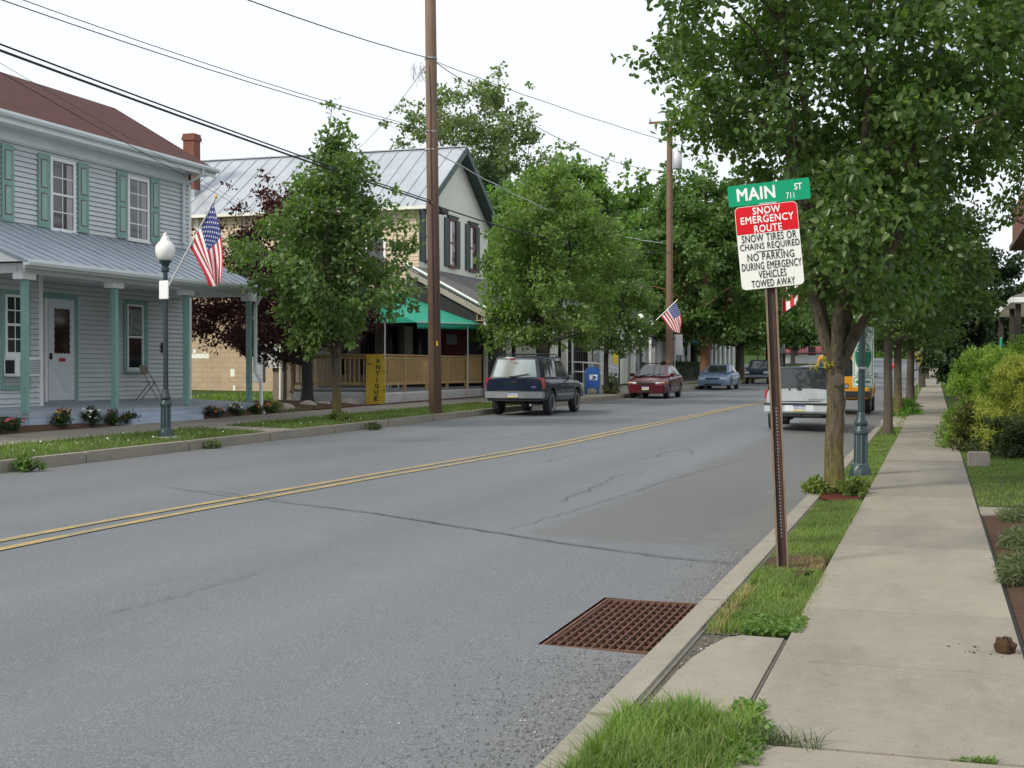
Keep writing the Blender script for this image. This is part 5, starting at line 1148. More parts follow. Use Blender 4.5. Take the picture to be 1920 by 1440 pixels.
# ================================================================== MAIN STREET / SNOW ROUTE SIGN
sp_ = G(1468, 1066)
ss = thing('street_sign', 'leaning rusty post with a green street name sign and red and white snow route sign', 'sign', (sp_.x, sp_.y, zR(sp_.y) + .10)); ss.rotation_euler = (0, R(-2.5), R(6))
mb = MB(); ht = 2.75
mb.box(-.021, .021, .012, .018, -.15, ht)
for s in (-1, 1): mb.hexa([(s * .021, .012, -.15), (s * .021, .018, -.15), (s * .035, -.016, -.15), (s * .030, -.016, -.15), (s * .021, .012, ht), (s * .021, .018, ht), (s * .035, -.016, ht), (s * .030, -.016, ht)])
post = mb.build('post', M['rust_post'], ss)
mb = MB()
for s in (-1, 1): mb.box(min(s * .030, s * .044), max(s * .030, s * .044), -.020, -.0165, -.15, ht)
mb.build('flange', M['rust_light'], post)
mb = MB()
for k in range(88):
    z = .06 + k * .0254; mb.lathe([(.0042, 0), (.0042, -.0012)], (0, .0118, z), 8, axis='Y', mi=0 if (.25 < z < 1.25) else 1)
mb.build('holes', [M['alu'], M['dark']], post)
SW, SH, zc2 = .462, .625, (1066 - 457.5) * 9.90 / FPX
rl_ = R(3.0)
def plate(parent, w, z0, z1, r, m, y=0, th=.004, name='plate'): return MB().prism(rrect(w, z0, z1, r, y), (0, th, 0)).build(name, m, parent)
ps_ = plate(ss, SW / 2, -SH / 2, SH / 2, .035, M['sign_white'], name='snow_route_sign'); ps_.location = (0, -.030, zc2); ps_.rotation_euler = (0, -rl_, 0)
fy = lambda f: SH / 2 - f * SH
red = [p for p in rrect(SW / 2 - .004, fy(.335), SH / 2 - .004, .032, -.0015)]
red = [(x, y, z) for x, y, z in red]; 
rp = rrect(SW / 2 - .004, fy(.335), SH / 2 - .004, .032, -.0015); n6 = 6; rp = rp[:2 * n6] + [(-SW / 2 + .004, -.0015, fy(.335)), (SW / 2 - .004, -.0015, fy(.335))]
MB().add(rp, [tuple(range(len(rp)))]).build('red_panel', M['sign_red'], ps_, fix=False)
for body, f, w, h, m in (('SNOW', .066, .205, .056, 'letter_white'), ('EMERGENCY', .170, .392, .056, 'letter_white'), ('ROUTE', .283, .205, .056, 'letter_white'), ('SNOW TIRES OR', .391, .405, .058, 'sign_black'), ('CHAINS REQUIRED', .497, .440, .058, 'sign_black'), ('NO PARKING', .618, .345, .058, 'sign_black'), ('DURING EMERGENCY', .728, .440, .058, 'sign_black'), ('VEHICLES', .833, .205, .058, 'sign_black'), ('TOWED AWAY', .940, .320, .055, 'sign_black')):
    text(body, w, h, M[m], ps_, 'lettering', facing((.004, -.0032, fy(f))), .022 if m == 'letter_white' else .011, 1.10)
MB().box(-.10, .10, -.004, -.002, fy(.558) - .003, fy(.558) + .003).build('rule_line', M['sign_black'], ps_)
for f in (.12, .86): MB().lathe([(.012, 0), (.010, -.006)], (0, -.001, fy(f)), 10, axis='Y').build('bolt', M['steel'], ps_)
GW, GH = .605, .158
pg = plate(ss, GW / 2, -GH / 2, GH / 2, .012, M['sign_green'], 0, .003, name='street_name_sign'); pg.location = (.013, -.005, (1066 - 357.5) * 9.90 / FPX); pg.rotation_euler = (0, -R(2.6), 0)
text('MAIN', .285, .098, M['letter_white'], pg, 'lettering', facing((-.095, -.0015, .004)), .03, 1.05); text('ST', .058, .050, M['letter_white'], pg, 'lettering', facing((.218, -.0015, .022)), .02); text('711', .058, .047, M['letter_white'], pg, 'lettering', facing((.155, -.0015, -.040)), .0)
MB().box(-.08, .05, -.014, .014, -GH / 2 - .03, -GH / 2 + .006).build('bracket', M['steel'], pg, bevel=.004)
# ================================================================== VEHICLES
def carpaint(name, col, rough=.30, metal=.0):
    m, t, b = newmat(name); v = coords(t, 'Object'); f = noisef(t, v, 3, 3)
    c = ramp(t, f, [(.3, tuple(x * .88 for x in col)), (.7, tuple(x * 1.1 for x in col))]); t.links.new(c, b.inputs['Base Color'])
    rr = ramp(t, noisef(t, v, 9, 4), [(.3, rough * .8), (.7, rough * 1.35)]); t.links.new(rr, b.inputs['Roughness'])
    b.inputs['Metallic'].default_value = metal; b.inputs['Coat Weight'].default_value = .35; b.inputs['Specular IOR Level'].default_value = .25; b.inputs['Coat Roughness'].default_value = .06; return m
M['lens_red'] = mat('tail_lens_red', (.36, .012, .02), .2, .15, 10, coat=.5); M['lens_clear'] = mat('head_lens', (.58, .60, .60), .12, .25, 14, coat=.8); M['lens_amber'] = mat('amber_lens', (.60, .22, .03), .2, .1, 8)
M['chrome'] = mat('chrome', (.55, .56, .58), .2, .1, 6, .9); M['cargrey'] = mat('cladding_grey', (.20, .215, .23), .5, .1, 6); M['rim'] = mat('alloy_rim', (.42, .42, .42), .35, .15, 8, .6)
M['carglass'] = glassmat('car_glass', (.02, .026, .028)); M['plate_white'] = mat('plate_white', (.62, .64, .68), .5, .03, 4); M['plate_yellow'] = mat('plate_yellow', (.62, .50, .12), .5, .03, 4); M['plate_blue'] = mat('plate_blue', (.05, .08, .25), .5, .03, 4)
M['bright_glass'] = mat('sky_bright_glass', (.34, .38, .38), .12, .15, 2, .85)  # metallic grey stands in for bright sky mirrored in the rear window
def interp(tab, x):
    if x <= tab[0][0]: return tab[0][1]
    for (a, va), (b, vb) in zip(tab[:-1], tab[1:]):
        if x <= b: return va + (vb - va) * (x - a) / (b - a)
    return tab[-1][1]
def car(label, cat, loc, rz, P, name='parked_car', group=None):
    """local axes: +x forward, +y the car's left, z up, origin on the ground under the middle"""
    t = thing(name, label, cat, loc, rz, group)
    L, Wd, H = P['L'], P['W'], P['H']; hl = L / 2; body = P['paint']; rt = P.get('round', .10); rz_ = P.get('tuck', .05)
    ztop = lambda x: interp(P['top'], x); zbot = lambda x: interp(P['bot'], x)
    def plan(x):
        q = abs(x) / hl; q0 = .72; k = P['nose'] if x > 0 else P['tail']
        return 1 - k * max(0, (q - q0) / (1 - q0)) ** 2.2
    def sect(f): return interp([(0, .90), (.10, .965), (.30, .992), (.55, 1.0), (.78, .985), (.93, .95), (1.0, .90)], f)
    def hw(x, z):
        a, b = zbot(x), ztop(x); return Wd / 2 * plan(x) * sect(max(0, min(1, (z - a) / (b - a))))
    fr = [0, .06, .14, .30, .50, .68, .82, .93, .985, 1.0]
    xs_ = [-hl + L * (0.5 - .5 * math.cos(math.pi * i / 34)) for i in range(35)]
    V = []; nr = len(fr)
    for x in xs_:
        a, b = zbot(x), ztop(x); ring_ = [(x, hw(x, a + (b - a) * f) * (.96 if f == 1 else 1), a + (b - a) * f) for f in fr]
        ring_ += [(x, hw(x, b) * .5, b + P.get('crown', .025)), (x, 0, b + P.get('crown', .025) * 1.25)]
        V += ring_ + [(x, -y, z) for x, y, z in ring_[-2::-1]]
    k = 2 * (nr + 2) - 1; Fc = []
    for i in range(len(xs_) - 1):
        for j in range(k): j2 = (j + 1) % k; Fc.append((i * k + j, i * k + j2, (i + 1) * k + j2, (i + 1) * k + j))
    Fc.append(tuple(range(k))); Fc.append(tuple(range((len(xs_) - 1) * k, len(xs_) * k)))
    mb = MB(); mb.add(V, Fc); bo = mb.build('body', [body, M['black']], None, smooth=35)
    wr = P['wr']; wxs = P['wheels']; cut = MB()
    for wx in wxs:
        for s in (-1, 1): cut.lathe([(wr + P.get('gap', .055), -.20), (wr + P.get('gap', .055), .30)], (wx, s * (Wd / 2 - .06), wr), 28, axis='Y', mi=1)
    co = cut.build('cut', [body, M['black']]); md = bo.modifiers.new('b', 'BOOLEAN'); md.object = co; md.operation = 'DIFFERENCE'; md.solver = 'EXACT'
    try: md.material_mode = 'TRANSFER'
    except Exception: pass
    dg = bpy.context.evaluated_depsgraph_get(); me = bpy.data.meshes.new_from_object(bo.evaluated_get(dg)); old = bo.data; bo.modifiers.clear(); bo.data = me; me.name = 'body'; bpy.data.objects.remove(co); bpy.data.meshes.remove(old)
    me.polygons.foreach_set('use_smooth', [True] * len(me.polygons)); me.set_sharp_from_angle(angle=R(35))
    bo.parent = t
    # greenhouse
    (rb, fb), (rtx, ftx), zb, wb, wt = P['gh_base'], P['gh_roof'], P['belt'], P['wb'] / 2, P['wt'] / 2
    zl = zb - .03; xm = (rtx + ftx) / 2
    def prow(x0, y0, z0): return [(x0, y0, z0)]
    low = [(rb, wb * .93), (rb + .10, wb), (xm, wb * 1.0), (fb - .25, wb * .97), (fb, wb * .86)]
    hi = [(rtx, wt * .90), (rtx + .12, wt), (xm, wt * 1.02), (ftx - .15, wt * .97), (ftx, wt * .84)]
    vs = [(x, y, zl) for x, y in low] + [(x, -y, zl) for x, y in low[::-1]] + [(x, y, H - .035) for x, y in hi] + [(x, -y, H - .035) for x, y in hi[::-1]]
    n = 10; fs = [(i, (i + 1) % n, (i + 1) % n + n, i + n) for i in range(n)]
    hi2 = [(x + (.10 if i == 0 else -.12 if i == 4 else 0), y * .86) for i, (x, y) in enumerate(hi)]
    vs += [(x, y, H) for x, y in hi2] + [(x, -y, H) for x, y in hi2[::-1]]; fs += [(n + i, n + (i + 1) % n, 2 * n + (i + 1) % n, 2 * n + i) for i in range(n)]
    for i in range(4): fs.append((2 * n + i, 2 * n + i + 1, 3 * n - 2 - i, 3 * n - 1 - i))
    fs.append(tuple(range(n - 1, -1, -1)))
    mb = MB(); mb.add(vs, fs); ro_ = mb.build('cabin', P.get('cabin', body), t, smooth=32, bevel=.02)
    Lo = lambda i, s=1: Vector((low[i][0], low[i][1] * s, zl)); Hi = lambda i, s=1: Vector((hi[i][0], hi[i][1] * s, H - .035))
    def pane(name, a, b, c, d, off=.006, m=None, par=None):
        a, b, c, d = map(Vector, (a, b, c, d)); nn = (b - a).cross(d - a).normalized(); ctr = (a + b + c + d) / 4
        if nn.dot(ctr - Vector((xm, 0, zb))) < 0: nn = -nn
        return MB().prism([p + nn * off for p in (a, b, c, d)], nn * .004).build(name, m or M['carglass'], par or t)
    def bil(a, b, c, d, u0, u1, v0, v1):   # a,b bottom; d,c top
        f = lambda u, v: a.lerp(b, u).lerp(d.lerp(c, u), v); return f(u0, v0), f(u1, v0), f(u1, v1), f(u0, v1)
    pane('windscreen', *bil(Lo(4, 1), Lo(4, -1), Hi(4, -1), Hi(4, 1), .06, .94, .06, .93))
    rwv = P.get('rw', (.16, .90)); rw = pane('rear_window', *bil(Lo(0, 1), Lo(0, -1), Hi(0, -1), Hi(0, 1), P.get('rwu', .06), 1 - P.get('rwu', .06), *rwv), m=P.get('rwm'))
    side_pts = lambda s: (low, hi)
    def sidept(x01, v, s):   # along the side, 0 rear .. 1 front
        def along(tab, q):
            X0, X1 = tab[0][0], tab[4][0]; x = X0 + (X1 - X0) * q; return x, interp([(p[0], p[1]) for p in tab], x)
        xl, yl = along(low, x01); xh, yh = along(hi, x01)
        return Vector((xl + (xh - xl) * v, s * (yl + (yh - yl) * v), zl + (H - .035 - zl) * v))
    for s in (-1, 1):
        for (u0, u1) in P['panes']:
            pts_b = [sidept(u0 + (u1 - u0) * i / 3, .12, s) for i in range(4)]; pts_t = [sidept(u0 + (u1 - u0) * i / 3, .86, s) for i in range(4)]
            mb = MB(); o = Vector((0, s * .006, .002)); mb.add([p + o for p in pts_b] + [p + o for p in pts_t], [(i, i + 1, i + 5, i + 4) for i in range(3)]); mb.build('side_window', M['carglass'], t, fix=False)
    # conforming skin patch on the side
    def skin(x0, x1, z0, z1, off, nx=14, nz=6):
        mbs = []
        for s in (-1, 1):
            mb = MB(); xs2 = [x0 + (x1 - x0) * i / nx for i in range(nx + 1)]; zs2 = [z0 + (z1 - z0) * i / nz for i in range(nz + 1)]
            for i in range(nx):
                for j in range(nz):
                    cx0, cz0 = (xs2[i] + xs2[i + 1]) / 2, (zs2[j] + zs2[j + 1]) / 2
                    if any((cx0 - wx) ** 2 + (cz0 - wr) ** 2 < (wr + P.get('gap', .055) + .03) ** 2 for wx in wxs): continue
                    mb.add([(x, s * (hw(x, z) + off), z) for x, z in ((xs2[i], zs2[j]), (xs2[i + 1], zs2[j]), (xs2[i + 1], zs2[j + 1]), (xs2[i], zs2[j + 1]))], [(0, 1, 2, 3)])
            mbs.append(mb)
        return mbs
    for (x0, x1) in P['doors']:
        for s, mb in zip((-1, 1), skin(x0, x1, zbot(0) + .08, ztop((x0 + x1) / 2) - .03, .006)):
            d_ = mb.build('door', body, t, fix=False, smooth=60)
            hx_ = x0 + .10; hz = ztop(x0) - .17; MB().box(hx_, hx_ + .17, s * (hw(hx_, hz) + .006) - .012, s * (hw(hx_, hz) + .006) + .012, hz - .018, hz + .018).build('handle', P.get('handle', body), d_)
        for s, mb in zip((-1, 1), skin(x0 - .012, x0 - .001, zbot(0) + .09, ztop(x0) - .03, .004, 1, 6)): mb.build('door_gap', M['black'], t, fix=False)
    for nm, x0, x1, z0, z1, m in P.get('skins', []):
        for mb in skin(x0, x1, z0, z1, .012, 20, 3): mb.build(nm, m, t, fix=False)
    # wheels
    for wx in wxs:
        for s in (-1, 1):
            wy = s * (Wd / 2 - .125); w_ = MB(); w_.lathe([(wr * .62, -.10), (wr * .9, -.108), (wr * .985, -.085), (wr, -.04), (wr, .04), (wr * .985, .085), (wr * .9, .108), (wr * .62, .10)], (wx, wy, wr), 30, axis='Y')
            wo = w_.build('wheel', M['rubber'], t, smooth=40); rm = MB(); rm.lathe([(.02, s * .085), (wr * .2, s * .092), (wr * .24, s * .07), (wr * .5, s * .078), (wr * .60, s * .110), (wr * .645, s * .112), (wr * .645, s * .06)], (wx, wy, wr), 26, axis='Y')
            ro2 = rm.build('rim', M['rim'], wo, smooth=30); hole = MB()
            for q in range(5):
                a = 2 * math.pi * q / 5; c0 = Vector((wx + wr * .41 * math.cos(a), wy + s * .0795, wr + wr * .41 * math.sin(a))); hole.add([c0 + Vector((wr * .115 * math.cos(b_), s * .004, wr * .115 * math.sin(b_))) for b_ in [k2 * 2 * math.pi / 8 for k2 in range(8)]], [tuple(range(8))])
            hole.build('rim_slot', M['black'], wo, fix=False)
    # mirrors
    for s in (-1, 1):
        p = sidept(P.get('mir', .86), .04, s); mb = MB(); mb.cbox(p + Vector((.03, s * .13, .05)), (.11, .19, .14)); mb.bar(p, p + Vector((0, s * .1, .03)), .05); mo = mb.build('mirror', P.get('mirm', body), t, bevel=.015)
        MB().cbox(p + Vector((-.029, s * .14, .05)), (.006, .15, .10)).build('mirror_glass', M['chrome'], mo)
    # end pieces: boxes conforming in plan
    def endpiece(nm, end, y0, y1, z0, z1, out, m, par=None, bev=.012, dep=.12):
        mb = MB(); nseg = 8; ys2 = [y0 + (y1 - y0) * i / nseg for i in range(nseg + 1)]
        def xat(y): q = min(1, abs(y) / (Wd / 2)); return end * (hl + out - P.get('bow', .06) * q ** 2.5)
        for za in (z0, z1): mb.v += [(xat(y), y, za) for y in ys2] + [(xat(y) - end * dep, y, za) for y in ys2[::-1]]
        n2 = 2 * (nseg + 1); mb.f += [(i, (i + 1) % n2, (i + 1) % n2 + n2, i + n2) for i in range(n2)] + [tuple(range(n2 - 1, -1, -1)), tuple(range(n2, 2 * n2))]; mb.m += [0] * (n2 + 2)
        return mb.build(nm, m, par or t, bevel=bev)
    t['_'] = 0; del t['_']
    return t, dict(endpiece=endpiece, hw=hw, ztop=ztop, bil=bil, Lo=Lo, Hi=Hi, skin=skin, pane=pane, rw=rw, sidept=sidept, hl=hl)
def plate_at(t, x, z, rz, txt, front=False, top=True):
    pl_ = MB().box(-.15, .15, -.004, .0, -.077, .077).build('licence_plate', M['plate_white'], t); pl_.matrix_local = Matrix.Translation((x, 0, z)) @ Matrix.Rotation(rz, 4, 'Z')
    if top: MB().box(-.149, .149, -.0055, -.004, .045, .076).build('plate_band', M['plate_blue'], pl_); MB().box(-.149, .149, -.0055, -.004, -.076, -.045).build('plate_band', M['plate_yellow'], pl_)
    text(txt, .25, .070, M['plate_blue'], pl_, 'lettering', facing((0, -.006, .0)), .01); return pl_
def rear_view(t, k, P, txt, pz): return plate_at(t, -k['hl'] - P.get('pout', .03), pz, R(-90), txt)
def suv_rear(t, k, P, lamp, hx0=.0):
    pass
NAVY = carpaint('navy_paint', (.008, .014, .034)); SILV = carpaint('white_silver_paint', (.43, .465, .485), .3, .1); MAR = carpaint('maroon_car_paint', (.085, .008, .016), .25, .0); BLU = carpaint('pale_blue_paint', (.17, .24, .34), .3, .25); YEL = carpaint('yellow_paint', (.62, .28, .015), .35, 0.); DKB = carpaint('dark_blue_paint', (.02, .04, .08))
# ---- navy utility vehicle, seen from behind
PN = dict(L=4.70, W=1.80, H=1.72, paint=NAVY, nose=.14, tail=.07, top=[(-2.35, 1.06), (-1.9, 1.07), (.70, 1.06), (1.15, 1.03), (1.95, .98), (2.25, .90), (2.35, .72)], bot=[(-2.35, .46), (-2.0, .42), (-1.5, .36), (1.4, .36), (2.0, .38), (2.35, .44)],
          wr=.365, gap=.07, wheels=(-1.40, 1.42), gh_base=(-2.31, 1.12), gh_roof=(-2.08, .48), belt=1.07, wb=1.64, wt=1.36, panes=((.035, .25), (.285, .53), (.56, .84)), doors=((-.72, .02), (.04, .93)), rw=(.12, .90), rwu=.05, rwm=M['bright_glass'], handle=M['black'], mirm=M['black'], mir=.84, bow=.08,
          skins=[('side_moulding', -1.05, 1.0, .55, .63, M['cargrey']), ('sill', -1.0, 1.02, .365, .40, M['black'])])
Yn = 36.15; xn = -11.58
t, k = car('navy blue utility vehicle parked at the left kerb, seen from behind', 'utility vehicle', (xn, Yn + 2.35, road_z(xn, Yn + 2)), R(90), PN)
ep = k['endpiece']; hl = k['hl']
ep('bumper', -1, -.88, .88, .50, .70, .10, M['cargrey'], dep=.2); ep('bumper_foot', -1, -.82, .82, .42, .50, .05, M['black'], dep=.2); ep('bumper', 1, -.86, .86, .48, .66, .06, M['cargrey'])
for s in (-1, 1):
    tl_ = ep('tail_lamp', -1, s * .72 if s < 0 else .72, s * .885 if s < 0 else .885, .78, 1.09, .018, M['lens_red'], bev=.01, dep=.18); ep('reverse_lens', -1, min(s * .74, s * .85), max(s * .74, s * .85), .76, .80, .024, M['lens_clear'], tl_, bev=.004)
    ep('headlight', 1, min(s * .5, s * .84), max(s * .5, s * .84), .74, .90, .01, M['lens_clear'])
ep('tailgate_step', -1, -.70, .70, .715, .735, .03, M['black'], bev=.003); ep('tailgate_gap', -1, -.70, .70, .735, .742, .012, M['black'], bev=0)
plate_at(t, -hl - .115, .605, R(-90), 'EPN-6210'); 
mb = MB(); mb.add([(-hl - .016, -.60 + .085 * math.cos(a), .83 + .034 * math.sin(a)) for a in [2 * math.pi * i / 20 for i in range(20)]], [tuple(range(20))]); eb = mb.build('oval_badge', M['plate_blue'], t, fix=False); text('Ford', .10, .035, M['chrome'], eb, 'lettering', Matrix.Translation((-hl - .018, -.60, .83)) @ Matrix.Rotation(R(-90), 4, 'Z') @ Matrix.Rotation(R(90), 4, 'X'))
mb = MB(); mb.cbox((-hl - .012, 0, .97), (.02, .16, .05)); mb.build('tailgate_handle', M['black'], t)
mb = MB(); mb.bar((-2.325, .10, 1.13), (-2.30, -.42, 1.21), .02); mb.cbox((-2.33, .1, 1.12), (.06, .08, .05)); mb.build('wiper', M['black'], t)
mb = MB()
for y in (-.52, .52): mb.tube([(-1.85, y, 1.735), (-1.78, y, 1.79), (.25, y, 1.79), (.34, y, 1.735)], .016, 6)
for x in (-1.35, -.1): mb.tube([(x, -.52, 1.79), (x, .52, 1.79)], .014, 6)
mb.build('roof_rack', M['black'], t)
mb = MB(); mb.tube([(-1.2, -.5, .33), (-2.2, -.5, .30), (-2.38, -.5, .31)], .035, 8); mb.build('exhaust', M['steel'], t); mb = MB(); mb.lathe([(.02, -.1), (.25, -.1), (.27, 0), (.25, .1), (.02, .1)], (-1.9, 0, .42), 18); mb.build('spare_wheel', M['rubber'], t); MB().bar((-1.4, -.75, .36), (-1.4, .75, .36), .10).build('axle', M['black'], t)
MB().add([(-2.26, -.0, 1.60), (-2.26, .14, 1.60), (-2.262, .14, 1.64), (-2.262, 0, 1.64)], [(0, 1, 2, 3)]).build('brake_lens', M['lens_red'], t, fix=False)
# ---- silver-white utility vehicle in the right lane
PS = dict(L=4.60, W=1.72, H=1.60, paint=SILV, nose=.13, tail=.06, top=[(-2.3, 1.03), (-1.9, 1.03), (.7, 1.02), (1.15, 1.00), (1.95, .94), (2.2, .86), (2.3, .7)], bot=[(-2.3, .44), (-2.0, .40), (-1.5, .36), (1.4, .36), (2.0, .38), (2.3, .44)],
          wr=.35, gap=.07, wheels=(-1.36, 1.36), gh_base=(-2.27, 1.10), gh_roof=(-2.00, .50), belt=1.04, wb=1.60, wt=1.34, panes=((.035, .25), (.285, .53), (.56, .84)), doors=((-.72, .02), (.04, .93)), rw=(.03, .955), rwu=.0, cabin=NAVY, mirm=M['black'], mir=.84, bow=.06, skins=[('sill', -1.0, 1.0, .36, .46, M['cargrey'])])
r1 = (1431 + 1561) / 2; Ys = 33.0; xs0 = -3.17
t, k = car('silver-white utility vehicle parked in the right lane behind the leaning sign post', 'utility vehicle', (xs0, Ys + 2.3, road_z(xs0, Ys + 2)), R(90), PS)
ep = k['endpiece']; hl = k['hl']
ep('bumper', -1, -.86, .86, .46, .655, .10, SILV, dep=.2, bev=.03); ep('bumper_strip', -1, -.865, .865, .66, .70, .105, M['black'], bev=.006); ep('bumper', 1, -.82, .82, .46, .62, .05, SILV); ep('bumper_strip', -1, -.80, .80, .735, .752, .02, M['lamp_paint'], bev=.003)
ep('hitch_bar', -1, -.55, .55, .36, .44, .03, M['black'])
mb = MB(); mb.bar((-hl - .02, 0, .40), (-hl - .14, 0, .40), .05); mb.build('tow_hitch', M['black'], t)
ep('plate_recess', -1, -.36, .36, .49, .645, .105, M['plate_white'], bev=.01, dep=.1)
for s in (-1, 1): ep('tail_lamp', -1, min(s * .735, s * .855), max(s * .735, s * .855), .80, 1.02, .018, M['lens_red'], dep=.16); ep('headlight', 1, min(s * .5, s * .8), max(s * .5, s * .8), .72, .88, .01, M['lens_clear'])
plate_at(t, -hl - .112, .575, R(-90), 'GWX-1130')
text('CHEVROLET', .42, .045, M['sign_black'], t, 'lettering', Matrix.Translation((-hl - .004, -.42, .785)) @ Matrix.Rotation(R(-90), 4, 'Z') @ Matrix.Rotation(R(90), 4, 'X'), .0, 1.1)
mb = MB(); mb.bar((-2.292, .08, 1.045), (-2.28, -.20, 1.065), .022); mb.cbox((-2.295, .0, 1.045), (.05, .09, .05)); mb.lathe([(.03, -.006), (.03, .01)], (-2.296, .24, 1.03), 10, axis='X'); mb.build('wiper', M['black'], t)
mb = MB()
for y in (-.5, .5): mb.tube([(-1.8, y, 1.615), (-1.74, y, 1.66), (.2, y, 1.66), (.28, y, 1.615)], .015, 6)
for x in (-1.75, -1.2, -.1): mb.tube([(x, -.5, 1.66), (x, .5, 1.66)], .014, 6)
mb.build('roof_rack', M['black'], t)
mb = MB(); mb.tube([(-1.2, .3, .30), (-2.2, .35, .30)], .05, 8); mb.build('muffler', M['black'], t); MB().bar((-1.36, -.75, .35), (-1.36, .75, .35), .10).build('axle', M['black'], t)
# ---- yellow utility vehicle ahead of it
PY = dict(PS); PY.pop('cabin'); PY.update(L=4.55, W=1.88, H=1.96, paint=YEL, top=[(-2.275, 1.22), (.7, 1.20), (1.15, 1.14), (1.95, 1.06), (2.275, .8)], bot=[(-2.275, .52), (-1.5, .44), (1.4, .44), (2.275, .5)], wr=.39, belt=1.22, wb=1.74, wt=1.5, gh_base=(-2.24, 1.15), gh_roof=(-2.05, .55), skins=[], rw=(.08, .86))
Yy = 44.6; xy = -2.95
t, k = car('bright yellow utility vehicle parked ahead of the silver one', 'utility vehicle', (xy, Yy + 2.27, road_z(xy, Yy + 2)), R(90), PY)
ep = k['endpiece']; hl = k['hl']; ep('bumper', -1, -.93, .93, .56, .76, .08, M['black'], dep=.2); ep('bumper', 1, -.9, .9, .56, .72, .05, M['black'])
for s in (-1, 1):
    o = ep('tail_lamp', -1, min(s * .66, s * .90), max(s * .66, s * .90), .92, 1.18, .015, M['lens_red']); ep('headlight', 1, min(s * .5, s * .85), max(s * .5, s * .85), .84, 1.0, .01, M['lens_clear'])
text('Grey Bus To', 1.1, .13, M['flag_white'], t, 'lettering', Matrix.Translation((-2.105, 0, 1.77)) @ Matrix.Rotation(R(-90), 4, 'Z') @ Matrix.Rotation(R(76), 4, 'X'), .01)
plate_at(t, -hl - .09, .66, R(-90), 'YHB-4802')
# ---- maroon hatchback facing the camera
PM = dict(L=4.35, W=1.72, H=1.42, paint=MAR, nose=.17, tail=.14, top=[(-2.17, .92), (-1.9, 1.0), (-1.5, .97), (.9, .92), (1.35, .86), (1.9, .74), (2.1, .64), (2.17, .56)], bot=[(-2.17, .32), (-1.6, .22), (1.6, .20), (2.17, .24)],
          wr=.305, gap=.05, wheels=(-1.28, 1.32), gh_base=(-2.0, 1.28), gh_roof=(-1.25, .28), belt=.95, wb=1.52, wt=1.16, panes=((.14, .36), (.39, .60), (.62, .90)), doors=((-.75, .02), (.04, .98)), mir=.86, bow=.20, tuck=.05, skins=[('side_moulding', -.95, .98, .50, .545, M['black'])])
Ym = 54.4; xm0 = -11.6
t, k = car('maroon hatchback parked facing the camera by the blue mailbox', 'car', (xm0, Ym + 2.17, road_z(xm0, Ym + 2)), R(-90), PM)
ep = k['endpiece']; hl = k['hl']
ep('grille', 1, -.36, .36, .58, .68, .012, M['black'], dep=.1); ep('lower_grille', 1, -.5, .5, .26, .36, .02, M['black'], dep=.1); ep('bumper', 1, -.80, .80, .38, .53, .03, MAR, dep=.3, bev=.03); ep('grille_bar', 1, -.40, .40, .675, .705, .014, M['chrome'], bev=.006, dep=.1)
plate_at(t, hl + .045, .44, R(90), 'EZT 5520')
for s in (-1, 1):
    h_ = ep('headlight', 1, min(s * .40, s * .78), max(s * .40, s * .78), .575, .70, .0, M['lens_clear'], dep=.22, bev=.02); ep('fog_lamp', 1, min(s * .56, s * .70), max(s * .56, s * .70), .29, .35, .025, M['black'], dep=.1); ep('tail_lamp', -1, min(s * .6, s * .82), max(s * .6, s * .82), .7, .9, .01, M['lens_red'])
    ep('turn_lens', 1, min(s * .70, s * .785), max(s * .70, s * .785), .60, .68, .006, M['lens_amber'], h_, dep=.1)
mb = MB()
for x in (-.9, -.1): mb.tube([(x, -.6, 1.44), (x, -.55, 1.49), (x, .55, 1.49), (x, .6, 1.44)], .016, 6)
mb.build('roof_rack', M['black'], t)
mb = MB(); mb.bar((1.24, .05, .955), (1.02, .55, 1.06), .016); mb.bar((1.25, -.45, .955), (1.06, .0, 1.05), .016); mb.build('wiper', M['black'], t)
# ---- pale blue sedan facing the camera
PB = dict(L=4.9, W=1.80, H=1.40, paint=BLU, nose=.14, tail=.13, top=[(-2.45, .90), (-1.6, .98), (.9, .93), (1.4, .88), (2.1, .78), (2.35, .66), (2.45, .54)], bot=[(-2.45, .32), (-1.6, .22), (1.6, .20), (2.45, .24)],
          wr=.31, gap=.05, wheels=(-1.35, 1.45), gh_base=(-1.75, 1.32), gh_roof=(-1.05, .28), belt=.96, wb=1.56, wt=1.2, panes=((.14, .40), (.43, .64), (.66, .9)), doors=((-.75, .02), (.04, .98)), mir=.88, bow=.16, skins=[('side_moulding', -.95, .98, .5, .56, BLU)])
Yb = 72.0; xb0 = -11.62
t, k = car('pale blue sedan parked facing the camera by the trimmed hedge', 'car', (xb0, Yb + 2.45, road_z(xb0, Yb + 2)), R(-90), PB)
ep = k['endpiece']; hl = k['hl']; ep('bumper', 1, -.84, .84, .36, .54, .03, BLU, dep=.3, bev=.03); ep('grille', 1, -.38, .38, .585, .665, .012, DKB, dep=.1); ep('lower_grille', 1, -.5, .5, .26, .34, .035, M['black'], dep=.1)
for s in (-1, 1):
    h_ = ep('headlight', 1, min(s * .42, s * .80), max(s * .42, s * .80), .575, .675, .0, M['lens_clear'], dep=.2, bev=.02); ep('turn_lens', 1, min(s * .70, s * .815), max(s * .70, s * .815), .585, .66, .006, M['lens_amber'], h_, dep=.1)
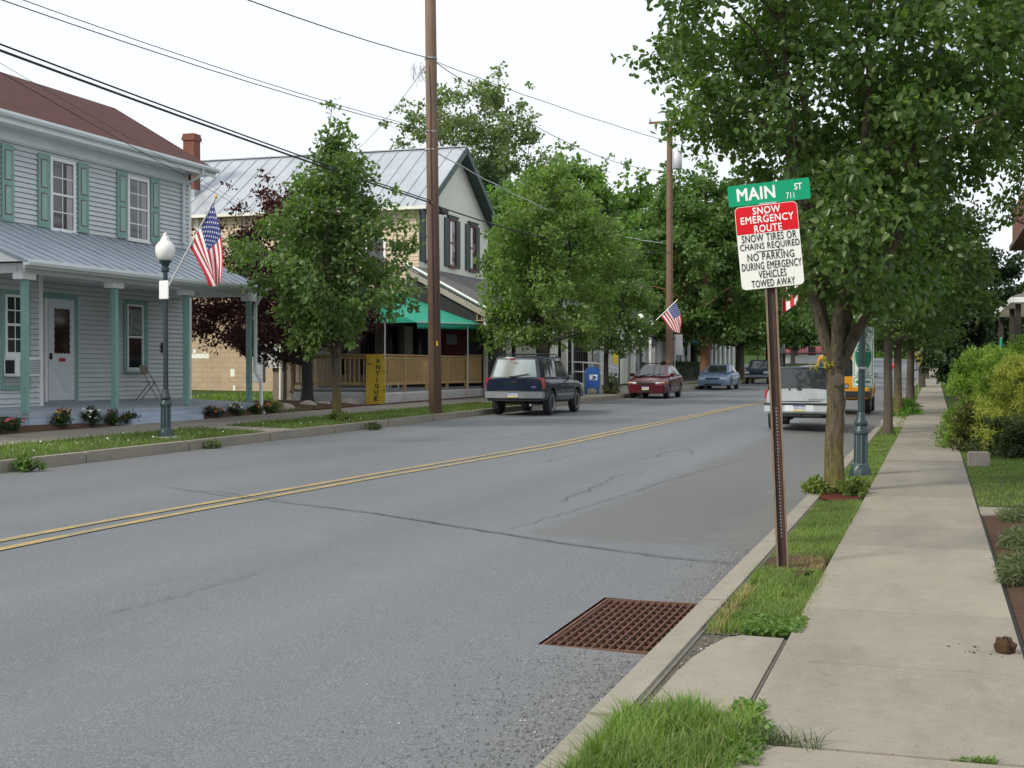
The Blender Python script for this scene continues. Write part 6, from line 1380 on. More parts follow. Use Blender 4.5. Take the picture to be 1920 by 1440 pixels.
# ---- dark blue pickup further on, mostly behind the post
PD = dict(PS); PD.update(paint=DKB, H=1.66, skins=[]); Yd = 90.5
t, k = car('dark blue utility vehicle parked beyond the pale blue sedan', 'utility vehicle', (-11.6, Yd + 2.3, road_z(-11.6, Yd + 2)), R(-90), PD)
ep = k['endpiece']; ep('bumper', 1, -.84, .84, .46, .62, .06, M['cargrey']); ep('grille', 1, -.45, .45, .70, .86, .012, M['black'], dep=.1)
for s in (-1, 1): ep('headlight', 1, min(s * .5, s * .8), max(s * .5, s * .8), .70, .86, .014, M['lens_clear'])
# ---- distant car coming down the hill on the right
PF = dict(PM); PF.update(paint=carpaint('far_red_paint', (.35, .03, .03)), skins=[]); Yf = 165; xf = -4.8
t, k = car('small distant red car coming down the street', 'car', (xf, Yf, road_z(xf, Yf)), R(-90), PF)
for s in (-1, 1): k['endpiece']('headlight', 1, min(s * .4, s * .78), max(s * .4, s * .78), .575, .70, .0, M['lens_clear'], dep=.2)
# ================================================================== OTHER BUILDINGS
def porch_rail(parent, a, b, z0, z1, m, sp=.16, nm='railing'):
    a = Vector(a); b = Vector(b); mb = MB(); n = int((b - a).length / sp); mb.bar(a + Vector((0, 0, z1)), b + Vector((0, 0, z1)), .06, .06); mb.bar(a + Vector((0, 0, z0)), b + Vector((0, 0, z0)), .06, .06)
    for i in range(n + 1): p = a.lerp(b, i / n); mb.bar(p + Vector((0, 0, z0)), p + Vector((0, 0, z1)), .04)
    mb.build(nm, m, parent, world=True)
# white post-office front
gzp = gz(-17.5, 66)
PO = thing('post_office', 'low white building with barred glass doors behind the blue mailbox', 'building', (-20, 68, gzp))
mb = MB(); mb.box(-27, -17.4, 59.5, 76.5, gzp - .3, gzp + 4.0); mb.build('wall', M['cream'], PO, world=True); MB().box(-27.2, -16.9, 59.3, 76.7, gzp + 4.002, gzp + 4.3).build('roof', M['box_grey'], PO, world=True)
for ya, yb, m in ((62.2, 63.4, 0), (64.2, 66.6, 0), (68, 69.2, 1), (71, 74, 0)):
    f = MB().box(-17.398, -17.33, ya, yb, gzp + .2, gzp + 2.9).build('door' if m else 'window', M['glass_dark'], PO, world=True); mb = MB()
    n = 5 if yb - ya > 2 else 3
    for i in range(n + 1): y = ya + (yb - ya) * i / n; mb.box(-17.33, -17.29, y - .04, y + .04, gzp + .2, gzp + 2.9)
    for j in range(6): z = gzp + .2 + 2.7 * j / 5; mb.box(-17.33, -17.285, ya, yb, z - .04, z + .04)
    mb.build('grille', M['black'] if m == 0 else M['white'], f, world=True)
for y in (60.6, 67.3, 70.2, 75.6): MB().box(-16.98, -16.74, y - .12, y + .12, gzp, gzp + 4.0).build('column', M['cream'], PO, world=True)
nb = thing('notice_board', 'pale notice board with a yellow poster beside the slim tree', 'notice board', (-16.2, 63.3, gzp)); q0, q1 = YX(1125, -16.2), YX(1160, -16.2)
zz0, zz1 = onX(1140, 700, -16.2).z, onX(1140, 655, -16.2).z
MB().box(-16.25, -16.2, q0, q1, zz0, zz1).build('panel', M['alu'], nb, world=True); MB().box(-16.199, -16.19, q0 + (q1 - q0) * .66, q1 - .2, zz0 + .5, zz1 - .1).build('poster', M['yellow_sign'], nb, world=True)
for y in (q0 + .1, q1 - .1): MB().box(-16.27, -16.251, y - .05, y + .05, gz(-16.2, y) - .1, zz1).build('post', M['alu'], nb, world=True)
hr = thing('handrail', 'white tubular ramp handrail behind the blue mailbox', 'handrail', (-15.6, 60, gz(-15.6, 60)))
y0, y1 = YX(1075, -15.3), YX(1158, -15.3)
mb = MB(); zz = lambda y, h: gz(-15.3, y) + h
for h in (.98, .55): mb.tube([(-15.3, y0, zz(y0, h + .35)), (-15.3, (y0 + y1) / 2, zz(y0, h + .3)), (-15.3, y1, zz(y1, h))], .028, 6)
mb.build('rail', M['white'], hr, world=True)
for i in range(6): y = y0 + (y1 - y0) * i / 5; MB().tube([(-15.3, y, zz(y, -.05)), (-15.3, y, zz(y, 1.0 + (.34 if i < 3 else .1)))], .028, 6).build('post', M['white'], hr, world=True)
# mailbox
q = onX(1110, 700, -13.75); zb_ = gz(-13.75, q.y)
mbx = thing('mailbox', 'blue street mailbox with a white eagle emblem at the left kerb', 'mailbox', (-13.75, q.y, zb_), R(20)); mbx.scale = (1, 1, .93)
mb = MB(); pts = [(-.30, 0, .28), (.30, 0, .28), (.30, 0, .98)] + [(.30 * math.cos(a), 0, .98 + .28 * math.sin(a)) for a in [math.pi * i / 10 for i in range(1, 10)]] + [(-.30, 0, .98)]
mb.prism([(x, -.30, z) for x, y, z in pts], (0, .58, 0)); mb.build('body', M['mailbox'], mbx, bevel=.015, smooth=40)
for sx in (-.25, .25):
    for sy_ in (-.24, .22): MB().box(sx - .03, sx + .03, sy_ - .03, sy_ + .03, 0, .285).build('leg', M['mailbox'], mbx)
eb = MB().box(-.13, .19, -.306, -.3, .66, .90).build('emblem_panel', M['white'], mbx); mb = MB(); mb.prism([(-.11, -.308, .68), (.10, -.308, .68), (.17, -.308, .80), (.05, -.308, .86), (-.10, -.308, .87), (.02, -.308, .80), (-.02, -.308, .74)], (0, -.002, 0)); mb.build('eagle_emblem', M['plate_blue'], eb)
# flower pots
for pxx, lb in ((1148, 'planter of pale flowers on the pavement left of the maroon car'),):
    q = onX(pxx, 735, -13.3); bush('planter', lb, (-13.3, q.y, gz(-13.3, q.y)), .35, .35, .85, leafmat('planter_leaf', (.06, .10, .04), (.35, .38, .28), .3), 71, 26, 40, .09, .14, .6, 'planter')
hbq = onX(928, 640, -16.1)
hb = thing('hanging_basket', 'grey-leaved hanging basket under the shop porch roof', 'hanging basket', (-16.1, hbq.y, hbq.z)); r_ = np.random.default_rng(5); Pq = r_.normal(size=(900, 3)) * np.array([.28, .28, .26]); V, F = leaves(Pq, unit(Pq), .09, r_); rawmesh('foliage', V, F, leafmat('grey_basket_leaf', (.12, .15, .11), (.30, .33, .28), .2), hb); MB().tube([(0, 0, .1), (0, 0, 3.72 - hbq.z)], .012, 5).build('hanger', M['black'], hb); MB().lathe([(.08, -.3), (.2, -.1), (.22, .0)], n=12).build('pot', M['bark_dark'], hb)
# dark house with arched porch right of the slim tree
gzd = gz(-17, 86)
HD = thing('porch_house', 'shaded white house with a dark porch behind the far utility pole', 'house', (-20, 85, gzd))
MB().box(-27, -18.6, 79.5, 93, gzd - .3, gzd + 6.0).build('wall', M['white'], HD, world=True); mb = MB(); roofslab(mb, (-18.2, 79, gzd + 5.9), (-18.2, 93.5, gzd + 5.9), (-22.8, 93.5, gzd + 8.6), (-22.8, 79, gzd + 8.6)); roofslab(mb, (-27.4, 79, gzd + 5.9), (-27.4, 93.5, gzd + 5.9), (-22.8, 93.5, gzd + 8.6), (-22.8, 79, gzd + 8.6)); mb.build('roof', M['shingle_grey'], HD, world=True)
mb = MB(); roofslab(mb, (-16.4, 79.3, gzd + 2.9), (-16.4, 93.2, gzd + 2.9), (-18.6, 93.2, gzd + 3.6), (-18.6, 79.3, gzd + 3.6)); mb.build('porch_roof', M['shingle_grey'], HD, world=True)
for y in (79.6, 82.2, 84.8, 87.5, 90.2, 92.8): MB().box(-16.75, -16.6, y - .1, y + .1, gzd, gzd + 2.75).build('porch_post', M['white'], HD, world=True)
for ya, yb in ((80.4, 81.6), (83, 84.2), (86, 87), (89, 90.2)): MB().box(-18.598, -18.56, ya, yb, gzd + .6, gzd + 2.5).build('window', M['glass_dark'], HD, world=True)
MB().box(-18.6, -16.6, 79.5, 93, gzd - .2, gzd + .3).build('porch_floor', M['box_grey'], HD, world=True)
# hedge along that front, umbrella, furniture
LH = leafmat('hedge_leaf', (.018, .045, .012), (.035, .075, .02), .25)
ya, yb = YX(1258, -15.9), YX(1326, -15.9); r_ = np.random.default_rng(8); n = 9000
Pq = np.stack([r_.uniform(-16.9, -15.7, n), r_.uniform(ya, yb, n), r_.uniform(0, 1, n) ** .6 * 1.25], 1); outq = np.stack([np.sign(Pq[:, 0] + 16.3) * .7, np.zeros(n), (Pq[:, 2] > 1.1) * 1.], 1)
kf = (np.abs(Pq[:, 0] + 16.3) > .45) | (Pq[:, 2] > 1.0) | (Pq[:, 1] < ya + .4); Pq = Pq[kf]; outq = outq[kf]
hg = thing('hedge', 'trimmed dark green hedge behind the pale blue sedan', 'hedge', (-16.3, (ya + yb) / 2, gz(-16, (ya + yb) / 2))); Pq[:, 0] += 16.3; Pq[:, 1] -= (ya + yb) / 2; V, F = leaves(Pq, outq, .12, r_); rawmesh('foliage', V, F, LH, hg); MB().box(-.4, .4, -(yb - ya) / 2 + .3, (yb - ya) / 2 - .2, -.1, .95).build('stems', M['bark_dark'], hg)
q = onX(1294, 641, -17.3); um = thing('patio_umbrella', 'blue patio umbrella behind the trimmed hedge', 'umbrella', (-17.3, q.y, gz(-17.3, q.y))); zq = q.z - gz(-17.3, q.y)
MB().tube([(0, 0, 0), (0, 0, zq + .35)], .03, 6).build('pole', M['alu'], um); MB().lathe([(1.15, zq - .12), (1.15, zq - .02), (.6, zq + .16), (.03, zq + .34)], n=8).build('canopy', mat('umbrella_blue', (.10, .30, .40), .8, .1, 4), um)
# white columned house and picket fence
gze = gz(-17, 108)
HE = thing('columned_house', 'white house with tall porch columns behind the second maple trunk', 'house', (-20, 108, gze))
MB().box(-28, -18.8, 100, 117, gze - .3, gze + 6.4).build('wall', M['white'], HE, world=True); mb = MB(); roofslab(mb, (-16.0, 99.6, gze + 6.3), (-16.0, 117.4, gze + 6.3), (-22.5, 117.4, gze + 9), (-22.5, 99.6, gze + 9)); roofslab(mb, (-28.4, 99.6, gze + 6.3), (-28.4, 117.4, gze + 6.3), (-22.5, 117.4, gze + 9), (-22.5, 99.6, gze + 9)); mb.build('roof', M['shingle_grey'], HE, world=True)
for y in (100.4, 102.6, 104.8, 107, 109.6, 112, 114.5, 116.8): MB().lathe([(.2, 0), (.17, .2), (.15, 3.1), (.2, 3.2)], (-16.7, y, gze), 10).build('column', M['white'], HE, world=True)
MB().box(-18.8, -16.4, 100, 117, gze + 3.2, gze + 3.5).build('porch_beam', M['white'], HE, world=True)
for y in (101.3, 103.5, 106, 108.6, 111, 113.4): MB().box(-18.798, -18.75, y - .5, y + .5, gze + .8, gze + 2.6).build('window', M['glass_dark'], HE, world=True)
pf = thing('picket_fence', 'white picket fence left of the dark blue vehicle', 'fence', (-15.9, 100, gz(-15.9, 100))); y0, y1 = YX(1393, -15.9), YX(1440, -15.9); porch_rail(pf, (-15.9, y0, gz(-15.9, y0)), (-15.9, y1, gz(-15.9, y1)), .2, .95, M['white'], .2, 'pickets')
# parking sign seen from the side near the flag
q = onX(1265, 700, -13.2); t = thing('parking_sign', 'pale parking sign on a post right of the second flag', 'sign', (-13.2, q.y, gz(-13.2, q.y))); zt_ = onX(1265, 627, -13.2).z - gz(-13.2, q.y); MB().tube([(0, 0, 0), (0, 0, zt_)], .03, 6).build('post', M['steel'], t); MB().box(.05, .42, -.02, .02, zt_ - 1.1, zt_).build('plate', M['alu'], t)
q = onX(1466, 700, -13.2); t = thing('parking_sign', 'small pale sign beyond the leaning post, over the dark blue vehicle', 'sign', (-13.2, q.y, gz(-13.2, q.y))); MB().tube([(0, 0, 0), (0, 0, 3)], .03, 6).build('post', M['steel'], t); MB().box(-.3, .3, -.06, -.03, 2.0, 3.0).build('plate', M['alu'], t)
# far red-roofed building across the end of the street
qf = onY(1550, 672, 185); gf = gz(qf.x, 185)
FB = thing('red_roofed_building', 'far white building with a red roof above the yellow vehicle', 'building', (qf.x, 188, gf)); a, b = onY(1440, 660, 185).x, onY(1606, 660, 185).x
z1_, z2_ = onY(1550, 660, 185).z, onY(1550, 652, 190).z
MB().box(a, b, 185, 195, gf - .5, z1_).build('wall', M['white'], FB, world=True); mb = MB(); roofslab(mb, (a - .4, 184.4, z1_ - .1), (b + .4, 184.4, z1_ - .1), (b + .4, 190, z2_ + .2), (a - .4, 190, z2_ + .2)); mb.build('roof', mat('red_roof', (.26, .03, .035), .7, .1, 2), FB, world=True)
for i in range(5): x = a + (b - a) * (i + .5) / 5; MB().box(x - .5, x + .5, 184.95, 184.998, gf + 1.2, gf + 2.4).build('window', M['glass_dark'], FB, world=True)
# far house at the right of the road's end
q = onX(1770, 650, 1.5); 
FH = thing('far_white_house', 'far white house glimpsed past the right-hand tree trunks', 'house', (4, 190, gz(4, 190))); MB().box(1.0, 9, 188, 198, gz(4, 190) - .5, gz(4, 190) + 4.2).build('wall', M['white'], FH, world=True); mb = MB(); roofslab(mb, (.6, 187.5, gz(4, 190) + 4.1), (9.4, 187.5, gz(4, 190) + 4.1), (9.4, 193, gz(4, 190) + 6.8), (.6, 193, gz(4, 190) + 6.8)); mb.build('roof', M['shingle_grey'], FH, world=True); MB().box(2, 3.2, 187.9, 187.998, gz(4, 190) + .2, gz(4, 190) + 2.3).build('door', M['glass_dark'], FH, world=True)
# brick house on the right
gr = gz(3, 46)
HR = thing('brick_house', 'red brick house with white-eaved porch beyond the right-hand shrubs', 'house', (6, 52, gr))
q = onX(1896, 556, 2.45); qz = q.z; qy = q.y; y2 = onX(1865, 584, 2.45).y
MB().box(4.15, 14, qy + .8, y2 + 3, gr - .3, qz + 3.9).build('wall', M['brick'], HR, world=True)
mb = MB(); roofslab(mb, (2.45, qy, qz), (2.45, y2, qz), (4.6, y2, qz + .75), (4.6, qy + 1.6, qz + .75), .09); roofslab(mb, (2.45, qy, qz), (14, qy, qz), (14, qy + 1.6, qz + .75), (4.6, qy + 1.6, qz + .75), .09); mb.build('porch_roof', M['shingle_grey'], HR, world=True)
mb = MB(); mb.box(2.44, 2.52, qy - .02, y2, qz - .2, qz - .02); mb.box(2.53, 14, qy - .03, qy + .05, qz - .2, qz - .02); mb.box(2.53, 4.15, qy + .06, y2, qz - .24, qz - .2); mb.build('porch_eave', M['white'], HR, world=True)
mb = MB(); mb.box(3.2, 14, qy + .1, y2 + 3.6, qz + 2.9, qz + 3.1); mb.build('upper_eave', mat('eave_brown', (.13, .08, .065), .7, .1, 4), HR, world=True)
mb = MB(); mb.box(3.35, 4.14, qy + 1.6, qy + 6, qz + .7, qz + 2.88); bay = mb.build('bay', M['white'], HR, world=True)
MB().box(3.325, 3.349, qy + 2, qy + 3.2, qz + 1.0, qz + 2.5).build('window', M['glass'], bay, world=True); MB().box(3.5, 3.95, qy + 1.57, qy + 1.598, qz + 1.0, qz + 2.5).build('window', M['glass'], bay, world=True)
mb = MB(); mb.box(3.3, 14, qy + .5, y2 + 3, qz + 3.11, qz + 4.6); mb.build('gable', M['brick'], HR, world=True)
for y in (qy + .35, qy + 4, y2 - .4): MB().box(2.6, 2.78, y - .09, y + .09, gr + .5, qz - .21).build('porch_post', M['bark_dark'], HR, world=True)
for (x0, x1, y) in ((2.5, 2.95, qy + .3), (2.5, 2.95, y2 - .3)): MB().box(x0, x1, y - .24, y + .24, gr, gr + 1.1).build('brick_pier', M['brick'], HR, world=True)
MB().box(2.6, 4.15, qy + .3, y2 - .2, gr - .2, gr + .5).build('porch_floor', M['cream'], HR, world=True)
q = onX(1877, 655, 2.3); t = thing('hanging_banner', 'green banner hanging at the corner of the brick house porch', 'banner', (2.3, q.y, q.z)); hh = onX(1877, 634, 2.3).z - q.z
mb = MB(); mb.grid(lambda u, v: (.05 * math.sin(u * 9), -.55 + 1.1 * u, -hh + 2 * hh * v), [i / 12 for i in range(13)], [0, .5, 1]); mb.build('cloth', mat('banner_green', (.02, .30, .17), .8, .1, 4), t, fix=False); MB().tube([(0, -.6, hh), (0, .6, hh)], .02, 6).build('rod', M['alu'], t)
# yellow crossing sign, tilted, among the right trunks
q = onX(1722, 664, -.75); t = thing('warning_sign', 'yellow diamond warning sign among the right-hand trunks', 'sign', (-.75, q.y, gz(-.8, q.y)), R(68)); zz = q.z - gz(-.8, q.y); MB().tube([(0, 0, 0), (0, 0, zz + .2)], .03, 6).build('post', M['steel'], t); mb = MB(); mb.prism([(0, -.04, zz - .62), (.55, -.04, zz), (0, -.04, zz + .62), (-.55, -.04, zz)], (0, -.01, 0)); mb.build('plate', M['yellow_sign'], t)
# stone block at the shrubs
q = G(1829, 875); t = MB(); t.cbox((q.x + .05, q.y + .1, gz(q.x, q.y) + .10), (.30, .22, .24), .15); tag(t.build('stone_block', M['stone'], bevel=.015), 'squared stone block at the edge of the lawn before the dark shrub', 'stone block')
# rocks in the maple bed
for pxx, py, s, lb in ((533, 764, .28, 'flat grey rock in the bed left of the red maple trunk'), (577, 762, .26, 'pale pointed rock at the foot of the red maple'), (606, 764, .26, 'brownish rock just right of the red maple trunk'), (650, 758, .34, 'grey rock behind the slim street tree trunk')):
    q = onX(pxx, py, -16.9); mb = MB(); rr = random.Random(pxx)
    f_ = [rr.uniform(.75, 1.2) for _ in range(12)]
    mb.grid(lambda u, v: (s * 1.1 * math.cos(6.283 * u) * math.cos(v * 1.57) * f_[int(u * 11.9) % 11], s * math.sin(6.283 * u) * math.cos(v * 1.57) * f_[int(u * 11.9) % 11], s * .75 * math.sin(v * 1.57) * f_[5]), [i / 11 for i in range(12)], [i / 4 for i in range(5)]); o = mb.build('rock', M['stone']); o.location = (-16.9, q.y, gz(-16.9, q.y)); tag(o, lb, 'rock')
mb = MB(); mb.grid(lambda u, v: (-20.5 + 4.5 * u, 31.8 + 5.2 * v, gz(-18, 34) - .04 + .20 * math.sin(math.pi * u) ** .6 * math.sin(math.pi * v) ** .6 + random.uniform(-.012, .012)), [i / 20 for i in range(21)], [i / 20 for i in range(21)]); struct(mb.build('mulch_bed', M['soil'], fix=False, smooth=80))
# ================================================================== TREES
L_near = leafmat('pear_leaf_near', (.052, .102, .032), (.120, .195, .062), .48, .32, (.22, .26, .08))
L_row = leafmat('row_leaf', (.036, .070, .020), (.080, .135, .036), .42, .4, (.15, .19, .055))
L_pear = leafmat('pear_leaf', (.075, .135, .045), (.150, .230, .080), .46, .42, (.24, .29, .11))
L_pear2 = leafmat('pear_leaf_light', (.095, .160, .045), (.175, .260, .075), .46, .45, (.25, .32, .10))
L_maple = leafmat('maple_leaf', (.058, .120, .036), (.125, .205, .056), .42, .45)
L_dark = leafmat('dark_leaf', (.014, .034, .014), (.030, .062, .022), .3, .5)
L_red = leafmat('red_maple_leaf', (.034, .009, .012), (.085, .020, .024), .3, .5, (.15, .035, .03))
L_pale = leafmat('pale_green_leaf', (.12, .17, .08), (.20, .26, .12), .45, .5)
L_bright = leafmat('bright_green_leaf', (.085, .165, .045), (.155, .255, .07), .44, .5)
egg = lambda t: max(.05, math.sin(math.pi * (.13 + .87 * t) ** .85)) ** .62
cone = lambda t: max(.05, (1 - t) ** .75 * min(1, .55 + 3 * t))
wide = lambda t: max(.05, math.sin(math.pi * (.10 + .88 * t))) ** .5
# big near tree on the right verge
bt = Vector((pt.x, pt.y, gz(-1, pt.y)))
def near_prof(t): return interp([(0, .42), (.08, .62), (.2, .80), (.38, 1.0), (.6, 1.0), (.8, .8), (1, .3)], t)
def near_cut(p):
    wx = .952 * p[0] + .3065 * p[1]
    if p[2] > 5.2 and (math.sin(p[0] * 37.1 + p[1] * 91.7 + p[2] * 53.3) * 43.7) % 1 < .30: return False
    return not (wx < -.72 and p[2] < 3.55 + (-wx - .5) * .80) and not (wx < -.15 and p[2] < 2.55) and not (wx > 1.0 and p[2] < 3.4 + (wx - 1.0) * .9)
tree('street_tree', 'big dark-leaved tree forking above the right verge, nearest the camera', 'tree', bt, 9.2, 2.15, 2.75, L_near, M['bark_moss'], 11, .112, 380, 140, .098, .46, near_prof, 1.5, 60, 'street trees along the right sidewalk', .15, .1, 1., True, .5, .64, (.1, 0), near_cut, 5, .42, .35)
mb = MB(); tf = thing('trunk_sprout', 'yellowish leaf sprout on the near tree trunk', 'sprout', bt + Vector((-.12, -.13, 1.55))); r_ = np.random.default_rng(6); Pq = r_.normal(size=(24, 3)) * np.array([.085, .05, .05]); V, F = leaves(Pq, unit(Pq + np.array([-.1, -.4, 0])), .07, r_, fine=True); rawmesh('leaves', V, F, leafmat('sprout_leaf', (.30, .26, .04), (.45, .38, .07), .35), tf)
mb = MB(); mb.lathe([(.002, -.02), (.075, -.01), (.07, .012), (.05, .0), (.005, -.004)], (bt.x + .04, bt.y - .15, bt.z + 1.37), 14, axis='Y'); o = mb.build('pruning_scar', M['bark'], smooth=60); tr_ = bpy.data.objects['street_tree']; o.parent = tr_; o.location = -tr_.location
# leafy groundcover at its foot
for cx0, cy0, rx, ry, h, sd, lb in ((bt.x + .22, bt.y - .22, .22, .35, .17, 31, 'yellow-green leafy plant right of the near tree foot'), (bt.x - .22, bt.y - .1, .14, .25, .16, 32, 'small yellow-green leafy plant left of the near tree foot')):
    bush('ground_plant', lb, (cx0, cy0, gz(-1, cy0)), rx, ry, h, leafmat('variegated_leaf', (.08, .14, .025), (.19, .24, .05), .35, .45, (.36, .34, .12)), sd, 20, 26, .06, .07, .55, 'ground plant', 'leafy plants at the near tree foot')
# right-hand row
row = [(1665, 813, 7.6, 2.15, .10, 'grey tree second along the right verge, with a dark wound on its trunk'), (1683, 778, 7.4, 2.6, .12, 'third tree along the right verge with a low leaning limb'), (1707, 740, 8., 3.0, .17, 'fourth tree along the right verge, behind the yellow sign'), (1729, 724, 8.5, 3.2, .20, 'fifth tree along the right verge'), (1741, 712, 9, 3.5, .22, 'farthest tree along the right verge')]
yrow = [31.2, 42.5, 62, 90, 125]
for i, ((px0, py0, h, r0, tr0, lb), yy) in enumerate(zip(row, yrow)):
    q = Vector((onX(px0, py0, -1).x, yy, 0)); xx = (ray(px0, py0) * (yy / ray(px0, py0).y)).x; xx = max(-1.2, min(-.7, xx))
    tree('street_tree', lb, 'tree', (xx, yy, gz(-1, yy)), h, 2.3 if i < 2 else 2.6, r0, L_row, M['bark'] if i != 1 else M['bark_moss'], 20 + i, tr0, 190, 95 if i < 2 else 60, .135 + .03 * i, .55, egg, 2.2, 34, 'street trees along the right sidewalk', -.1 if i < 2 else .3, 0, 1., False, .5, .62, (0, 0), None, 4 if i < 2 else 1, .4)
# planting patch and gravel strip at the third tree
q = G(1712, 752); bush('ground_plant', 'bright green plant on the right verge before the fourth tree', (-.95, 43.8, gz(-1, 43)), .5, 2.2, .42, leafmat('bright_ground_leaf', (.07, .17, .02), (.13, .26, .04), .35), 33, 40, 40, .12, .2, .4, 'ground plant')
pts = [(random.uniform(-1.22, -.78), random.uniform(34.5, 41.5), zR(38) + .12) for _ in range(900)]; stones('white_gravel', pts, .02, .05, M['stone'])
# left side
ly = YX(631, -13.6)
tree('street_tree', 'pear tree in the left verge in front of the red maple', 'tree', (-13.6, ly, gz(-13.6, ly)), 7.05, 1.9, 1.98, L_pear, M['bark_moss'], 41, .105, 215, 92, .135, .40, lambda t: interp([(0, .40), (.12, .80), (.3, 1.0), (.45, .92), (.62, .66), (.8, .40), (.92, .2), (1, .08)], t), 1.75, 44, 'street trees along the left kerb', -.12, 0, 1., False, .55, .6, (.15, 0), None, 4, .3)
bush('ground_plant', 'small yellow-green plant at the foot of the left pear tree', (-13.5, ly - .1, gz(-13.5, ly)), .35, .45, .2, leafmat('variegated_leaf2', (.10, .15, .03), (.22, .25, .06), .35), 34, 14, 22, .08, .09, .5, 'ground plant')
patch('tree_pit', blob(-13.5, ly, .5, .9, seed=8), .012, M['soil'], gz)
q = onX(576, 750, -17.9)
tree('red_maple', 'dark red Japanese maple beside the grey house porch', 'tree', (-17.9, q.y, gz(-18, q.y) + .1), 6.3, .95, 3.05, L_red, M['bark_dark'], 42, .17, 300, 125, .13, .42, lambda t: interp([(0, .55), (.12, .9), (.3, 1.0), (.55, .86), (.8, .55), (1, .15)], t), 1.15, 60, None, -1.0, 0, .9, False, .42, .5, (.0, 0), lambda p: not (p[2] < 1.7 and abs(p[0]) < 1.0) and not (p[2] < 1.25), 5, .45, .9)
tree('street_tree', 'light green pear tree behind the navy vehicle', 'tree', (-13.6, 46.2, gz(-13.6, 46)), 8.3, 2.1, 2.55, L_pear2, M['bark_dark'], 43, .20, 250, 100, .155, .54, egg, 2.1, 40, 'street trees along the left kerb', 0, 0, 1., False, .5, .62, (.2, 0), None, 4, .32)
yq = YX(1137, -13.5)
tree('street_tree', 'slim leaning tree beside the blue mailbox', 'tree', (-13.5, yq, gz(-13.5, yq)), 6.9, 2.0, 2.0, L_pear, M['bark_dark'], 44, .11, 150, 80, .155, .52, egg, 2.0, 34, 'street trees along the left kerb', .0, 0, 1., False, .5, .62, (.3, 0), None, 3, .3)
bush('ground_plant', 'yellow-green tuft at the foot of the slim leaning tree', (-13.4, yq - .2, gz(-13.4, yq)), .5, .6, .28, leafmat('variegated_leaf3', (.12, .16, .03), (.22, .26, .06), .3), 35, 12, 20, .1, .1, .4, 'ground plant')
for pxx, X, h, r0, sd, bm, lb in ((1322, -13.6, 12.9, 5.0, 45, 'bark_orange', 'broad maple with an orange trunk behind the pale blue sedan'), (1388, -13.6, 12.2, 4.6, 46, 'bark', 'second broad maple left of the leaning sign post')):
    y = YX(pxx, X); tree('maple_tree', lb, 'tree', (X, y, gz(X, y)), h, 3.0, r0, L_maple, M[bm], sd, .33, 320, 105, .27, .80, wide, 2.6, 46, 'broad maples on the left side', 0, 0, 1., False, .5, .75, (0, 0), None, 5, .45, .2)
BT = [(-22, 100, 14.2, 4.6, 'L_bright', 'bright green tree filling the gap left of the far utility pole'), (-20, 66, 10.5, 4.2, 'L_bright', 'bright green tree behind the light pear tree'), (-24, 88, 14.5, 5.0, 'L_bright', 'bright green tree rising left of the far utility pole'), (-18, 102, 13.2, 5.4, 'L_maple', 'green tree rising right of the far utility pole'), (-14, 118, 12.5, 5.2, 'L_maple', 'dark maple further up the left kerb'), (-15, 138, 13, 5.5, 'L_dark', 'dark tree near the top of the street on the left'), (-9.5, 212, 12, 6, 'L_dark', 'dark round tree at the end of the street'), (-18, 178, 12, 6, 'L_maple', 'green tree left of the red-roofed building')]
for i, (x, y, h, r0, lm, lb) in enumerate(BT):
    tree('broadleaf_tree', lb, 'tree', (x, y, gz(x, y)), h, 3.0 if i not in (6, 7) else 4.0, r0, dict(L_bright=L_bright, L_maple=L_maple, L_dark=L_dark)[lm], M['bark_dark'], 60 + i, .3, 210, 75, .30 + .0012 * y, .9, wide, 2.8, 24, 'trees beyond the street', 0, 0, 1., False, .5, .75)
q = onX(865, 400, -38)
tree('tall_tree', 'tall airy pale green tree rising behind the metal roof', 'tree', (-40, q.y * 38 / 38 + 6, gz(-38, q.y)), 25.6, 7, 9.0, L_pale, M['bark'], 80, .45, 330, 92, .36, 1.1, lambda t: interp([(0, .5), (.25, .9), (.5, 1), (.72, .74), (.86, .52), (1, .2)], t), 6, 70, None, 0, 0, 1., False, .6, .7, (1.6, 0), None, 5, .5)
tree('fir_tree', 'dark spruce tip rising left of the bright green trees', 'tree', (-33, 96, gz(-33, 96)), 17.5, 3, 4.2, L_dark, M['bark_dark'], 81, .3, 200, 50, .34, .7, cone, 3, 20, None, asp=.4)
tree('fir_tree', 'dark conifer behind the brick house on the right', 'tree', (1.0, 74, gz(2, 74)), 9.5, 1.2, 2.2, L_dark, M['bark_dark'], 82, .2, 200, 85, .26, .55, cone, 1, 20, None, asp=.4)
tree('broadleaf_tree', 'dark low tree beyond the right sidewalk shrubs', 'tree', (1.0, 60, gz(2, 60)), 5.0, 1.0, 1.1, L_dark, M['bark_dark'], 83, .15, 150, 90, .2, .5, wide, 1.2, 20, None)
tree('broadleaf_tree', 'dark tree on the right where the street ends', 'tree', (5, 135, gz(5, 135)), 12, 2.2, 5.0, L_dark, M['bark_dark'], 84, .3, 210, 80, .42, .9, wide, 2.5, 20, None)
tree('broadleaf_tree', 'overhanging tree filling the sky at the upper right edge', 'tree', (3.4, 33, gz(3, 33)), 12.5, 5.2, 2.7, L_row, M['bark'], 85, .2, 230, 95, .16, .6, egg, 3, 40, None, .2)
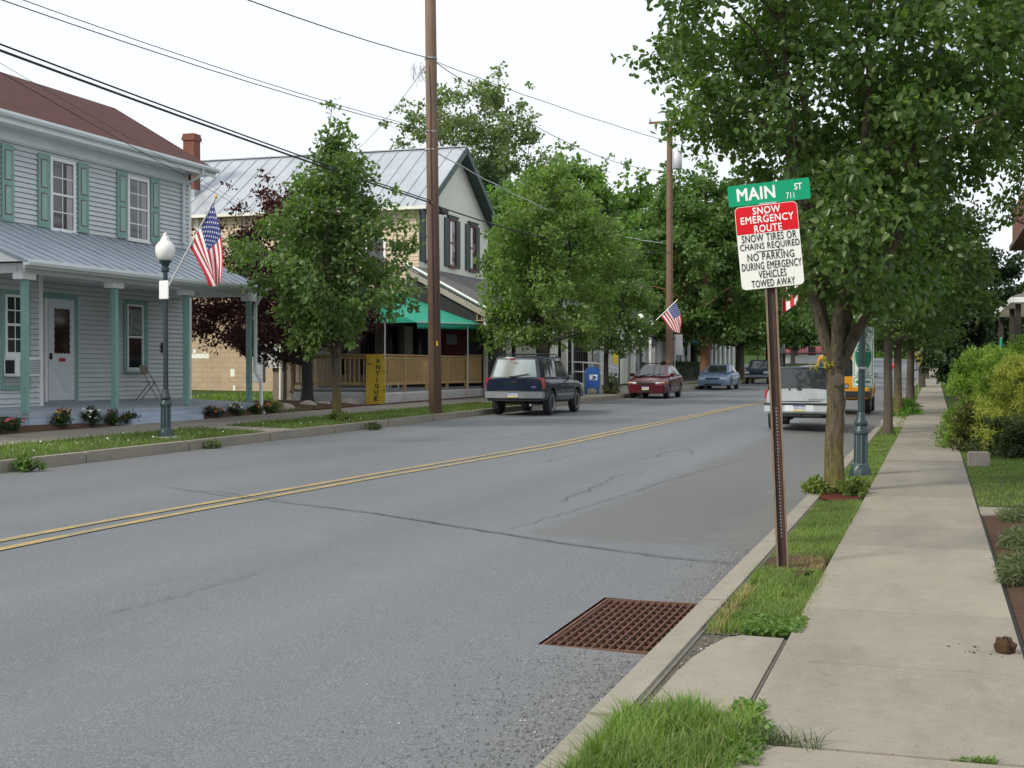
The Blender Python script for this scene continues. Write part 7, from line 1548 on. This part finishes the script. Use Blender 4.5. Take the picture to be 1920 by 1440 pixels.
# far wood closing the valley
r_ = np.random.default_rng(9); n = 26000; X = r_.uniform(-190, 120, n); Yq = r_.uniform(235, 300, n); hgt = 9 + 5 * np.sin(X * .11) + 3 * np.sin(X * .31 + 1); Z = np.array([gz(a, b) for a, b in zip(X, Yq)]) + r_.uniform(0, 1, n) ** .7 * hgt * (1 - .5 * np.abs(np.sin(X * .45)))
V, F = leaves(np.stack([X, Yq, Z], 1), np.tile([0, -.6, .4], (n, 1)), 2.0, r_, asp=.7); struct(rawmesh('far_wood', V, F, L_maple), 'stuff')
n = 9000; X = r_.uniform(-75, -34, n); Yq = r_.uniform(96, 125, n); Z = gz(-50, 110) + r_.uniform(0, 1, n) ** .7 * (8 + 3 * np.sin(X * .4)); V, F = leaves(np.stack([X, Yq, Z], 1), np.tile([.3, -.6, .4], (n, 1)), 1.0, r_, asp=.7); struct(rawmesh('far_thicket', V, F, L_bright), 'stuff')
# ---------------------------------------------------------------- right-hand shrubs
L_cedar = leafmat('cedar_frond', (.10, .18, .022), (.19, .29, .045), .36, .5); L_gold = leafmat('gold_frond', (.19, .235, .04), (.34, .355, .07), .36, .5); L_box = leafmat('box_leaf', (.030, .050, .018), (.065, .095, .03), .3, .5, (.10, .07, .04)); L_jun = leafmat('juniper_frond', (.065, .095, .042), (.13, .165, .07), .3, .55, (.14, .14, .09))
zg2 = lambda y: gz(1, y)
bush('cedar_shrub', 'rounded bright green cedar shrub spilling over the right sidewalk', (1.12, 26.6, zg2(27)), 1.16, 1.6, 1.95, L_cedar, 90, 220, 190, .085, .16, .22, 'shrub', None, None, 1.2, .7, -.5)
bush('cedar_shrub', 'taller green cedar shrub behind, toward the brick house', (2.6, 31.5, zg2(31)), 1.6, 1.5, 2.35, L_cedar, 91, 170, 130, .11, .2, .22, 'shrub', None, None, 1.2, .7, -.5)
bush('gold_cypress', 'golden yellow cypress shrub at the right edge of the picture', (1.62, 24.6, zg2(25)), .92, 1.0, 1.74, L_gold, 92, 190, 190, .085, .15, .17, 'shrub', None, None, 1.1, .7, .2)
bush('box_shrub', 'dark clipped shrub below the golden cypress', (1.50, 22.9, zg2(23)), .82, .50, .70, L_box, 93, 120, 110, .05, .14, .55, 'shrub', None, None, .6, .5)
bush('cedar_shrub', 'brownish lower skirt of cedar at the sidewalk edge', (.70, 25.2, zg2(26)), .42, .6, .8, leafmat('cedar_brown', (.06, .075, .02), (.12, .13, .035), .25), 94, 60, 80, .10, .14, .3, 'shrub', None, None, 1.0, .8, -.3)
for i, (pxx, py, rx, ry, h, lb) in enumerate(((1905, 1085, .34, .55, .16, 'low juniper sprawling over the sidewalk edge by the clod'), (1902, 1022, .22, .32, .11, 'small juniper patch between two bare soil spots'), (1900, 975, .36, .34, .09, 'grey-green juniper strip just below the front path'))):
    q = G(pxx, py); bush('juniper', lb, (q.x + rx * .62, q.y, zR(q.y) + .125), rx, ry, h, L_jun, 96 + i, 60, 95, .055, .09, .16, 'juniper', 'low junipers along the right edge', None, .5, .5, .1)
for i, (pxx, py, lb) in enumerate(((48, 884, 'green weed at the foot of the left kerb, far left'), (390, 840, 'dry weed at the kerb right of the lamp post'), (698, 806, 'small weed in the kerb joint below the left pear tree'))):
    q = G(pxx, py); bush('weed', lb, (max(q.x, XL + .08), q.y, road_z(XL, q.y)), .26 if i == 0 else .15, .3 if i == 0 else .2, .18 if i == 0 else .13, LC if i == 0 else L_jun, 110 + i, 14, 22, .08, .07, .4, 'weed', 'weeds along the left kerb')
